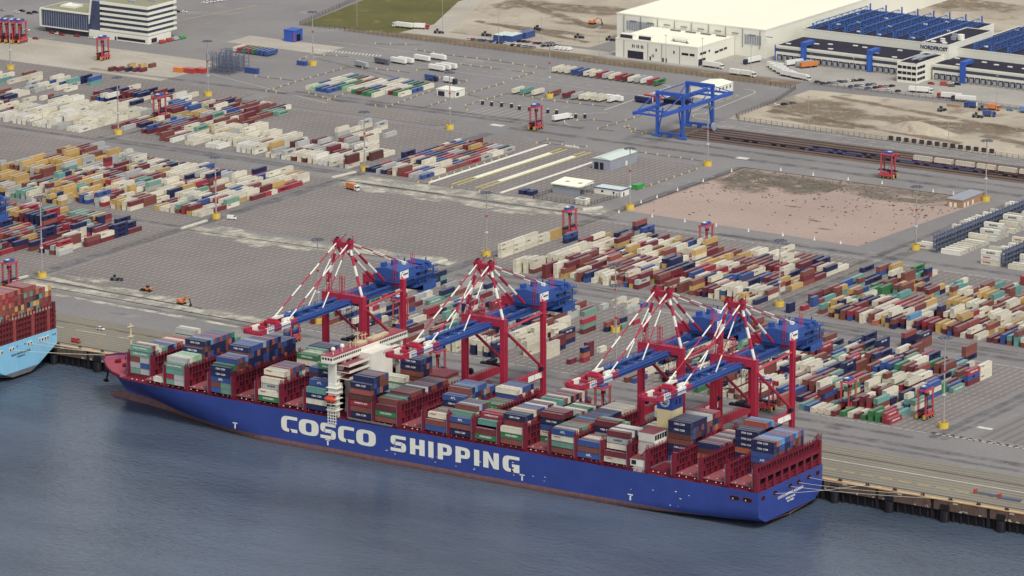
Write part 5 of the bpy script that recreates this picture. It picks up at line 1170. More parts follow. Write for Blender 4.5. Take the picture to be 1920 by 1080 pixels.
    part('rear_platform', b, [CB, CD], t)
    # access towers on the seaward cross beam
    for x in (-9.0, -1.0):
        b = MB()
        for dx, dy in ((-.9, -.9), (.9, -.9), (.9, .9), (-.9, .9)): b.box(x+dx-.12, x+dx+.12, dy-.12, dy+.12, 50.3, 59)
        for z in (52, 54, 56, 58, 59): rail_line(b, (x-.9, -.9, z), (x+.9, -.9, z), .9, 1.8); b.box(x-.9, x+.9, -.9, .9, z-.1, z)
        if x < -5: b.box(x-1.8, x+1.8, -.3, .3, 59, 61)
        part('access_ladder', b, MATS['crane_red_light'], t)
    b = MB()
    for (x, y) in ((8.2, 33), (8.2, 48)): 
        for dx in (-.8, .8): b.beam((x+dx, y-.8, 50.5), (x+dx*.6, y-.8, 63 if y > 40 else 61.5), .22, .22); b.beam((x+dx, y+.8, 50.5), (x+dx*.6, y+.8, 62), .22, .22)
        for z in (53, 55.5, 58, 60.5): b.box(x-.9, x+.9, y-.9, y-.7, z, z+.2)
    part('stay_support', b, MATS['crane_red_light'], t)
    # trolley, cab, festoon loops, head block on ropes
    b = MB(); b.box(-3.6, 3.6, 3, 10, 45.6, 46.4, 0); b.box(-3.4, 3.4, 10.4, 13, 41.8, 44.6, 0); b.box(-3, 3, 10.35, 10.4, 42.4, 44.2, 1)
    part('trolley_cab', b, [CB, MATS['window_dark']], t)
    b = MB()
    for k in range(9):
        y0 = -10+k*4.4; pr = None
        for q in range(7):
            f = q/6; c = (6.4, y0+f*4.0, 45.2-3.6*4*f*(1-f))
            if pr: b.tube(pr, c, .11, 4, cap=False)
            pr = c
    part('festoon_cable', b, CD, t)
    b = MB()
    for x in (-1.6, 1.6):
        for y in (4.2, 8.8): b.tube((x, y, 45.6), (x*.8, y, 27), .07, 4, cap=False)
    b.box(-1.4, 1.4, 3.6, 9.4, 25.6, 27.2); b.box(-6, 6, 5.2, 7.8, 24.6, 25.6)
    part('spreader', b, CD, t)
    b = MB(); b.tube((13.2, 30, 19), (13.2, 31.6, 19), 1.1, 12); part('cable_reel', b, CD, t); b = MB(); b.tube((-12.8, 6, 19.4), (-12.8, 7.4, 19.4), 1.7, 12); part('cable_reel', b, CD, t)
    return t
crane = make_crane('left red and blue quay crane with its boom over the fore deck containers')
for x, lab in ((-193.9, 'red and blue quay crane beside the white ship bridge, boom over mid deck'), (-92.7, 'red and blue quay crane behind the ship funnel, third from the left'), (-52.5, 'rightmost red and blue quay crane, boom tip above the cream ship funnel'), (-556.0, 'blue back end of a quay crane at the left picture edge')):
    dup(crane, (x, 66, 0), 0, lab)
# ------------------------------------------------------------------ light masts
paint('mast_grey', rgb(168, 164, 160), .5, .1, .3); paint('guard_yellow', rgb(232, 196, 48), .5, .12, .5); paint('beacon_red', rgb(200, 40, 50), .5, .05, .5); paint('lamp_glass', rgb(214, 224, 232), .2, .02, .5); paint('lamp_frame', rgb(104, 110, 126), .5, .1, .5)
def make_mast(H, label):
    t = thing('light_mast', label, 'light mast', (0, 0, 0), 0, 'tall floodlight masts in the yard')
    b = MB(); b.tube((0, 0, 0), (0, 0, H), .52, 8, 0, .28); b.box(-.62, .62, -.62, .62, H*.36, H*.36+.9, 1); b.box(-.5, .5, -.5, .5, H*.62, H*.62+1.0, 2)
    part('pole', b, [MATS['mast_grey'], MATS['lamp_glass'], MATS['beacon_red']], t)
    b = MB(); n = 12
    for k in range(n):
        A, B_ = 2*math.pi*k/n, 2*math.pi*(k+1)/n
        b.beam((2.6*math.cos(A), 2.6*math.sin(A), H+.2), (2.6*math.cos(B_), 2.6*math.sin(B_), H+.2), .25, .35)
        if k % 3 == 0: b.beam((0, 0, H), (2.6*math.cos(A), 2.6*math.sin(A), H+.2), .2, .25)
    b.cyl((0, 0, H-.6), .6, 1.4, 8)
    part('lamp_ring', b, MATS['lamp_frame'], t)
    for k in range(10):
        A = 2*math.pi*(k+.3)/10; b = MB(); c = (3.2*math.cos(A), 3.2*math.sin(A), H-.1); b.cbox(c, (.9, .75, .45), 0, A); b.cbox((c[0]*1.03, c[1]*1.03, c[2]-.28), (.8, .65, .12), 1, A)
        part('floodlight', b, [MATS['lamp_frame'], MATS['lamp_glass']], t)
    b = MB(); n = 14
    for k in range(n):
        A, B_ = 2*math.pi*k/n, 2*math.pi*(k+1)/n
        for r0, r1, z0, z1 in ((2.25, 2.45, 0, 3.0),):
            pts = [(r0*math.cos(A), r0*math.sin(A)), (r1*math.cos(A), r1*math.sin(A)), (r1*math.cos(B_), r1*math.sin(B_)), (r0*math.cos(B_), r0*math.sin(B_))]
            b.prism(pts, z0, z1)
    b.box(-.9, .9, -.9, .9, 0, .6)
    part('guard_drum', b, MATS['guard_yellow'], t)
    return t
MAST = [(-556, 172, 45, 'at the empty front field above the pale blue ship'), (-370, 172, 45, 'behind the left quay crane beside yellow hatching'), (-185, 172, 45, 'hidden low behind the third quay crane'), (4, 169, 45, 'nearest, right of the front yard block by the drain'),
 (-562, 338, 35, 'beside the white van at the field corner'), (-380, 346, 35, 'behind the second crane apex by the empty field'), (-185, 335, 35, 'between the two right hand yard blocks'), (-229, 241, 36, 'in the paved gap behind the third crane'),
 (-754, 492, 36, 'right of the cream containers at upper left'), (-564, 489, 36, 'left of the small block by the white strips'), (-375, 488, 36, 'at the near corner of the gravel pit'), (-187, 489, 36, 'right of the gravel pit below the hut'),
 (-589, 617, 36, 'in open tarmac near the white hut'), (-398, 613, 36, 'before the blue rail gantry'), (-212, 619, 36, 'at the far right corner of the gravel pit'), (-779, 618, 36, 'beside the grey racks at upper left'), (-943, 617, 36, 'near the left edge below the parked carriers'),
 (-782, 738, 36, 'near the blue gate with a blue skip beside'), (-590, 733, 36, 'among the northern trailer rows')]
m45 = make_mast(45, ''); m36 = make_mast(36, ''); used = set()
for x, y, H, l in MAST:
    src = m45 if H >= 44 else m36; lab = 'floodlight mast with yellow base, '+l
    if src.name not in used: src.location = (x, y, 0); src['label'] = lab; used.add(src.name)
    else: dup(src, (x, y, 0), 0, lab)

# ------------------------------------------------------------------ straddle carriers
paint('carrier_red', rgb(206, 74, 84), .5, .15, .5); paint('tyre', rgb(36, 34, 40), .8, .2, .6); paint('wheel_yellow', rgb(206, 176, 60), .5, .15, .5); paint('machine_blue', rgb(58, 92, 170), .5, .15, .5)
def make_carrier():
    t = thing('straddle_carrier', '', 'straddle carrier', (0, 0, 0), 0, 'straddle carriers in the yard')
    RD, DB = MATS['carrier_red'], MATS['dark_blue_gear']
    for sx in (-1, 1):
        b = MB(); b.box(sx*2.1-.45, sx*2.1+.45, -4.9, 4.9, 1.5, 2.9, 0); b.box(sx*2.1-.6, sx*2.1+.6, -1.8, 1.8, 2.9, 4.2, 0); part('side_beam', b, RD, t)
        for y in (-3.9, -1.6, 1.6, 3.9):
            b = MB(); b.tube((sx*2.1-.32, y, .85), (sx*2.1+.32, y, .85), .85, 12, 0); b.tube((sx*2.1+sx*.30, y, .85), (sx*2.1+sx*.38, y, .85), .42, 8, 1); part('wheel', b, [MATS['tyre'], MATS['wheel_yellow']], t)
        for y in (-3.6, 3.6):
            b = MB(); b.box(sx*2.1-.3, sx*2.1+.3, y-.35, y+.35, 2.9, 14.2); part('leg', b, RD, t)
            if y < 0: b = MB(); b.box(sx*2.1-.55, sx*2.1+.55, -5.35, -4.9, .7, 2.8); part('bumper', b, MATS['wheel_yellow'], t)
        b = MB(); b.box(sx*2.1-.35, sx*2.1+.35, -4.6, 4.6, 14.2, 15.1); part('top_beam', b, RD, t)
    b = MB()
    for y in (-3.6, 0, 3.6): b.box(-1.75, 1.75, y-.3, y+.3, 14.3, 15.0)
    part('cross_beam', b, RD, t)
    b = MB(); b.box(-1.7, 1.7, -3.0, 2.6, 15.1, 16.2, 0); b.box(-1.2, .2, -2.4, 0, 16.2, 16.5, 1); b.box(.6, 1.4, .4, 2.0, 16.2, 16.7, 0); part('engine_deck', b, [MATS['machine_blue'], MATS['ship_white']], t)
    b = MB(); b.box(2.5, 4.1, -5.4, -3.6, 12.3, 14.6, 0); b.box(2.55, 4.05, -5.48, -5.38, 12.7, 14.2, 1); b.box(4.08, 4.15, -5.2, -3.8, 12.8, 14.2, 1); part('cab', b, [RD, MATS['window_dark']], t)
    b = MB(); b.box(-1.2, 1.2, -4.6, 4.6, 4.6, 5.2); b.box(-1.5, 1.5, -6.0, -5.4, 4.4, 5.0); b.box(-1.5, 1.5, 5.4, 6.0, 4.4, 5.0); b.box(-.35, .35, -5.6, 5.6, 4.7, 5.1)
    for x in (-1.5, 1.5):
        for y in (-3.2, 3.2): b.tube((x, y, 5), (x, y, 14.4), .09, 4, cap=False)
    part('spreader', b, DB, t)
    b = MB(); b.tube((2.55, 3.4, 3), (2.55, -3.2, 10), .10, 4); b.beam((2.6, -3, 3), (2.6, -3, 14), .25, .25); part('ladder', b, DB, t)
    return t
sc0 = make_carrier()
SCAR = [(-12, 180, 0, 'red straddle carrier standing empty on open paving left of the nearest floodlight mast'), (-51, 173, 0, 'red straddle carrier straddling a front row of cream containers right of the cranes'), (-85, 150, 90, 'red straddle carrier driving side on behind the rightmost crane legs'),
 (-369, 414, 0, 'red straddle carrier over a container beside a blue stack, below the gravel pit corner'), (-284, 423, 0, 'red straddle carrier over cream stacks in the middle of the central block'), (-290, 642, 90, 'red straddle carrier alone on tarmac between the gravel pit and the trains'),
 (-543, 645, 0, 'red straddle carrier on tarmac beside a white lorry in the exchange bays'), (-760, 542, 0, 'red straddle carrier beside the cream stacks at upper left'), (-912, 677, 0, 'red straddle carrier alone on pale ground before the white office building'),
 (-1011, 690, 0, 'red straddle carrier at the left edge, leftmost of the parked group'), (-1006.4, 691, 0, 'red parked straddle carrier, second from left in the edge group'), (-1001.6, 692, 0, 'red parked straddle carrier, third from left in the edge group'), (-997, 694, 0, 'red parked straddle carrier, rightmost of the edge group'),
 (-554, 142, 0, 'red straddle carrier behind the pale blue ship at left'), (-358, 132, 0, 'red straddle carrier holding a blue container beneath the left crane'), (-253, 112, 0, 'red straddle carrier behind the ship between its white bridge and second crane'), (-330, 190, 0, 'red straddle carrier behind the white ship bridge under the left crane'), (-146, 98, 0, 'red straddle carrier low behind the stern cargo by the third crane')]
for i, (x, y, rz, lab) in enumerate(SCAR):
    if i == 0: sc0.location = (x, y, .05); sc0['label'] = lab
    else: dup(sc0, (x, y, .05), R(rz), lab)
# containers carried under two of them
for x, y, z, col, lab in ((-358, 126, 4.0, 'u', 'blue container hanging in the straddle carrier beneath the left crane'), (-369, 408, 1.9, 'b', 'brown container held under the straddle carrier below the gravel pit'), (-330, 184, 2.5, 'c', 'cream container held by the straddle carrier behind the white ship bridge')):
    bm_, dm_ = cmesh(12.19, col); t = thing('container', lab, 'container', (x, y, z), 0, 'containers in straddle carriers'); ob('body', bm_, t); ob('door', dm_, t)
# ------------------------------------------------------------------ pale blue ship at the left edge
paint('pale_hull', rgb(132, 204, 240), .45, .06, .15, dirt=.35, dirtcol=rgb(112, 160, 190), streak=True); paint('grey_boot', rgb(112, 112, 120), .8, .2, .3); paint('lash_brown', rgb(120, 42, 52), .7, .2, .4, dirt=.4, dirtcol=rgb(66, 26, 36)); paint('lash_post', rgb(158, 66, 66), .7, .15, .4)
O2 = (-560, 29.3, ZW)
sh2 = thing('container_ship', 'pale blue container ship stern at the left edge, loaded high with mixed containers', 'ship', O2)
prof = [(58.5, 9.9), (58.5, 2.0), (43, -5.9), (16, -5.9), (.5, 2.0), (.5, 9.9)]; bot = [(43, -5.9), (37, -8.4), (22, -8.4), (16, -5.9)]
b = MB(); b.quad([(-454.3, y, z) for y, z in prof], 0); b.quad([(-454.3, y, z) for y, z in bot], 1)
full = [(58.5, 9.9), (58.5, 2.0), (57.5, -7), (1.5, -7), (.5, 2.0), (.5, 9.9)]; fb = [(57.5, -7), (54, -13), (5, -13), (1.5, -7)]
for A, B_, m in ((prof, full, 0), (bot, fb, 1)):
    for k in range(len(A)-1): b.quad([(-454.3, *A[k]), (-500, *B_[k]), (-500, *B_[k+1]), (-454.3, *A[k+1])], m); b.quad([(-500, *B_[k]), (-700, *B_[k]), (-700, *B_[k+1]), (-500, *B_[k+1])], m)
part('hull', b, [MATS['pale_hull'], MATS['grey_boot']], sh2, O2)
b = MB(); b.box(-700, -454.4, .6, 58.4, 9.3, 9.6); part('deck', b, MATS['lash_brown'], sh2, O2)
b = MB(); b.box(-456.4, -455.6, 1, 58, 9.6, 20.6, 0)
for i in range(24):
    y = 1+i*2.46; b.box(-455.6, -455.0, y-.3, y+.3, 9.6, 20.8, 0); b.box(-455.5, -454.9, y-.1, y+.1, 20.8, 23.4, 0)
    for z in (12.4, 15.4, 18.2): b.box(-455.6, -455.2, y+.4, y+2.0, z, z+.5, 0)
for z in (12.0, 15.0, 18.0, 20.5): b.box(-455.7, -454.8, 1, 58, z, z+.3, 0)
for y in (10.4, 25.2, 40.0, 52.6): b.box(-455.3, -454.7, y-1.2, y+1.2, 9.6, 20.9, 1)
b.box(-456, -454.7, 56.8, 58.4, 9.6, 24, 0)
part('lashing_frame', b, [MATS['lash_brown'], MATS['lash_post']], sh2, O2)
for y in (44.4, 46.6, 48.8, 51.0, 20.8, 23.0, 35.2, 37.4, 14.0, 11.8, 5, 7.4):
    b = MB(); b.box(-454.32, -454.2, y-.8, y+.8, 5.6, 7.6, 1); b.box(-454.25, -454.12, y-.5, y+.5, 5.8, 7.1, 0); part('mooring_opening', b, [MATS['dark_opening'], MATS['letter_white']], sh2, O2)
for y in (55.3, 57.0, 26.2, 32.6):
    b = MB(); b.box(-454.3, -454.15, y-.35, y+.35, 6.7, 7.4); part('mooring_opening', b, MATS['dark_opening'], sh2, O2)
for txt, sz, z in (('MANCHESTER MAERSK', 1.5, 3.1), ('KOBENHAVN', 1.0, 1.5)):
    o = ob('stern_lettering', text_mesh(txt, sz, MATS['text_dark'], .02, bold=.02), sh2, (-454.2-O2[0], 29.2-O2[1], z-O2[2])); o.rotation_euler = (R(90), 0, R(90))
for i, (p, q) in enumerate((((-454.2, 44, 6.4), (-434, 61.3, .8)), ((-454.2, 37, 6.4), (-420, 61.3, .8)), ((-454.2, 21, 6.4), (-412, 61.3, .8)))):
    b = MB(); P0 = Vector(p); Q0 = Vector(q); pr = P0
    for k in range(1, 7):
        f = k/6; c = P0.lerp(Q0, f); c.z -= 2.5*f*(1-f); b.tube(pr, c, .13, 4, cap=False); pr = c
    o = ob('mooring_rope', b.mesh('mooring_rope', [MATS['rope']], tuple(P0)), None, tuple(P0)); tag(o, ('upper mooring rope from the pale blue stern to the nearest bollard', 'middle mooring rope from the pale blue stern to the quay', 'lowest and longest mooring rope from the pale blue stern')[i], 'rope', 'mooring ropes of the pale ship')

# ------------------------------------------------------------------ buildings
paint('panel_white', rgb(236, 234, 218), .6, .05, .05, dirt=.15, dirtcol=rgb(200, 196, 180)); paint('roof_cream', rgb(252, 248, 222), .7, .04, .02); paint('roof_dark', rgb(42, 38, 58), .8, .2, .05); paint('truss_blue', rgb(48, 112, 200), .5, .1, .3)
paint('band_dark', rgb(74, 76, 92), .4, .15, .2); paint('door_dark', rgb(52, 48, 66), .6, .2, .3); paint('shed_grey', rgb(156, 160, 172), .6, .08, .2); paint('roof_pale', rgb(206, 220, 212), .6, .06, .1); paint('cabin_blue', rgb(52, 60, 150), .5, .08, .3); paint('skylight', rgb(244, 244, 240), .3, .02, .3)
paint('glass_blue', rgb(74, 86, 116), .15, .25, .25); paint('roof_green', rgb(150, 148, 116), .9, .15, .2); paint('box_blue', rgb(44, 92, 190), .5, .1, .3); paint('brick', rgb(176, 140, 110), .8, .15, .5)
def ledge(b, x0, x1, y0, y1, z, t=.5, h=.7, m=0):
    b.box(x0, x1, y0, y0+t, z, z+h, m); b.box(x0, x1, y1-t, y1, z, z+h, m); b.box(x0, x0+t, y0+t, y1-t, z, z+h, m); b.box(x1-t, x1, y0+t, y1-t, z, z+h, m)
def building(name, label, loc): return thing(name, label, 'building', loc)
# big cold store hall
o = (-600, 960, 0); h = building('storage_hall', 'huge white cold store hall with a flat cream roof behind the small white block', o)
b = MB(); b.box(-658, -540, 922, 1200, 0, 19.0); part('wall', b, MATS['panel_white'], h, o)
b = MB(); b.box(-657.4, -540.6, 922.6, 1199.4, 19.0, 19.15); part('roof', b, MATS['roof_cream'], h, o)
b = MB(); ledge(b, -658.2, -539.8, 921.8, 1200.2, 18.7, .6, .8); part('roof_edge', b, MATS['panel_white'], h, o)
for i in range(9):
    b = MB(); x = -652+i*13.5; b.tube((x, 921.5, 6), (x, 921.5, 18.6), .22, 5); b.tube((x+5, 921.6, 15), (x+10, 921.6, 15), .3, 5); part('pipe', b, MATS['steel_grey'], h, o)
for x0, n in ((-650, 12), (-556, 7)):
    for i in range(n):
        b = MB(); b.box(x0+i*1.9, x0+i*1.9+1.3, 921.7, 921.95, 8.5, 15); part('louvre_panel', b, MATS['shed_grey'], h, o)
# small white plant block in front
o = (-596, 897, 0); h = building('plant_block', 'low white building with dark doors and roof coolers in front of the cold store hall', o)
b = MB(); b.box(-628.7, -564, 874, 921.5, 0, 12.2); part('wall', b, MATS['panel_white'], h, o)
b = MB(); b.box(-628, -564.7, 874.7, 920.8, 12.2, 12.3); part('roof', b, MATS['roof_cream'], h, o)
b = MB(); ledge(b, -628.8, -563.9, 873.9, 921.4, 11.9, .5, 1.0); part('roof_edge', b, MATS['panel_white'], h, o)
def slab(name, x0, x1, y0, y1, z0, z1, mt): 
    b = MB(); b.box(x0, x1, y0, y1, z0, z1); return part(name, b, MATS[mt] if isinstance(mt, str) else mt, h, o)
slab('roller_door', -619, -606.6, 873.85, 874, 0, 5.2, 'door_dark')
for x in (-615.6, -614.3, -612, -610.7, -608.6, -607.4): slab('window', x, x+.7, 873.9, 874, 7.4, 9.6, 'window_dark')
for x0, x1 in ((-576.5, -571.2), (-570.2, -566.4)): slab('window', x0, x1, 873.9, 874, 6.4, 8.0, 'window_dark')
for x in (-597, -583): slab('window', x, x+1, 873.9, 874, 6.6, 8.6, 'window_dark')
for x in (-601.7, -591.6, -589.2): slab('door', x, x+1.2, 873.9, 874, .2, 2.8, 'door_dark')
slab('grille', -600, -598, 873.9, 874, 2.4, 4.4, 'shed_grey')
for y0, y1, z in ((877, 885, 7.0), (888, 890, 7.2), (896, 901, 5.0), (902, 907, 5.3), (908, 912, 5.6)): slab('window', -564, -563.9, y0, y1, z, z+1.6, 'window_dark')
slab('roller_door', -564, -563.85, 875, 884, 0, 4.4, 'door_dark')
for x in (-622, -603, -592, -578): slab('downpipe', x-.15, x+.15, 873.8, 874, 0, 12, 'steel_grey')
for x, y in ((-622, 879), (-608, 880)):
    b = MB(); b.box(x-5, x+5, y-2, y+2, 12.4, 15.2, 0); b.box(x-4.8, x+4.8, y-2.1, y-2, 12.7, 14.9, 1); b.box(x-5.1, x+5.1, y-2.1, y+2.1, 15.2, 15.4, 0); part('roof_cooler', b, [MATS['panel_white'], MATS['door_dark']], h, o)
b = MB(); b.tube((-591, 887, 14.2), (-577, 885, 14.2), 1.7, 10, 0); b.box(-590, -589, 885, 888.5, 12.4, 14, 1); b.box(-579, -578, 883.5, 887, 12.4, 14, 1); part('roof_tank', b, [MATS['panel_white'], MATS['steel_grey']], h, o)
for x in (-612, -600, -588, -576): slab('roof_pipe', x, x+8, 917, 918, 12.6, 13.4, 'steel_grey')
# terminal with trussed roof
def truss(h, o, x, y0, y1, z0, z1):
    b = MB(); n = 9; w_ = 1.7; dy = (y1-y0)/n
    b.beam((x, y0+dy*.5, z1), (x, y1-dy*.5, z1), .42, .42)
    for s in (-1, 1): b.beam((x+s*w_, y0, z0+.6), (x+s*w_, y1, z0+.6), .3, .3)
    for k in range(n):
        a, m, c = y0+k*dy, y0+(k+.5)*dy, y0+(k+1)*dy
        for s in (-1, 1): b.beam((x+s*w_, a, z0+.6), (x, m, z1), .2, .2); b.beam((x, m, z1), (x+s*w_, c, z0+.6), .2, .2)
        b.beam((x-w_, c, z0+.6), (x+w_, c, z0+.6), .18, .18)
    b.box(x-.4, x+.4, y1-.4, y1+.4, z0, z1+1.2); b.box(x-.4, x+.4, y0-.4, y0+.4, z0, z1)
    part('roof_truss', b, MATS['truss_blue'], h, o)
def terminal(label, x0, x1, yf, yu, yb, tr, lights, seed):
    o = ((x0+x1)/2, (yf+yb)/2, 0); h = building('freight_terminal', label, o); rn = random.Random(seed)
    b = MB(); b.box(x0, x1, yf, yu, 0, 10.4); part('wall', b, MATS['panel_white'], h, o)
    b = MB(); b.box(x0+.6, x1-.6, yf+.6, yu, 10.4, 10.5); part('dock_roof', b, MATS['roof_dark'], h, o)
    b = MB(); b.box(x0, x1, yu, yb, 0, 16); part('upper_wall', b, MATS['panel_white'], h, o)
    b = MB(); b.box(x0+.5, x1-.5, yu+.5, yb-.5, 16, 16.1); part('main_roof', b, MATS['roof_dark'], h, o)
    b = MB(); ledge(b, x0-.1, x1+.1, yu-.1, yb+.1, 15.7, .5, .8); part('roof_edge', b, MATS['panel_white'], h, o)
    b = MB(); b.box(x0, x1, yf-.12, yf, 6.6, 8.6); part('window_band', b, MATS['band_dark'], h, o)
    b = MB(); b.box(x0, x1, yf-.25, yf, 9.6, 10.9); part('parapet', b, MATS['panel_white'], h, o)
    x = x0+3.5
    while x < x1-3:
        b = MB(); b.box(x-1.7, x+1.7, yf-1.0, yf-.02, 1.0, 4.6, 0); b.box(x-1.2, x+1.2, yf-1.05, yf-1.0, 1.2, 3.9, 1); part('loading_dock', b, [MATS['door_dark'], MATS['shed_grey']], h, o); x += 4.3
    for x in tr: truss(h, o, x, yu+3, yb-3, 16, 20.2)
    for k in range(lights):
        x = x0+5+k*(x1-x0-10)/max(1, lights-1); y = rn.uniform(yf+5, yu-5)
        b = MB(); b.box(x-1.6, x+1.6, y-.8, y+.8, 10.5, 11.0); part('skylight', b, MATS['skylight'], h, o)
        y = rn.uniform(yu+8, yb-8); b = MB(); b.box(x-1.3, x+1.3, y-.7, y+.7, 16.1, 16.8); part('skylight', b, MATS['skylight'], h, o)
    return h, o
hA, oA = terminal('long white freight terminal, blue roof trusses, dark loading docks, left of the sign block', -530.5, -429.5, 919.5, 955, 1040, [-524+k*12.4 for k in range(8)], 12, 1)
hB, oB = terminal('white freight terminal with blue roof trusses at upper right, beyond the sign block', -411, -240, 919.5, 950, 1040, [-398+k*12.4 for k in range(10)], 16, 2)
h = hA; o = oA
for x in (-510.4, -460):
    b = MB(); b.box(x, x+4, 918.2, 919.4, .2, 12.6, 0); b.box(x, x+4, 918.2, 930, 12.6, 14.8, 0); b.box(x+1.2, x+2.8, 918.1, 918.2, 1, 11, 1); part('stair_tower', b, [MATS['box_blue'], MATS['truss_blue']], hA, oA)
b = MB(); b.box(-390.2, -386.2, 918.2, 919.4, .2, 12.2, 0); b.box(-390.2, -386.2, 918.2, 930, 12.2, 14.4, 0); part('stair_tower', b, MATS['box_blue'], hB, oB)
b = MB(); b.box(-531, -530.3, 919, 920, 0, 10.8); part('corner_post', b, MATS['box_blue'], hA, oA)
o = (-419, 948, 0); h = building('sign_block', 'white roof block with the dark blue company name between two trussed roofs', o)
b = MB(); b.box(-429.3, -409.3, 938, 1000, 0, 19.8); part('wall', b, MATS['panel_white'], h, o)
b = MB(); b.box(-428.8, -409.8, 938.5, 999.5, 19.8, 19.9); part('roof', b, MATS['roof_dark'], h, o)
b = MB(); ledge(b, -429.4, -409.2, 937.9, 1000.1, 19.5, .5, .8); part('roof_edge', b, MATS['panel_white'], h, o)
l = ob('sign_lettering', text_mesh('NORDFROST', 3.5, MATS['sign_navy'], .05, bold=.10), h, (-420.2-o[0], 937.8-o[1], 17.0)); l.rotation_euler = (R(90), 0, 0)
b = MB()
for k in range(3): b.beam((-411.6, 937.8, 17.9), (-411.6+.55*math.cos(k*2.1), 937.8, 17.9+.55*math.sin(k*2.1)), .2, .2); b.beam((-411.6, 937.8, 17.9), (-411.6-.55*math.cos(k*2.1), 937.8, 17.9-.55*math.sin(k*2.1)), .2, .2)
part('star_mark', b, MATS['sign_navy'], h, o)
for k, (x, y) in enumerate(((-424, 944), (-419, 948), (-415, 943), (-423, 955), (-416, 957), (-420, 966))):
    b = MB(); b.box(x-1.5, x+1.5, y-1, y+1, 19.9, 20.6 if k < 4 else 22.4); part('roof_unit', b, MATS['skylight' if k < 4 else 'shed_grey'], h, o)
b = MB(); b.tube((-412, 960, 20), (-412, 960, 23.5), 2.4, 12); b.tube((-428, 942, 20.4), (-428, 985, 20.4), .5, 6); part('roof_tank', b, MATS['panel_white'], h, o)
o = (-420, 911, 0); h = building('office_block', 'three storey white office block with dark window bands among the loading docks', o)
b = MB(); b.box(-427.2, -412.6, 900.5, 938, 0, 13.0); part('wall', b, MATS['panel_white'], h, o)
b = MB(); b.box(-426.7, -413.1, 901, 937.5, 13, 13.1); part('roof', b, MATS['roof_dark'], h, o)
b = MB(); ledge(b, -427.3, -412.5, 900.4, 938, 12.7, .4, .8); part('roof_edge', b, MATS['panel_white'], h, o)
for z in (1.8, 5.6, 9.4):
    for k in range(4): slab('window', -426.6+k*3.5, -423.6+k*3.5, 900.38, 900.5, z, z+1.9, 'window_dark')
    for k in range(3): slab('window', -412.6, -412.48, 901.5+k*3.6, 904.7+k*3.6, z, z+1.9, 'window_dark')
b = MB(); b.box(-423, -418, 914, 924, 13.1, 15); b.tube((-420, 908, 14.4), (-416, 932, 14.4), .8, 8); part('roof_unit', b, MATS['shed_grey'], h, o)
# headquarters office top left
o = (-960, 750, 0); h = building('headquarters', 'white banded office tower with a lower blue glass wing at the upper left', o)
b = MB(); b.box(-1012, -971, 735, 762, 4.2, 15.6); part('glass_wing', b, MATS['glass_blue'], h, o)
b = MB(); b.box(-1010, -962, 737, 760, 0, 4.2); part('ground_floor', b, MATS['band_dark'], h, o)
b = MB(); b.box(-1012.6, -970.5, 734.4, 762.6, 15.6, 16.6, 0); b.box(-1012.8, -1011.6, 734.2, 735.2, 3.8, 15.6, 0); b.box(-1012.8, -1011.8, 735.2, 762.6, 4, 15.6, 0); b.box(-1012.6, -970.5, 734.4, 735, 3.6, 4.3, 0); part('frame', b, MATS['panel_white'], h, o)
b = MB(); b.box(-1011.6, -971.4, 735.6, 761.6, 16.6, 16.7); part('roof', b, MATS['roof_green'], h, o)
b = MB(); b.box(-1002, -990, 744, 754, 16.7, 18.0, 0); b.box(-1000, -998, 746, 752, 18, 18.8, 0); part('roof_unit', b, MATS['panel_white'], h, o)
for k in range(20):
    b = MB(); x = -1011+k*2.05; b.box(x-.12, x+.12, 734.86, 735, 4.4, 15.6); part('mullion', b, MATS['shed_grey'], h, o)
b = MB(); b.prism([(-972, 4.2), (-961, 4.2), (-961, 25.6), (-968.6, 25.6)], 737, 766, 0, axis='y'); part('glass_link', b, MATS['glass_blue'], h, o)
b = MB(); b.beam((-972.2, 736.6, 4.2), (-968.8, 736.6, 25.8), 1, .9); part('slanted_fin', b, MATS['panel_white'], h, o)
b = MB(); b.box(-960.5, -921, 738, 767, 5.5, 25.2); part('tower_core', b, MATS['glass_blue'], h, o)
for z in (5.6, 9.3, 12.9, 16.5, 20.1, 23.9):
    b = MB(); b.box(-961.2, -919.4, 736.4, 768.6, z, z+1.55 if z < 23 else z+1.9); part('balcony_band', b, MATS['panel_white'], h, o)
b = MB(); b.box(-960.4, -920.2, 737.2, 767.8, 25.8, 25.9); part('roof', b, MATS['roof_green'], h, o)
for x, y in ((-950, 752), (-940, 746), (-931, 756)):
    b = MB(); b.box(x-3, x+3, y-1.5, y+1.5, 25.9, 27.0); part('roof_unit', b, MATS['shed_grey'], h, o)
b = MB(); b.box(-971, -919.6, 736.2, 762, 0, 5.2); part('plinth', b, MATS['panel_white'], h, o)
slab('entrance_window', -946, -922, 736.1, 736.2, .9, 2.8, 'window_dark'); slab('door', -948.4, -947, 736.1, 736.2, .2, 2.6, 'door_dark'); slab('side_window', -919.6, -919.5, 740, 746, .4, 3.4, 'door_dark')
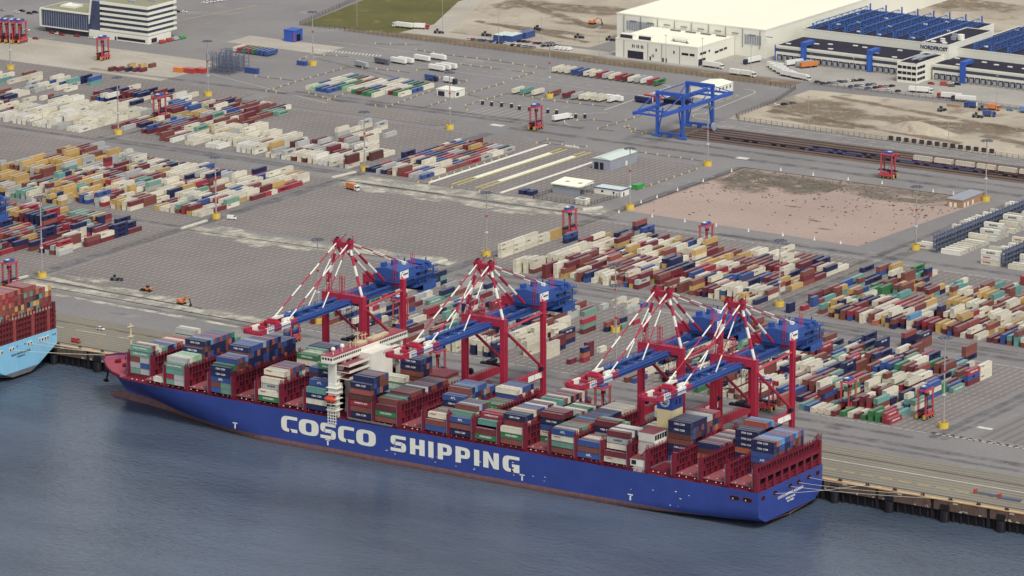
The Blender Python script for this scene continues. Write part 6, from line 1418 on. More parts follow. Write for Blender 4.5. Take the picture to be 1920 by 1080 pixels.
# small sheds
def shed(name, label, x0, x1, y0, y1, hh, wall, roof, gable=0, over=.3):
    global o, h
    o = ((x0+x1)/2, (y0+y1)/2, 0); h = building(name, label, o)
    b = MB(); b.box(x0, x1, y0, y1, 0, hh); part('wall', b, MATS[wall], h, o)
    b = MB()
    if gable: b.prism([(x0-over, hh), (x1+over, hh), ((x0+x1)/2, hh+gable)], y0-over, y1+over, 0, axis='y')
    else: b.box(x0-over, x1+over, y0-over, y1+over, hh, hh+.4)
    part('roof', b, MATS[roof], h, o)
shed('storage_shed', 'grey metal shed with a pale roof on the open field left of the gravel pit', -452, -439, 568, 598, 6.6, 'shed_grey', 'roof_pale', 1.4)
slab('roller_door', -450.5, -447.5, 567.85, 568, .2, 4.6, 'window_dark'); slab('roller_door', -446.5, -444, 567.85, 568, .2, 4.6, 'window_dark'); slab('door', -439, -438.9, 585, 587, .2, 3.2, 'panel_white')
shed('site_cabin', 'white flat cabin with a blue roof edge beside the fenced canopy', -415, -396, 512, 521, 3.6, 'panel_white', 'cabin_blue')
slab('roof_sheet', -414.6, -396.4, 512.3, 520.7, 4.0, 4.1, 'roof_pale'); slab('window', -410, -408.5, 511.9, 512, 1.4, 2.6, 'window_dark'); slab('window', -402, -400.8, 511.9, 512, 1.4, 2.6, 'window_dark'); slab('door', -396, -395.9, 514, 515.3, .2, 2.4, 'cabin_blue')
o = (-427, 505, 0); h = building('canopy', 'open sided shed with a cream roof inside the small fenced compound', o)
b = MB()
for x in (-436, -417.5):
    for y in (500, 506, 513): b.box(x-.2, x+.2, y-.2, y+.2, 0, 6)
b.box(-436, -417.5, 500, 500.2, 0, 4.6); b.box(-436.1, -436, 500, 513, 0, 5.4); part('frame', b, MATS['shed_grey'], h, o)
b = MB(); b.quad([(-437, 499, 6.0), (-416.5, 499, 6.0), (-416.5, 514.4, 7.0), (-437, 514.4, 7.0)]); b.box(-437, -416.5, 499, 499.2, 5.4, 6.0); b.box(-416.7, -416.5, 499, 514.4, 5.6, 6.2); part('roof', b, MATS['roof_cream'], h, o)
for x in (-431, -422): slab('skylight', x, x+2.4, 505, 507.5, 6.52, 6.62, 'shed_grey')
shed('white_kiosk', 'small white box hut with a dark roof hatch at the compound corner', -408.5, -401.5, 481.6, 486.2, 3.2, 'panel_white', 'panel_white'); slab('roof_hatch', -407.5, -403, 482.4, 485, 3.6, 3.75, 'band_dark')
shed('white_hut', 'white flat roofed gate hut with dark openings on open tarmac', -655, -640.5, 699, 710, 4.4, 'panel_white', 'panel_white'); slab('door', -654, -649, 698.85, 699, .2, 3.4, 'door_dark'); slab('window', -640.5, -640.4, 700, 703, 1, 3.2, 'door_dark')
shed('crane_house', 'pale building with small windows behind the blue rail gantry', -515, -497.5, 785, 809, 7.6, 'panel_white', 'roof_cream', 1.2)
for k in range(5): slab('window', -497.5, -497.4, 787+k*4.4, 788.4+k*4.4, 4.6, 6.4, 'glass_blue')
for k in range(3): slab('door', -497.5, -497.4, 789+k*7, 790.2+k*7, .2, 2.4, 'glass_blue')
shed('substation', 'brick transformer hut with white doors at the right corner of the gravel pit', -224, -214, 594, 622, 4.6, 'brick', 'shed_grey')
for y in (596, 600, 606): slab('door', -214, -213.9, y, y+1.8, .2, 2.8, 'panel_white')
for x in (-222.5, -219.5): slab('door', x, x+1.8, 593.9, 594, .2, 2.8, 'panel_white')
shed('gate_box', 'tall blue gate portal box on the paved island near the grass', -848.4, -839.8, 796, 806, 7.8, 'box_blue', 'box_blue'); slab('opening', -839.8, -839.7, 799, 803.5, .3, 5, 'dark_opening'); slab('red_edge', -840.1, -839.6, 795.9, 796.3, 0, 7.8, 'beacon_red')

# blue rail gantry crane
o = (-459, 686, 0); g = thing('rail_gantry', 'blue rail mounted gantry crane spanning the tracks in front of the pale house', 'gantry crane', o)
TB = MATS['box_blue']
for x in (-468.5, -450):
    for y in (669, 704.5):
        b = MB(); b.box(x-.9, x+.9, y-.8, y+.8, 1.6, 28.0); part('leg', b, TB, g, o)
        b = MB(); b.box(x-3, x+3, y-1, y+1, .4, 1.8)
        for k in (-2.2, 0, 2.2): b.tube((x+k, y-.5, .55), (x+k, y+.5, .55), .55, 8)
        part('bogie', b, MATS['truss_blue'], g, o)
    b = MB(); b.box(x-.8, x+.8, 641 if x < -460 else 644, 728, 18.4, 20.6); part('main_girder', b, TB, g, o)
for y in (669, 704.5):
    b = MB(); b.box(-469.6, -448.9, y-.9, y+.9, 26.6, 29.0); part('top_beam', b, TB, g, o)
    b = MB(); b.box(-467, -451.5, y-.7, y+.7, 2.0, 3.4); b.box(-460.5, -458.5, y-1, y+1, .4, 2.2); part('sill_beam', b, TB, g, o)
    b = MB(); b.beam((-468, y, 2), (-464.5, y, 18.6), .7, .7); b.beam((-450.6, y, 2), (-453, y, 18.6), .7, .7); part('inner_brace', b, TB, g, o)
b = MB()
for y in (643, 655, 715, 727): b.box(-468.5, -450, y-.5, y+.5, 18.8, 20)
for x in (-468.5, -450):
    b.beam((x, 669, 28), (x, 646, 20.6), .5, .5); b.beam((x, 704.5, 28), (x, 726, 20.6), .5, .5); b.beam((x, 669, 28), (x, 682, 20.6), .5, .5); b.beam((x, 704.5, 28), (x, 692, 20.6), .5, .5)
    b.beam((x, 669, 28), (x, 704.5, 28), .5, .5)
part('bracing', b, TB, g, o)
b = MB(); b.box(-466, -452, 672, 682, 20.8, 23.6); b.box(-464, -460, 684, 688, 20.8, 24.6); b.box(-458, -455, 676, 679, 15.4, 18.2); part('trolley', b, MATS['dark_blue_gear'], g, o)
b = MB(); b.tube((-447.5, 701, 3), (-446.4, 701, 3), 2.6, 14); part('cable_reel', b, MATS['shed_grey'], g, o)

# loading strips: long white kerbs with yellow lines
paint('strip_white', rgb(238, 238, 222), .7, .08, .3); paint('strip_yellow', rgb(226, 204, 84), .7, .1, .3)
def strip_obj(x, y0, y1, w_, lab, yel):
    t = thing('loading_kerb', lab, 'kerb', (x, (y0+y1)/2, 0), 0, 'white strips in the loading area'); oo = (x, (y0+y1)/2, 0)
    b = MB()
    n = max(1, int((y1-y0)/9)); d_ = (y1-y0)/n
    for k in range(n): b.box(x-w_/2, x+w_/2, y0+k*d_+.08, y0+(k+1)*d_-.08, .03, .55)
    part('slab', b, MATS['strip_white'], t, oo)
    if yel:
        b = MB()
        for dx in (-w_/2-.5, w_/2+.5): b.box(x+dx-.28, x+dx+.28, y0-22, y1+16, .03, .3)
        part('yellow_kerb', b, MATS['strip_yellow'], t, oo)
strip_obj(-512, 482, 610, 1.7, 'leftmost narrow white strip beside the small container block', False); strip_obj(-496.5, 508, 590, 3.0, 'wide white strip with yellow edges, left of the two', True); strip_obj(-479.5, 508, 590, 3.0, 'wide white strip with yellow edges, right of the two', True); strip_obj(-461, 482, 606, 1.5, 'rightmost narrow white strip near the dark skips', False)
paint('barrier_concrete', rgb(214, 210, 196), .8, .12, .4)
for i, (x0, y0, x1, y1, lab) in enumerate(((-562, 305, -562, 329, 'pale concrete barrier at the left corner of the upper empty field'), (-568, 461, -565, 481, 'pale concrete barrier beside the orange lorry'), (-394, 300, -392, 324, 'pale concrete barrier behind the left crane machinery house'), (-500, 612, -490, 612, 'short white barrier at the far end of the white strips'), (-565, 148, -563, 168, 'pale concrete barrier at the left end of the dusty strip'), (-396, 470, -390, 482, 'pale concrete barrier before the compound corner by the central yard'))):
    L_ = math.hypot(x1-x0, y1-y0); b = MB(); b.cbox(((x0+x1)/2, (y0+y1)/2, .55), (L_, 1.6, 1.0), 0, math.atan2(y1-y0, x1-x0)); o_ = ob('concrete_barrier', b.mesh('concrete_barrier', [MATS['barrier_concrete']], (x0, y0, 0)), None, (x0, y0, .03)); tag(o_, lab, 'barrier', 'concrete barriers')

# ------------------------------------------------------------------ reefer racks and white reefers at right
paint('rack_steel', rgb(104, 112, 136), .5, .12, .4)
def rack(label, x, y0, y1, lev=3):
    oo = (x, (y0+y1)/2, 0); t = thing('reefer_rack', label, 'rack', oo, 0, 'steel racks for refrigerated containers')
    n = int((y1-y0)/4.1)
    for k in range(n+1):
        y = y0+k*4.1; b = MB()
        for dx in (-1.4, 1.4): b.box(x+dx-.16, x+dx+.16, y-.16, y+.16, 0, lev*2.75+2.2)
        for z in range(1, lev+1): b.box(x-1.4, x+1.4, y-.1, y+.1, z*2.75-.2, z*2.75)
        b.beam((x-1.4, y, .2), (x+1.4, y, 2.7), .15, .15); b.beam((x+1.4, y, 2.9), (x-1.4, y, 5.4), .15, .15); part('upright_frame', b, MATS['rack_steel'], t, oo)
    for z in range(1, lev+1):
        b = MB(); b.box(x-1.5, x+1.5, y0, y1, z*2.75, z*2.75+.12, 0)
        for dx in (-1.45, 1.45): b.box(x+dx-.05, x+dx+.05, y0, y1, z*2.75+1.0, z*2.75+1.1, 0); b.box(x+dx-.04, x+dx+.04, y0, y1, z*2.75+.5, z*2.75+.58, 0)
        for k in range(int((y1-y0)/3)): b.box(x-1.2, x-.2, y0+k*3, y0+k*3+1.2, z*2.75+.12, z*2.75+1.5, 0)
        part('walkway', b, MATS['rack_steel'], t, oo)
rack('long blue grey steel rack left among the white reefers at the right edge', -174, 488, 625); rack('blue grey steel rack between white reefers at the right picture border', -125.5, 478, 600)
RF = []
rn = random.Random(8)
for k in range(26):
    y = 490+k*4.6
    for q in range(rn.choice((0, 1, 1, 2)) if k > 5 else rn.choice((0, 1))): RF.append((-176.8, y, q))
    for q in range((1, 1, 1, 1, 1, 1, 1, 2, 0, 1, 2, 3, 2, 0, 1, 2, 3, 3, 2, 1, 0, 2, 2, 1, 2, 2)[k]): RF.append((-158.8, y, q))
    if k < 16:
        for q in range((3, 1, 3, 2, 1, 2, 0, 2, 3, 1, 2, 2, 0, 2, 1, 2)[k]): RF.append((-128.4, 480+k*4.6, q))
        for q in range((1, 1, 0, 2, 1, 2, 1, 0, 2, 2, 1, 1, 0, 2, 1, 1)[k]): RF.append((-110.5, 478+k*4.6, q))
b0_, d0_ = cont_mesh(12.19); rm = [(b0_.mesh('container', [MATS['ship_white'], MATS['panel_white']]), d0_.mesh('door', [MATS['ship_white'], MATS['steel_grey'], MATS['steel_grey']])), cmesh(12.19, 'c'), cmesh(12.19, 'w')]
ys_ = sorted({(round(x), round(y)) for x, y, q in RF})
cnt = {}
for i, (x, y, q) in enumerate(RF):
    col = {-177: 'left of the long rack', -159: 'right of the long rack', -128: 'left of the border rack', -110: 'right of the border rack'}[round(x)]
    key = (round(x),); seq = sorted({b_ for a, b_, c_ in RF if round(a) == round(x)}); n_ = seq.index(y)+1
    t = thing('reefer_container', 'white refrigerated container %s, %s from the front, %s tier' % (col, nth(n_), nth(q+1)), 'container', (x, y, q*2.75), R(90), 'white refrigerated containers at the racks')
    bm_, dm_ = rm[i % 3]; ob('body', bm_, t); ob('door', dm_, t)
    if rn.random() < .6:
        l = ob('lettering', text_mesh('MAERSK' if i % 3 == 0 else 'HAMBURG', 1.5 if i % 3 == 0 else .95, MATS['text_dark' if i % 3 == 0 else 'text_red'], .015, bold=.03), t, (-CW/2-.03, 6.1 if i % 3 == 0 else 8.6, CH*.5)); l.rotation_euler = (R(90), 0, R(-90))

# ------------------------------------------------------------------ trains
paint('wagon_dark', rgb(58, 48, 62), .7, .2, .4); paint('wagon_blue', rgb(52, 70, 130), .6, .2, .4); paint('wagon_red', rgb(140, 52, 52), .6, .2, .4)
def make_wagon(mat_):
    t = thing('flat_wagon', '', 'rail wagon', (0, 0, 0), 0, 'flat container wagons on the tracks')
    b = MB(); b.box(-9.4, 9.4, -1.2, -.9, .95, 1.45); b.box(-9.4, 9.4, .9, 1.2, .95, 1.45); b.box(-9.4, 9.4, -.3, .3, .8, 1.4)
    for k in range(9): b.box(-9.2+k*2.25, -8.8+k*2.25, -1.2, 1.2, .95, 1.35)
    part('frame', b, mat_, t)
    for x in (-6.8, 6.8):
        b = MB(); b.box(x-1.5, x+1.5, -1, 1, .45, .9)
        for k in (-.9, .9): b.tube((x+k, -.9, .45), (x+k, .9, .45), .45, 8)
        part('bogie', b, MATS['wagon_dark'], t)
    return t
wd, wb, wr = make_wagon(MATS['wagon_dark']), make_wagon(MATS['wagon_blue']), make_wagon(MATS['wagon_red'])
usedw = set(); k_ = 0
def put_wagon(src, x, y, lab):
    if src.name not in usedw: usedw.add(src.name); src.location = (x, y, .3); src['label'] = lab
    else: dup(src, (x, y, .3), 0, lab)
for i in range(15):
    x = -420+i*20; put_wagon(wb if i in (3, 4, 6, 7, 8) else wd, x, 684+0, '%s empty flat wagon on the nearer track, %s from the left' % ('blue' if i in (3, 4, 6, 7, 8) else 'dark', nth(i+1)))
for i in range(14):
    x = -350+i*14.3
    if i < 3: put_wagon(wd, -360+i*20, 690, 'dark empty flat wagon on the farther track, %s from the left' % nth(i+1))
    elif i < 10: put_wagon(wr, -291+(i-3)*19.5, 690, 'reddish flat wagon under white boxes on the farther track, %s loaded one' % nth(i-2))
for i in range(9):
    x = -298.5+i*14.4; bm_, dm_ = cmesh(12.19, 'c'); t = thing('rail_container', 'cream container riding on the freight train, %s from the left' % nth(i+1), 'container', (x+12.2, 690, 1.75), R(90), 'cream containers on the freight train'); ob('body', bm_, t); ob('door', dm_, t)
# ------------------------------------------------------------------ vehicles
VC = {'white': rgb(236, 234, 226), 'silver': rgb(170, 174, 180), 'black': rgb(40, 42, 52), 'red': rgb(190, 60, 54), 'blue': rgb(56, 84, 150), 'grey': rgb(104, 108, 118), 'orange': rgb(226, 130, 44), 'navy': rgb(36, 44, 92), 'green': rgb(52, 160, 66), 'yellow': rgb(226, 184, 60), 'lightblue': rgb(110, 150, 200)}
VM = {k: paint('vehicle_'+k, v, .35, .05, .6, rnd=.06, spec=.5) for k, v in VC.items()}
_car = {}
def car(col, label, loc, rz, group, van=False):
    k = (col, van)
    if k in _car: return dup(_car[k], loc, rz, label, group)
    t = thing('van' if van else 'car', label, 'van' if van else 'car', loc, rz, group)
    b = MB(); L_, W_ = (5.4, 2.0) if van else (4.5, 1.8)
    pr = [(-L_/2, .35), (L_/2, .35), (L_/2, .85), (L_/2-.9, 1.0), (-L_/2, 1.0)] if not van else [(-L_/2, .4), (L_/2, .4), (L_/2, 1.1), (L_/2-.9, 1.4), (-L_/2, 1.4)]
    b.prism(pr, -W_/2, W_/2, 0, axis='y'); part('body', b, VM[col], t)
    b = MB(); pr = [(-L_/2+.15, 1.0), (L_/2-1.1, 1.0), (L_/2-1.8, 1.5), (-L_/2+.7, 1.5)] if not van else [(-L_/2, 1.4), (L_/2-.9, 1.4), (L_/2-1.5, 2.3), (-L_/2, 2.4)]
    b.prism(pr, -W_/2+.1, W_/2-.1, 0, axis='y'); part('cabin', b, VM[col] if van else MATS['window_dark'], t)
    b = MB(); b.box(-L_/2+.75 if not van else -L_/2+.1, L_/2-1.85 if not van else L_/2-1.6, -W_/2+.12, W_/2-.12, 1.5 if not van else 2.4, 1.54 if not van else 2.44); part('roof', b, VM[col], t)
    if van: b = MB(); b.prism([(L_/2-1.42, 2.2), (L_/2-.92, 1.45), (L_/2-.88, 1.45), (L_/2-1.38, 2.2)], -.8, .8, 0, axis='y'); part('windscreen', b, MATS['window_dark'], t)
    for x in (-L_/2+.9, L_/2-.95):
        for s in (-1, 1): b = MB(); b.tube((x, s*W_/2-.12, .34), (x, s*W_/2+.04, .34), .34, 8); part('wheel', b, MATS['tyre'], t)
    _car[k] = t; return t
_lor = {}
def lorry(cab, box, label, loc, rz, group, L_=13.4, rigid=False, tractor=True):
    k = (cab, box, L_, rigid, tractor)
    if k in _lor: return dup(_lor[k], loc, rz, label, group)
    t = thing('lorry' if tractor else 'semi_trailer', label, 'lorry' if tractor else 'trailer', loc, rz, group)
    b = MB(); b.box(-L_, 0, -1.25, 1.25, 1.2, 4.0, 0); b.box(-L_-.03, -L_, -1.1, 1.1, 1.35, 3.85, 1); part('cargo_box', b, [VM[box], MATS['ship_white']], t)
    b = MB(); b.box(-L_, 0, -.5, .5, .85, 1.2); b.box(-L_*.55, -L_*.35, -1.2, 1.2, .5, 1.1); part('chassis', b, MATS['wagon_dark'], t)
    for x in ([-L_+1.6, -L_+2.9, -L_+4.2] if L_ > 9 else [-L_+1.6]):
        for s in (-1, 1): b = MB(); b.tube((x, s*1.2-.2, .5), (x, s*1.2+.05, .5), .5, 8); part('wheel', b, MATS['tyre'], t)
    if tractor:
        b = MB(); b.prism([(.5, .5), (2.7, .5), (2.8, 1.9), (2.5, 3.3), (.5, 3.5)], -1.2, 1.2, 0, axis='y'); part('cab', b, VM[cab], t)
        b = MB(); b.prism([(2.80, 1.95), (2.86, 1.95), (2.60, 3.0), (2.54, 3.0)], -1.1, 1.1, 0, axis='y'); b.box(1.3, 2.4, -1.23, -1.2, 1.9, 2.9); b.box(1.3, 2.4, 1.2, 1.23, 1.9, 2.9); part('windscreen', b, MATS['window_dark'], t)
        for x in (1.7, -1.2):
            for s in (-1, 1): b = MB(); b.tube((x, s*1.15-.2, .5), (x, s*1.15+.08, .5), .5, 8); part('wheel', b, MATS['tyre'], t)
    _lor[k] = t; return t
rn = random.Random(17)
def carrow(pts, rz, group, desc, cols, start=1):
    for i, (x, y) in enumerate(pts):
        c = cols[i % len(cols)]; car(c, '%s car %s, %s from the left' % (c, desc, nth(i+start)), (x, y, .06), R(rz+rn.uniform(-4, 4)), group, False)
carrow([(-469, 869), (-463.5, 867), (-460.5, 870.5), (-457.6, 873), (-457, 877.5), (-454.8, 879), (-453.5, 883), (-450.8, 886), (-448, 890)], 60, 'cars parked before the terminal', 'in the dark row before the loading docks', ['black', 'black', 'grey', 'silver', 'black', 'grey', 'white', 'black', 'black'])
carrow([(-443, 868), (-441, 872.5), (-438.8, 876), (-436.5, 879), (-434.6, 883), (-431, 869), (-428, 873.5), (-426.5, 878), (-424, 881), (-421.6, 884), (-416, 870), (-410, 871)], 75, 'cars parked left of the office block', 'in the second row below the office block', ['blue', 'grey', 'white', 'blue', 'silver', 'grey', 'black', 'red', 'silver', 'black', 'white', 'black'])
for x, y, c, l in ((-404, 905, 'red', 'red car just right of the three storey office block'), (-394, 913, 'white', 'white car right of the red box near the second terminal'), (-388.5, 912, 'black', 'black car right of the white one at the second terminal'), (-389, 905, 'grey', 'grey car in front of the white one at the second terminal'), (-321, 857, 'lightblue', 'pale blue car alone at the right of the building site')): car(c, l, (x, y, .06), R(rn.uniform(0, 30)), 'cars near the office block')
car('red', 'red box van right of the office block by the docks', (-395, 906, .06), R(20), 'cars near the office block', True)
carrow([(-744, 869), (-741, 869.2), (-738, 869.4), (-735, 869.7), (-732, 870), (-729, 870), (-726, 870), (-720.5, 870), (-717.5, 870), (-714.5, 870)], 80, 'cars parked at the construction camp', 'left of the blue camp boxes', ['white', 'red', 'silver', 'grey', 'blue', 'silver', 'blue', 'black', 'grey', 'white'])
carrow([(-707, 867), (-704.6, 868), (-702, 868), (-699.6, 868.6), (-697, 868), (-694, 868), (-691.5, 868.6)], 80, 'cars parked right of the camp', 'in the front row right of the blue camp boxes', ['black', 'white', 'grey', 'white', 'silver', 'silver', 'silver'])
carrow([(-711, 881), (-707.6, 882), (-704.4, 882), (-698, 881), (-695, 882), (-688, 876), (-685, 879), (-681, 881), (-677, 880)], 80, 'cars parked behind the camp row', 'in the back row right of the blue camp boxes', ['black', 'black', 'grey', 'red', 'navy', 'black', 'black', 'black', 'grey'])
for i, x in enumerate((-675, -672, -669, -666)): car('white', 'white van right of the camp cars, %s from the left' % nth(i+1), (x, 873+i*.4, .06), R(82), 'white vans beside the camp', True)
for i, (x, y, c) in enumerate(((-1000, 732, 'red'), (-994, 731, 'white'), (-990, 730, 'red'), (-978, 732, 'red'), (-965, 732, 'white'), (-1021, 730, 'white'), (-1006, 708, 'red'), (-996, 709, 'red'))): car(c, '%s service car in front of the office building, %s along' % (c, nth(i+1)), (x, y, .1), R(rn.uniform(-10, 20)), 'service cars before the office')
for i, (x, y, c) in enumerate(((-1070, 779, 'white'), (-1070, 785, 'black'), (-1060, 781, 'black'), (-1059, 786, 'black'), (-1085, 780, 'silver'))): car(c, '%s car parked left of the office building, %s along' % (c, nth(i+1)), (x, y, .06), R(20), 'cars left of the office')
for i, (x, y, c) in enumerate(((-976, 843, 'black'), (-971, 844, 'white'), (-971, 830, 'black'))): car(c, '%s car right of the office tower, %s along' % (c, nth(i+1)), (x, y, .06), R(20), 'cars right of the tower')
for i, (x, y) in enumerate(((-980, 880), (-980, 884), (-978.5, 887), (-978, 890), (-977, 893), (-976, 896))): car('white', 'white car in the far row behind the office tower, %s along' % nth(i+1), (x, y, .06), R(30), 'white cars behind the tower')
for i, (x, y, c) in enumerate(((-914, 745, 'red'), (-914, 753, 'red'), (-913, 759, 'silver'), (-912, 765, 'green'))): car(c, '%s service van beside the office tower, %s from the front' % (c, nth(i+1)), (x, y, .06), R(80), 'service vans beside the tower', True)
car('white', 'white van beside the mast at the field corner', (-553, 341, .06), R(15), 'vans', True); car('red', 'red and white van on the quay between the two ships', (-451, 70, .06), R(-4), 'vans', True); car('white', 'white pickup on the quay apron near the pale ship', (-457, 98, .06), R(-4), 'vans')
car('white', 'white car on the road loop by the fence', (-454, 790, .06), R(60), 'cars on the loop'); car('black', 'black car behind the white one on the road loop', (-451, 795, .06), R(60), 'cars on the loop'); car('grey', 'grey car third in the queue on the road loop', (-448, 801, .06), R(60), 'cars on the loop')
# lorries and trailers
G1 = 'lorries at the terminal'
lorry('white', 'white', 'white lorry leaving the right side of the small white block', (-547, 874.5, .06), R(-4), G1)
lorry('white', 'white', 'short white lorry with a second box behind, left of the yard queue', (-515, 862, .06), R(-5), G1, 8.2); lorry('white', 'white', 'short white trailer box left of the yard queue', (-524, 862, .06), R(-5), G1, 8.0, tractor=False)
lorry('navy', 'white', 'lorry with navy cab reversed to the left loading doors', (-540, 898, .06), R(-100), G1); 
for i, (x, y, c) in enumerate(((-500, 884, 'blue'), (-505, 889, 'navy'), (-494, 879, 'white'), (-488, 874, 'blue'), (-478, 871, 'white'), (-510, 894, 'navy'))): lorry(c, 'white', 'white lorry with %s cab in the slanted queue, %s along' % (c, ('third', 'second', 'fourth', 'fifth', 'last', 'first')[i]), (x, y, .06), R(-12), 'lorries queued in the terminal yard')
lorry('blue', 'white', 'white trailer docked at the left terminal doors, left of three', (-514, 905, .06), R(-115), 'trailers docked at the terminal', tractor=False); lorry('blue', 'silver', 'pale trailer docked at the terminal, middle of three', (-506, 905, .06), R(-115), 'trailers docked at the terminal', tractor=False); lorry('blue', 'orange', 'orange trailer docked at the terminal, right of three', (-502, 904, .06), R(-115), 'trailers docked at the terminal', tractor=False)
lorry('white', 'white', 'long white lorry with a dark car behind it below the office block', (-391, 878, .06), R(12), G1); lorry('red', 'white', 'white lorry with red cab at the right edge of the yard', (-377, 869, .06), R(190), G1); lorry('black', 'white', 'white lorry with black cab beside the red cabbed one', (-365, 866, .06), R(190), G1)
lorry('white', 'white', 'white trailer lorry on the gravel road beside the grass', (-813, 880, .06), R(183), 'lorries on the gravel road'); lorry('red', 'white', 'white lorry with red cab behind another on the gravel road', (-792, 885, .06), R(20), 'lorries on the gravel road', 8.0)
lorry('white', 'white', 'white container lorry in the exchange bays beside a carrier', (-543, 683, .06), R(75), 'lorries in the container yard'); lorry('white', 'orange', 'orange box lorry with white cab on the dusty strip', (-537, 441, .06), R(-15), 'lorries in the container yard', 7.4)
lorry('navy', 'blue', 'blue box lorry on tarmac between the trailer groups', (-683, 737, .06), R(-8), 'lorries in the container yard', 7.6); lorry('navy', 'white', 'lorry with white box just right of the blue one on tarmac', (-668, 737, .06), R(-8), 'lorries in the container yard', 7.8)
WT = [(-757, 747, -20, 'silver'), (-752, 765, -12, 'grey'), (-743, 772, -8, 'white'), (-740, 776, -8, 'white'), (-735, 788, -8, 'white'), (-728, 797, -8, 'white')]
for i, (x, y, a, c) in enumerate(WT): lorry('white', c, '%s trailer parked beside the hatched nose, %s from the front' % (c, nth(i+1)), (x+13, y, .06), R(a), 'trailers by the hatched nose', 13.0, tractor=False)
for i in range(3): lorry('white', 'white', 'white trailer near the low hut, %s of three' % ('front', 'middle', 'rear')[i], (-695+i*1.5, 766+i*5, .06), R(-6), 'three white trailers on tarmac', 12.6, tractor=False)
for i, (x, y, rz) in enumerate(((-530, 752, 0), (-528, 758, 0), (-526, 764, 0), (-548, 742, 0), (-530, 747, 0))): lorry('white', ('white', 'red', 'white', 'white', 'navy')[i], '%s trailer lying along the road left of the gantry, %s from the front' % (('white', 'red', 'white', 'white', 'navy')[i], nth(i+1)), (x+6, y+i, .06), R(-6), 'trailers left of the gantry', 12.6, tractor=False)
# ------------------------------------------------------------------ construction machines
def excavator(label, loc, rz, col):
    t = thing('excavator', label, 'excavator', loc, rz, 'construction machines')
    for s in (-1, 1): b = MB(); b.prism([(-2.2, .3), (2.2, .3), (2.5, .7), (2.1, 1.0), (-2.1, 1.0), (-2.5, .7)], s*1.2-.35, s*1.2+.35, 0, axis='y'); part('track', b, MATS['tyre'], t)
    b = MB(); b.box(-2.4, 1.6, -1.4, 1.4, 1.1, 2.2); b.box(-2.6, -1.2, -1.35, 1.35, 2.2, 2.7); part('upper_body', b, VM[col], t)
    b = MB(); b.box(.2, 1.7, .3, 1.4, 2.2, 3.3, 0); b.box(1.7, 1.75, .4, 1.3, 2.3, 3.2, 1); part('cab', b, [VM[col], MATS['window_dark']], t)
    b = MB(); b.beam((1.2, -.3, 2.0), (4.0, -.3, 5.0), .5, .7); b.beam((4.0, -.3, 5.0), (6.6, -.3, 4.2), .45, .6); part('boom', b, VM[col], t)
    b = MB(); b.beam((6.6, -.3, 4.3), (7.4, -.3, 1.4), .4, .5); b.prism([(6.8, .6), (7.8, .4), (7.9, 1.5), (7.2, 1.6)], -.9, .3, 0, axis='y'); part('bucket_arm', b, MATS['wagon_dark'], t)
    return t
e0 = excavator('yellow excavator digging at the trench along the front empty field', (-455, 165, .1), R(-10), 'orange')
dup(e0, (-704, 963, .1), R(10), 'orange excavator alone on pale sand left of the white hall')
def wheeled(label, loc, rz, col):
    t = thing('wheel_loader', label, 'wheel loader', loc, rz, 'construction machines')
    b = MB(); b.box(-2.6, .2, -1.1, 1.1, .9, 2.1); b.box(.2, 2.2, -.9, .9, .9, 1.7); part('body', b, VM[col], t)
    b = MB(); b.box(-.9, .5, -.8, .8, 2.1, 3.3); part('cab', b, MATS['window_dark'], t)
    for x in (-1.6, 1.5):
        for s in (-1, 1): b = MB(); b.tube((x, s*1.0, .8), (x, s*1.5, .8), .8, 10); part('wheel', b, MATS['tyre'], t)
    b = MB(); b.beam((1.6, 0, 1.6), (3.4, 0, .8), 1.4, .35); b.prism([(3.2, .2), (4.3, .2), (4.2, .5), (3.4, 1.4), (3.2, 1.4)], -1.4, 1.4, 0, axis='y'); part('bucket', b, MATS['wagon_dark'], t)
    return t
w0 = wheeled('small dark wheel loader on the empty front field', (-518, 188, .1), R(30), 'grey')
for x, y, rz, c, l in ((-488, 178, 190, 'orange', 'orange loader on the front empty field beside a pale patch'),): wheeled(l, (x, y, .1), R(rz), c)
for x, y, rz, l in ((-776, 877, 20, 'reddish loader beside the gravel road lorries'), (-725, 925, -20, 'dark large loader on the sand above the camp boxes'), (-685, 915, 10, 'grey loader on the sand left of the white hall'), (-662, 919, 10, 'red loader at the corner of the white hall'), (-357, 832, 80, 'dark loader on the building site beside the timber frame'), (-336, 848, 0, 'loader beside the blue dump truck on the building site'), (-329, 827, 10, 'dark loader in the machine group on the building site'), (-743, 887, 15, 'loader behind the parked cars of the camp')): dup(w0, (x, y, .1), R(rz), l)
for x, y, rz, c, l in ((-348, 852, 185, 'blue', 'blue dump truck at the top of the building site'), (-322, 834, 20, 'blue', 'blue dump truck among the dark machines on the building site'), (-329, 853, 10, 'orange', 'orange dump truck right of the blue one on the building site'), (-308, 856, 0, 'lightblue', 'pale truck at the right end of the building site')): lorry(c, c, l, (x, y, .1), R(rz), 'dump trucks on the building site', 5.6)
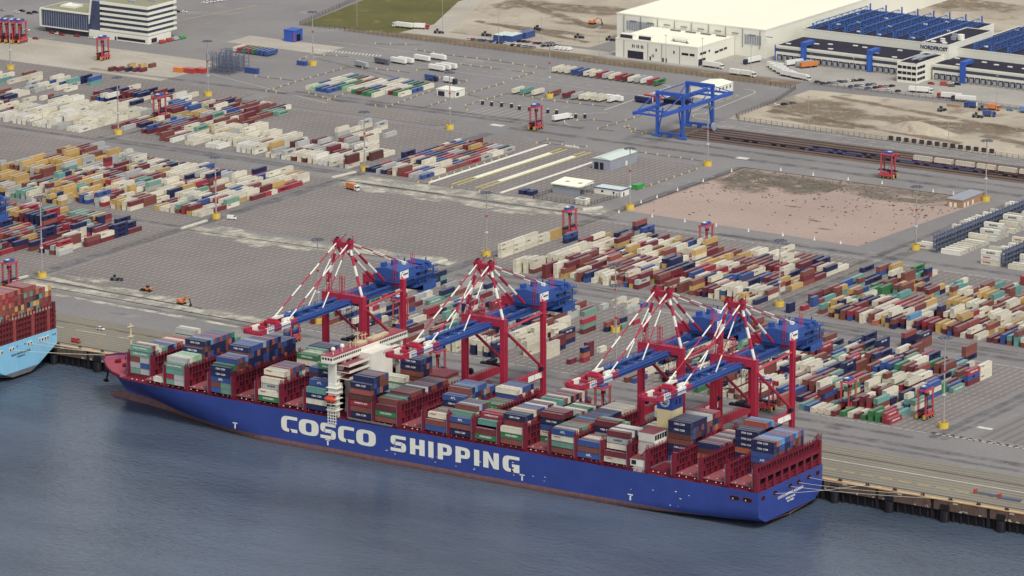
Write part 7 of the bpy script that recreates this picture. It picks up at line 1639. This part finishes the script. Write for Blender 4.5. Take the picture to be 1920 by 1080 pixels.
def reach(label, loc, rz):
    t = thing('reach_stacker', label, 'reach stacker', loc, rz, 'reach stackers'); D_ = MATS['dark_blue_gear']
    b = MB(); b.box(-4, 3.4, -1.8, 1.8, 1.0, 2.4); b.box(-4.4, -2.6, -1.6, 1.6, 2.4, 3.2); part('chassis', b, D_, t)
    for x in (-3, 2.4):
        for s in (-1, 1): b = MB(); b.tube((x, s*1.3, .9), (x, s*2.1, .9), .9, 10); part('wheel', b, MATS['tyre'], t)
    b = MB(); b.box(-1.6, .4, -.9, .9, 2.4, 4.2); part('cab', b, MATS['window_dark'], t)
    b = MB(); b.beam((-3.4, 0, 3.4), (6.0, 0, 6.6), .9, 1.0); part('boom', b, D_, t)
    b = MB(); b.box(5.4, 6.8, -5.8, 5.8, 5.0, 5.7); part('spreader', b, D_, t)
    return t
r0 = reach('dark blue reach stacker beside containers behind the third quay crane', (-155, 172, .06), R(-60)); dup(r0, (-120, 170, .06), R(-40), 'dark blue reach stacker between containers by the rightmost crane legs')
# ------------------------------------------------------------------ skips, camp boxes, racks of spreaders
def boxthing(name, lab, cat, x, y, z, dx, dy, dz, mat_, group=None, rz=0, lid=None):
    t = thing(name, lab, cat, (x, y, z), rz, group); b = MB(); b.box(-dx/2, dx/2, -dy/2, dy/2, 0, dz); 
    for k in range(int(max(dx, dy)/1.4)):
        if dx >= dy: xx = -dx/2+.5+k*1.4; b.box(xx, xx+.14, -dy/2-.07, -dy/2, .1, dz-.1); b.box(xx, xx+.14, dy/2, dy/2+.07, .1, dz-.1)
        else: yy = -dy/2+.5+k*1.4; b.box(dx/2, dx/2+.07, yy, yy+.14, .1, dz-.1); b.box(-dx/2-.07, -dx/2, yy, yy+.14, .1, dz-.1)
    part('body', b, mat_, t); b = MB(); b.box(-dx/2-.08, dx/2+.08, -dy/2-.08, dy/2+.08, dz, dz+.15); part('lid', b, lid or mat_, t); return t
boxthing('waste_skip', 'bright green waste container beside the beacon line near the compound', 'skip', -400, 537, .06, 4.5, 8, 2.6, VM['green'])
boxthing('waste_skip', 'dark navy skip outside the compound fence, left of two', 'skip', -449, 489, .06, 4, 6.5, 2.4, VM['navy'], 'navy skips'); boxthing('waste_skip', 'dark navy skip outside the compound fence, right of two', 'skip', -443.5, 489, .06, 4, 6.5, 2.4, VM['navy'], 'navy skips')
boxthing('waste_skip', 'blue box at the foot of the mast near the gate', 'skip', -788, 734, .06, 7, 3, 2.8, VM['blue'])
for i, (x, y, a, b_) in enumerate(((-725, 882, 7, 14), (-718, 884, 7, 14), (-716, 898, 6, 12))): boxthing('camp_cabin', 'blue camp cabin at the construction camp, %s from the left' % nth(i+1), 'cabin', x, y, .06, a, b_, 4.2, VM['blue'], 'blue camp cabins', lid=MATS['roof_pale'] if i < 2 else None)
for i, (x, y) in enumerate(((-883, 647), (-878.5, 650), (-873, 652), (-868, 654), (-864, 656), (-880, 664), (-874, 668), (-868, 671))):
    c = 'mmnmmyyb'[i]; bm_, dm_ = cmesh(6.06, c); t = thing('container', '%s short container in the small cluster left of the grey racks, %s along' % (CC[c][0], nth(i+1)), 'container', (x, y, 0.06), 0, 'short containers by the grey racks'); ob('body', bm_, t); ob('door', dm_, t)
for i, (x, y, c) in enumerate(((-843, 671, 'orange'), (-835, 673, 'red'), (-829, 677, 'red'))): boxthing('tank_box', '%s low box left of the grey racks, %s from the left' % (c, nth(i+1)), 'box', x, y, .06, 6.5, 5, 3, VM[c], 'low boxes by the grey racks')
t = thing('spreader_rack', 'tall grey blue lattice rack of stacked spreaders at upper left', 'rack', (-818, 690, .06))
rn = random.Random(5)
for k in range(4):
    for j in range(3):
        b = MB(); x0, y0 = -9+k*5, -10+j*8; hgt = rn.choice((9, 11, 13))
        for dx in (0, 3.6):
            for dy in (0, 6): b.box(x0+dx-.16, x0+dx+.16, y0+dy-.16, y0+dy+.16, 0, hgt)
        for z in (.8, 3, 5.5, 8, hgt-.2): b.beam((x0, y0, z), (x0+3.6, y0, z), .22, .22); b.beam((x0+3.6, y0, z), (x0+3.6, y0+6, z), .22, .22); b.beam((x0, y0, z), (x0, y0+6, z), .22, .22); b.beam((x0, y0+6, z), (x0+3.6, y0+6, z), .22, .22)
        part('spreader_frame', b, MATS['rack_steel'], t)
boxthing('service_truck', 'blue service truck beside the grey rack of spreaders', 'truck', -800, 694, .06, 10, 3, 3.6, VM['blue']); boxthing('open_crate', 'low timber frame on the building site beside the blue dump truck', 'frame', -357, 849, .06, 9, 3, 1.4, MATS['brick'])
for i in range(14): boxthing('gabion_stack', 'small dark block by the road fence under the building site, %s from the left' % nth(i+1), 'block', -341+i*5.4, 737.6, .06, 2.6, 1.6, 2.4, MATS['wagon_dark'], 'dark blocks along the road fence')
for i, (x, y) in enumerate(((-614, 691), (-607, 691), (-600, 692), (-593, 693), (-585, 690), (-578, 691), (-564, 691), (-558, 692), (-541, 688), (-536, 691))): boxthing('control_post', 'black and white control post at the exchange bays, %s from the left' % nth(i+1), 'post', x, y, .06, 1.4, 1.4, 2.6, MATS['wagon_dark'], 'control posts at the exchange bays', lid=MATS['ship_white'])
t = thing('work_boat', 'small white dinghy on the tarmac behind the funnel by the crane legs', 'boat', (-111, 124, .06), R(-20)); b = MB(); b.prism([(-4, 0), (3, -1.1), (5.2, 0), (3, 1.1), (-4, 1.1), (-4, -1.1)][1:] , .1, 1.0, 0); part('hull', b, MATS['ship_white'], t); b = MB(); b.box(-3, 2, -.8, .8, 1.0, 1.3); part('cover', b, MATS['barrier_concrete'], t)
for i, (x, y) in enumerate(((70, 78), (83, 77))):
    t = thing('barrier_stack', 'red ended stack of grey rails lying on the quay apron, %s of two' % ('left', 'right')[i], 'rail stack', (x, y, .06), 0, 'rail stacks on the apron'); b = MB()
    for k in range(5): b.box(.5, 11, -1+k*.4, -.8+k*.4, .1, .9)
    part('rails', b, MATS['rack_steel'], t); b = MB(); b.box(-.4, .5, -1.2, 1.2, 0, 2.2); part('end_post', b, VM['red'], t)
paint('fence_grey', rgb(112, 106, 104), .7, .15, .5)
# ------------------------------------------------------------------ beacons, cones, lamp posts, fences
paint('beacon_yellow', rgb(222, 200, 130), .6, .08, .5)
bb_ = MB(); bb_.box(-.55, .55, -.55, .55, 0, .2, 0); bb_.tube((0, 0, .2), (0, 0, 1.2), .42, 6, 0, .18)
bme_ = bb_.mesh('warning_beacon', [MATS['beacon_yellow']])
BP = [[(-758, 745), (-758, 693), (-756, 650), (-740, 650)], [(-758, 745), (-738, 749), (-713, 752)], [(-729, 660), (-705, 650), (-694, 649)], [(-706, 649), (-709, 678), (-711, 719)], [(-696, 747), (-665, 748)], [(-665, 748), (-666, 706), (-661, 650), (-677, 650)], [(-641, 756), (-641, 704), (-640, 663)], [(-612, 670), (-621, 682), (-620, 730)], [(-754, 819), (-730, 815), (-684, 817), (-674, 815)], [(-713, 760), (-700, 793), (-668, 794)], [(-800, 748), (-803, 766), (-779, 775)], [(-790, 822), (-761, 835)], [(-791, 686), (-762, 688)], [(-617, 732), (-590, 724), (-544, 728)], [(-510, 728), (-510, 698), (-511, 667), (-499, 667)], [(-536, 682), (-528, 689), (-515, 690)], [(-499, 684), (-489, 671), (-472, 670)], [(-520, 611), (-520, 623), (-508, 623)], [(-672, 814), (-642, 811)], [(-644, 770), (-643, 795), (-660, 794)], [(-465, 623), (-406, 622)], [(-398, 600), (-398, 531)], [(-488, 618), (-520, 612)], [(-518, 479), (-502, 479)], [(-493, 478), (-482, 479)], [(-474, 479), (-461, 479)], [(-514.5, 488), (-515.5, 578)], [(-500, 681), (-470, 671)]]
rb_ = MB(); nb_ = 0
BL_ = ['left of the green and blue container rows', 'behind the green and blue container rows', 'near corner below the green rows', 'between the two small northern blocks', 'behind the second northern block', 'right of the second northern block, turning below it', 'beside the white gate hut', 'at the left end of the exchange bays',
 'along the road above the parked white trailers', 'right of the hatched nose near the road', 'round the mast by the blue gate', 'beside the paved gate island', 'on open tarmac left of the northern blocks', 'below the northern trailer rows', 'left of the blue rail gantry', 'right of the exchange bays', 'at the left foot of the blue rail gantry', 'behind the white loading strips',
 'on the road above the first trailer row', 'left of the first northern trailer row', 'behind the grey shed towards the mast', 'along the lane beside the gravel pit', 'at the far end of the loading strips', 'at the near end of the first white strip', 'between the two wide yellow edged strips', 'at the near end of the last white strip', 'along the small container block', 'crossing before the blue rail gantry']
for pi_, pl_ in enumerate(BP):
    for (x0, y0), (x1, y1) in zip(pl_, pl_[1:]):
        L_ = math.hypot(x1-x0, y1-y0); n = max(1, int(L_/8.0)); rb_.beam((x0, y0, .2), (x1, y1, .2), .16, .25)
        for k in range(n):
            o_ = ob('warning_beacon', bme_, None, (x0+(x1-x0)*k/n, y0+(y1-y0)*k/n, .06)); tag(o_, 'yellow marker on the barrier line '+BL_[pi_], 'marker', 'yellow markers on barrier line '+BL_[pi_]); nb_ += 1
ob('ground_barrier', rb_.mesh('ground_barrier', [MATS['fence_grey']]), kind='structure')
cb_ = MB(); cb_.box(-.5, .5, -.5, .5, 0, .15, 0); cb_.tube((0, 0, .1), (0, 0, 2.0), .5, 6, 0, .12); cme_ = cb_.mesh('marker_cone', [MATS['letter_white']])
for x, y in ((-375, 476), (-378, 505), (-377, 521), (-377, 544), (-377, 573), (-377, 606), (-353, 477), (-331, 477), (-310, 477), (-288, 476), (-354, 625), (-331, 624), (-307, 624), (-285, 626), (-249, 623), (-236, 624), (-246, 478), (-229, 478), (-266, 477)): tag(ob('marker_cone', cme_, None, (x, y, .06)), 'white marker cone standing on the tarmac around the gravel pit', 'cone', 'white cones round the pit')
kb = MB(); line(kb, [(-376.5, 482), (-377.5, 620.5), (-211, 620.5)], .8, z=.2); ob('pit_kerb', kb.mesh('pit_kerb', [MATS['mark_dark']]), kind='structure')
lp = MB(); lp.tube((0, 0, 0), (0, 0, 22), .2, 5, 0, .12); lp.box(-1.0, 1.0, -.2, .2, 21.8, 22.1); lme_ = lp.mesh('lamp_post', [MATS['mast_grey']])
for i, (x, y) in enumerate(((-838, 868), (-778, 886), (-718, 866), (-683, 866), (-633, 860), (-579, 858), (-553, 862), (-512, 856), (-436, 858), (-398, 734), (-301, 738), (-330, 856), (-392, 862), (-470, 862))): tag(ob('lamp_post', lme_, None, (x, y, .06)), 'thin grey street lamp post along the northern fence road, %s from the left' % nth(i+1), 'street lamp', 'street lamps along the fence')
def fence(label, pts, hgt, step):
    t = thing('mesh_fence', label, 'fence', (*pts[0], 0)); oo = (*pts[0], 0)
    b = MB(); c = MB()
    for (x0, y0), (x1, y1) in zip(pts, pts[1:]):
        L_ = math.hypot(x1-x0, y1-y0); n = int(L_/step)
        for k in range(n+1): x, y = x0+(x1-x0)*k/n, y0+(y1-y0)*k/n; b.box(x-.12, x+.12, y-.12, y+.12, 0, hgt)
        for z in (.5, hgt*.5, hgt-.1): c.beam((x0, y0, z), (x1, y1, z), .1, .1)
        m = int(L_/.9)
        for k in range(m): x, y = x0+(x1-x0)*k/m, y0+(y1-y0)*k/m; c.box(x-.03, x+.03, y-.03, y+.03, .3, hgt-.1)
    part('post', b, MATS['fence_grey'], t, oo, kind='stuff'); part('wire_panel', c, MATS['fence_grey'], t, oo, kind='stuff')
fence('long grey mesh fence running beside the northern road below the sand', [(-874, 850), (-835, 849), (-640, 846), (-490, 844), (-470, 842)], 3.0, 4); fence('grey mesh fence round the building site along the curved road', [(-470, 842), (-460, 800), (-457, 745), (-450, 737), (-245, 731), (-60, 722)], 2.8, 4); fence('grey mesh fence around the small compound with the canopy', [(-437, 513), (-437, 480.5), (-399, 480.5), (-397, 512)], 2.6, 3); fence('grey mesh fence along the grass strip near the gate', [(-874, 850), (-890, 920), (-1000, 1400)], 3.0, 5)
fence('grey mesh fence in front of the terminal yard', [(-470, 862), (-300, 864), (-120, 862)], 2.4, 5)
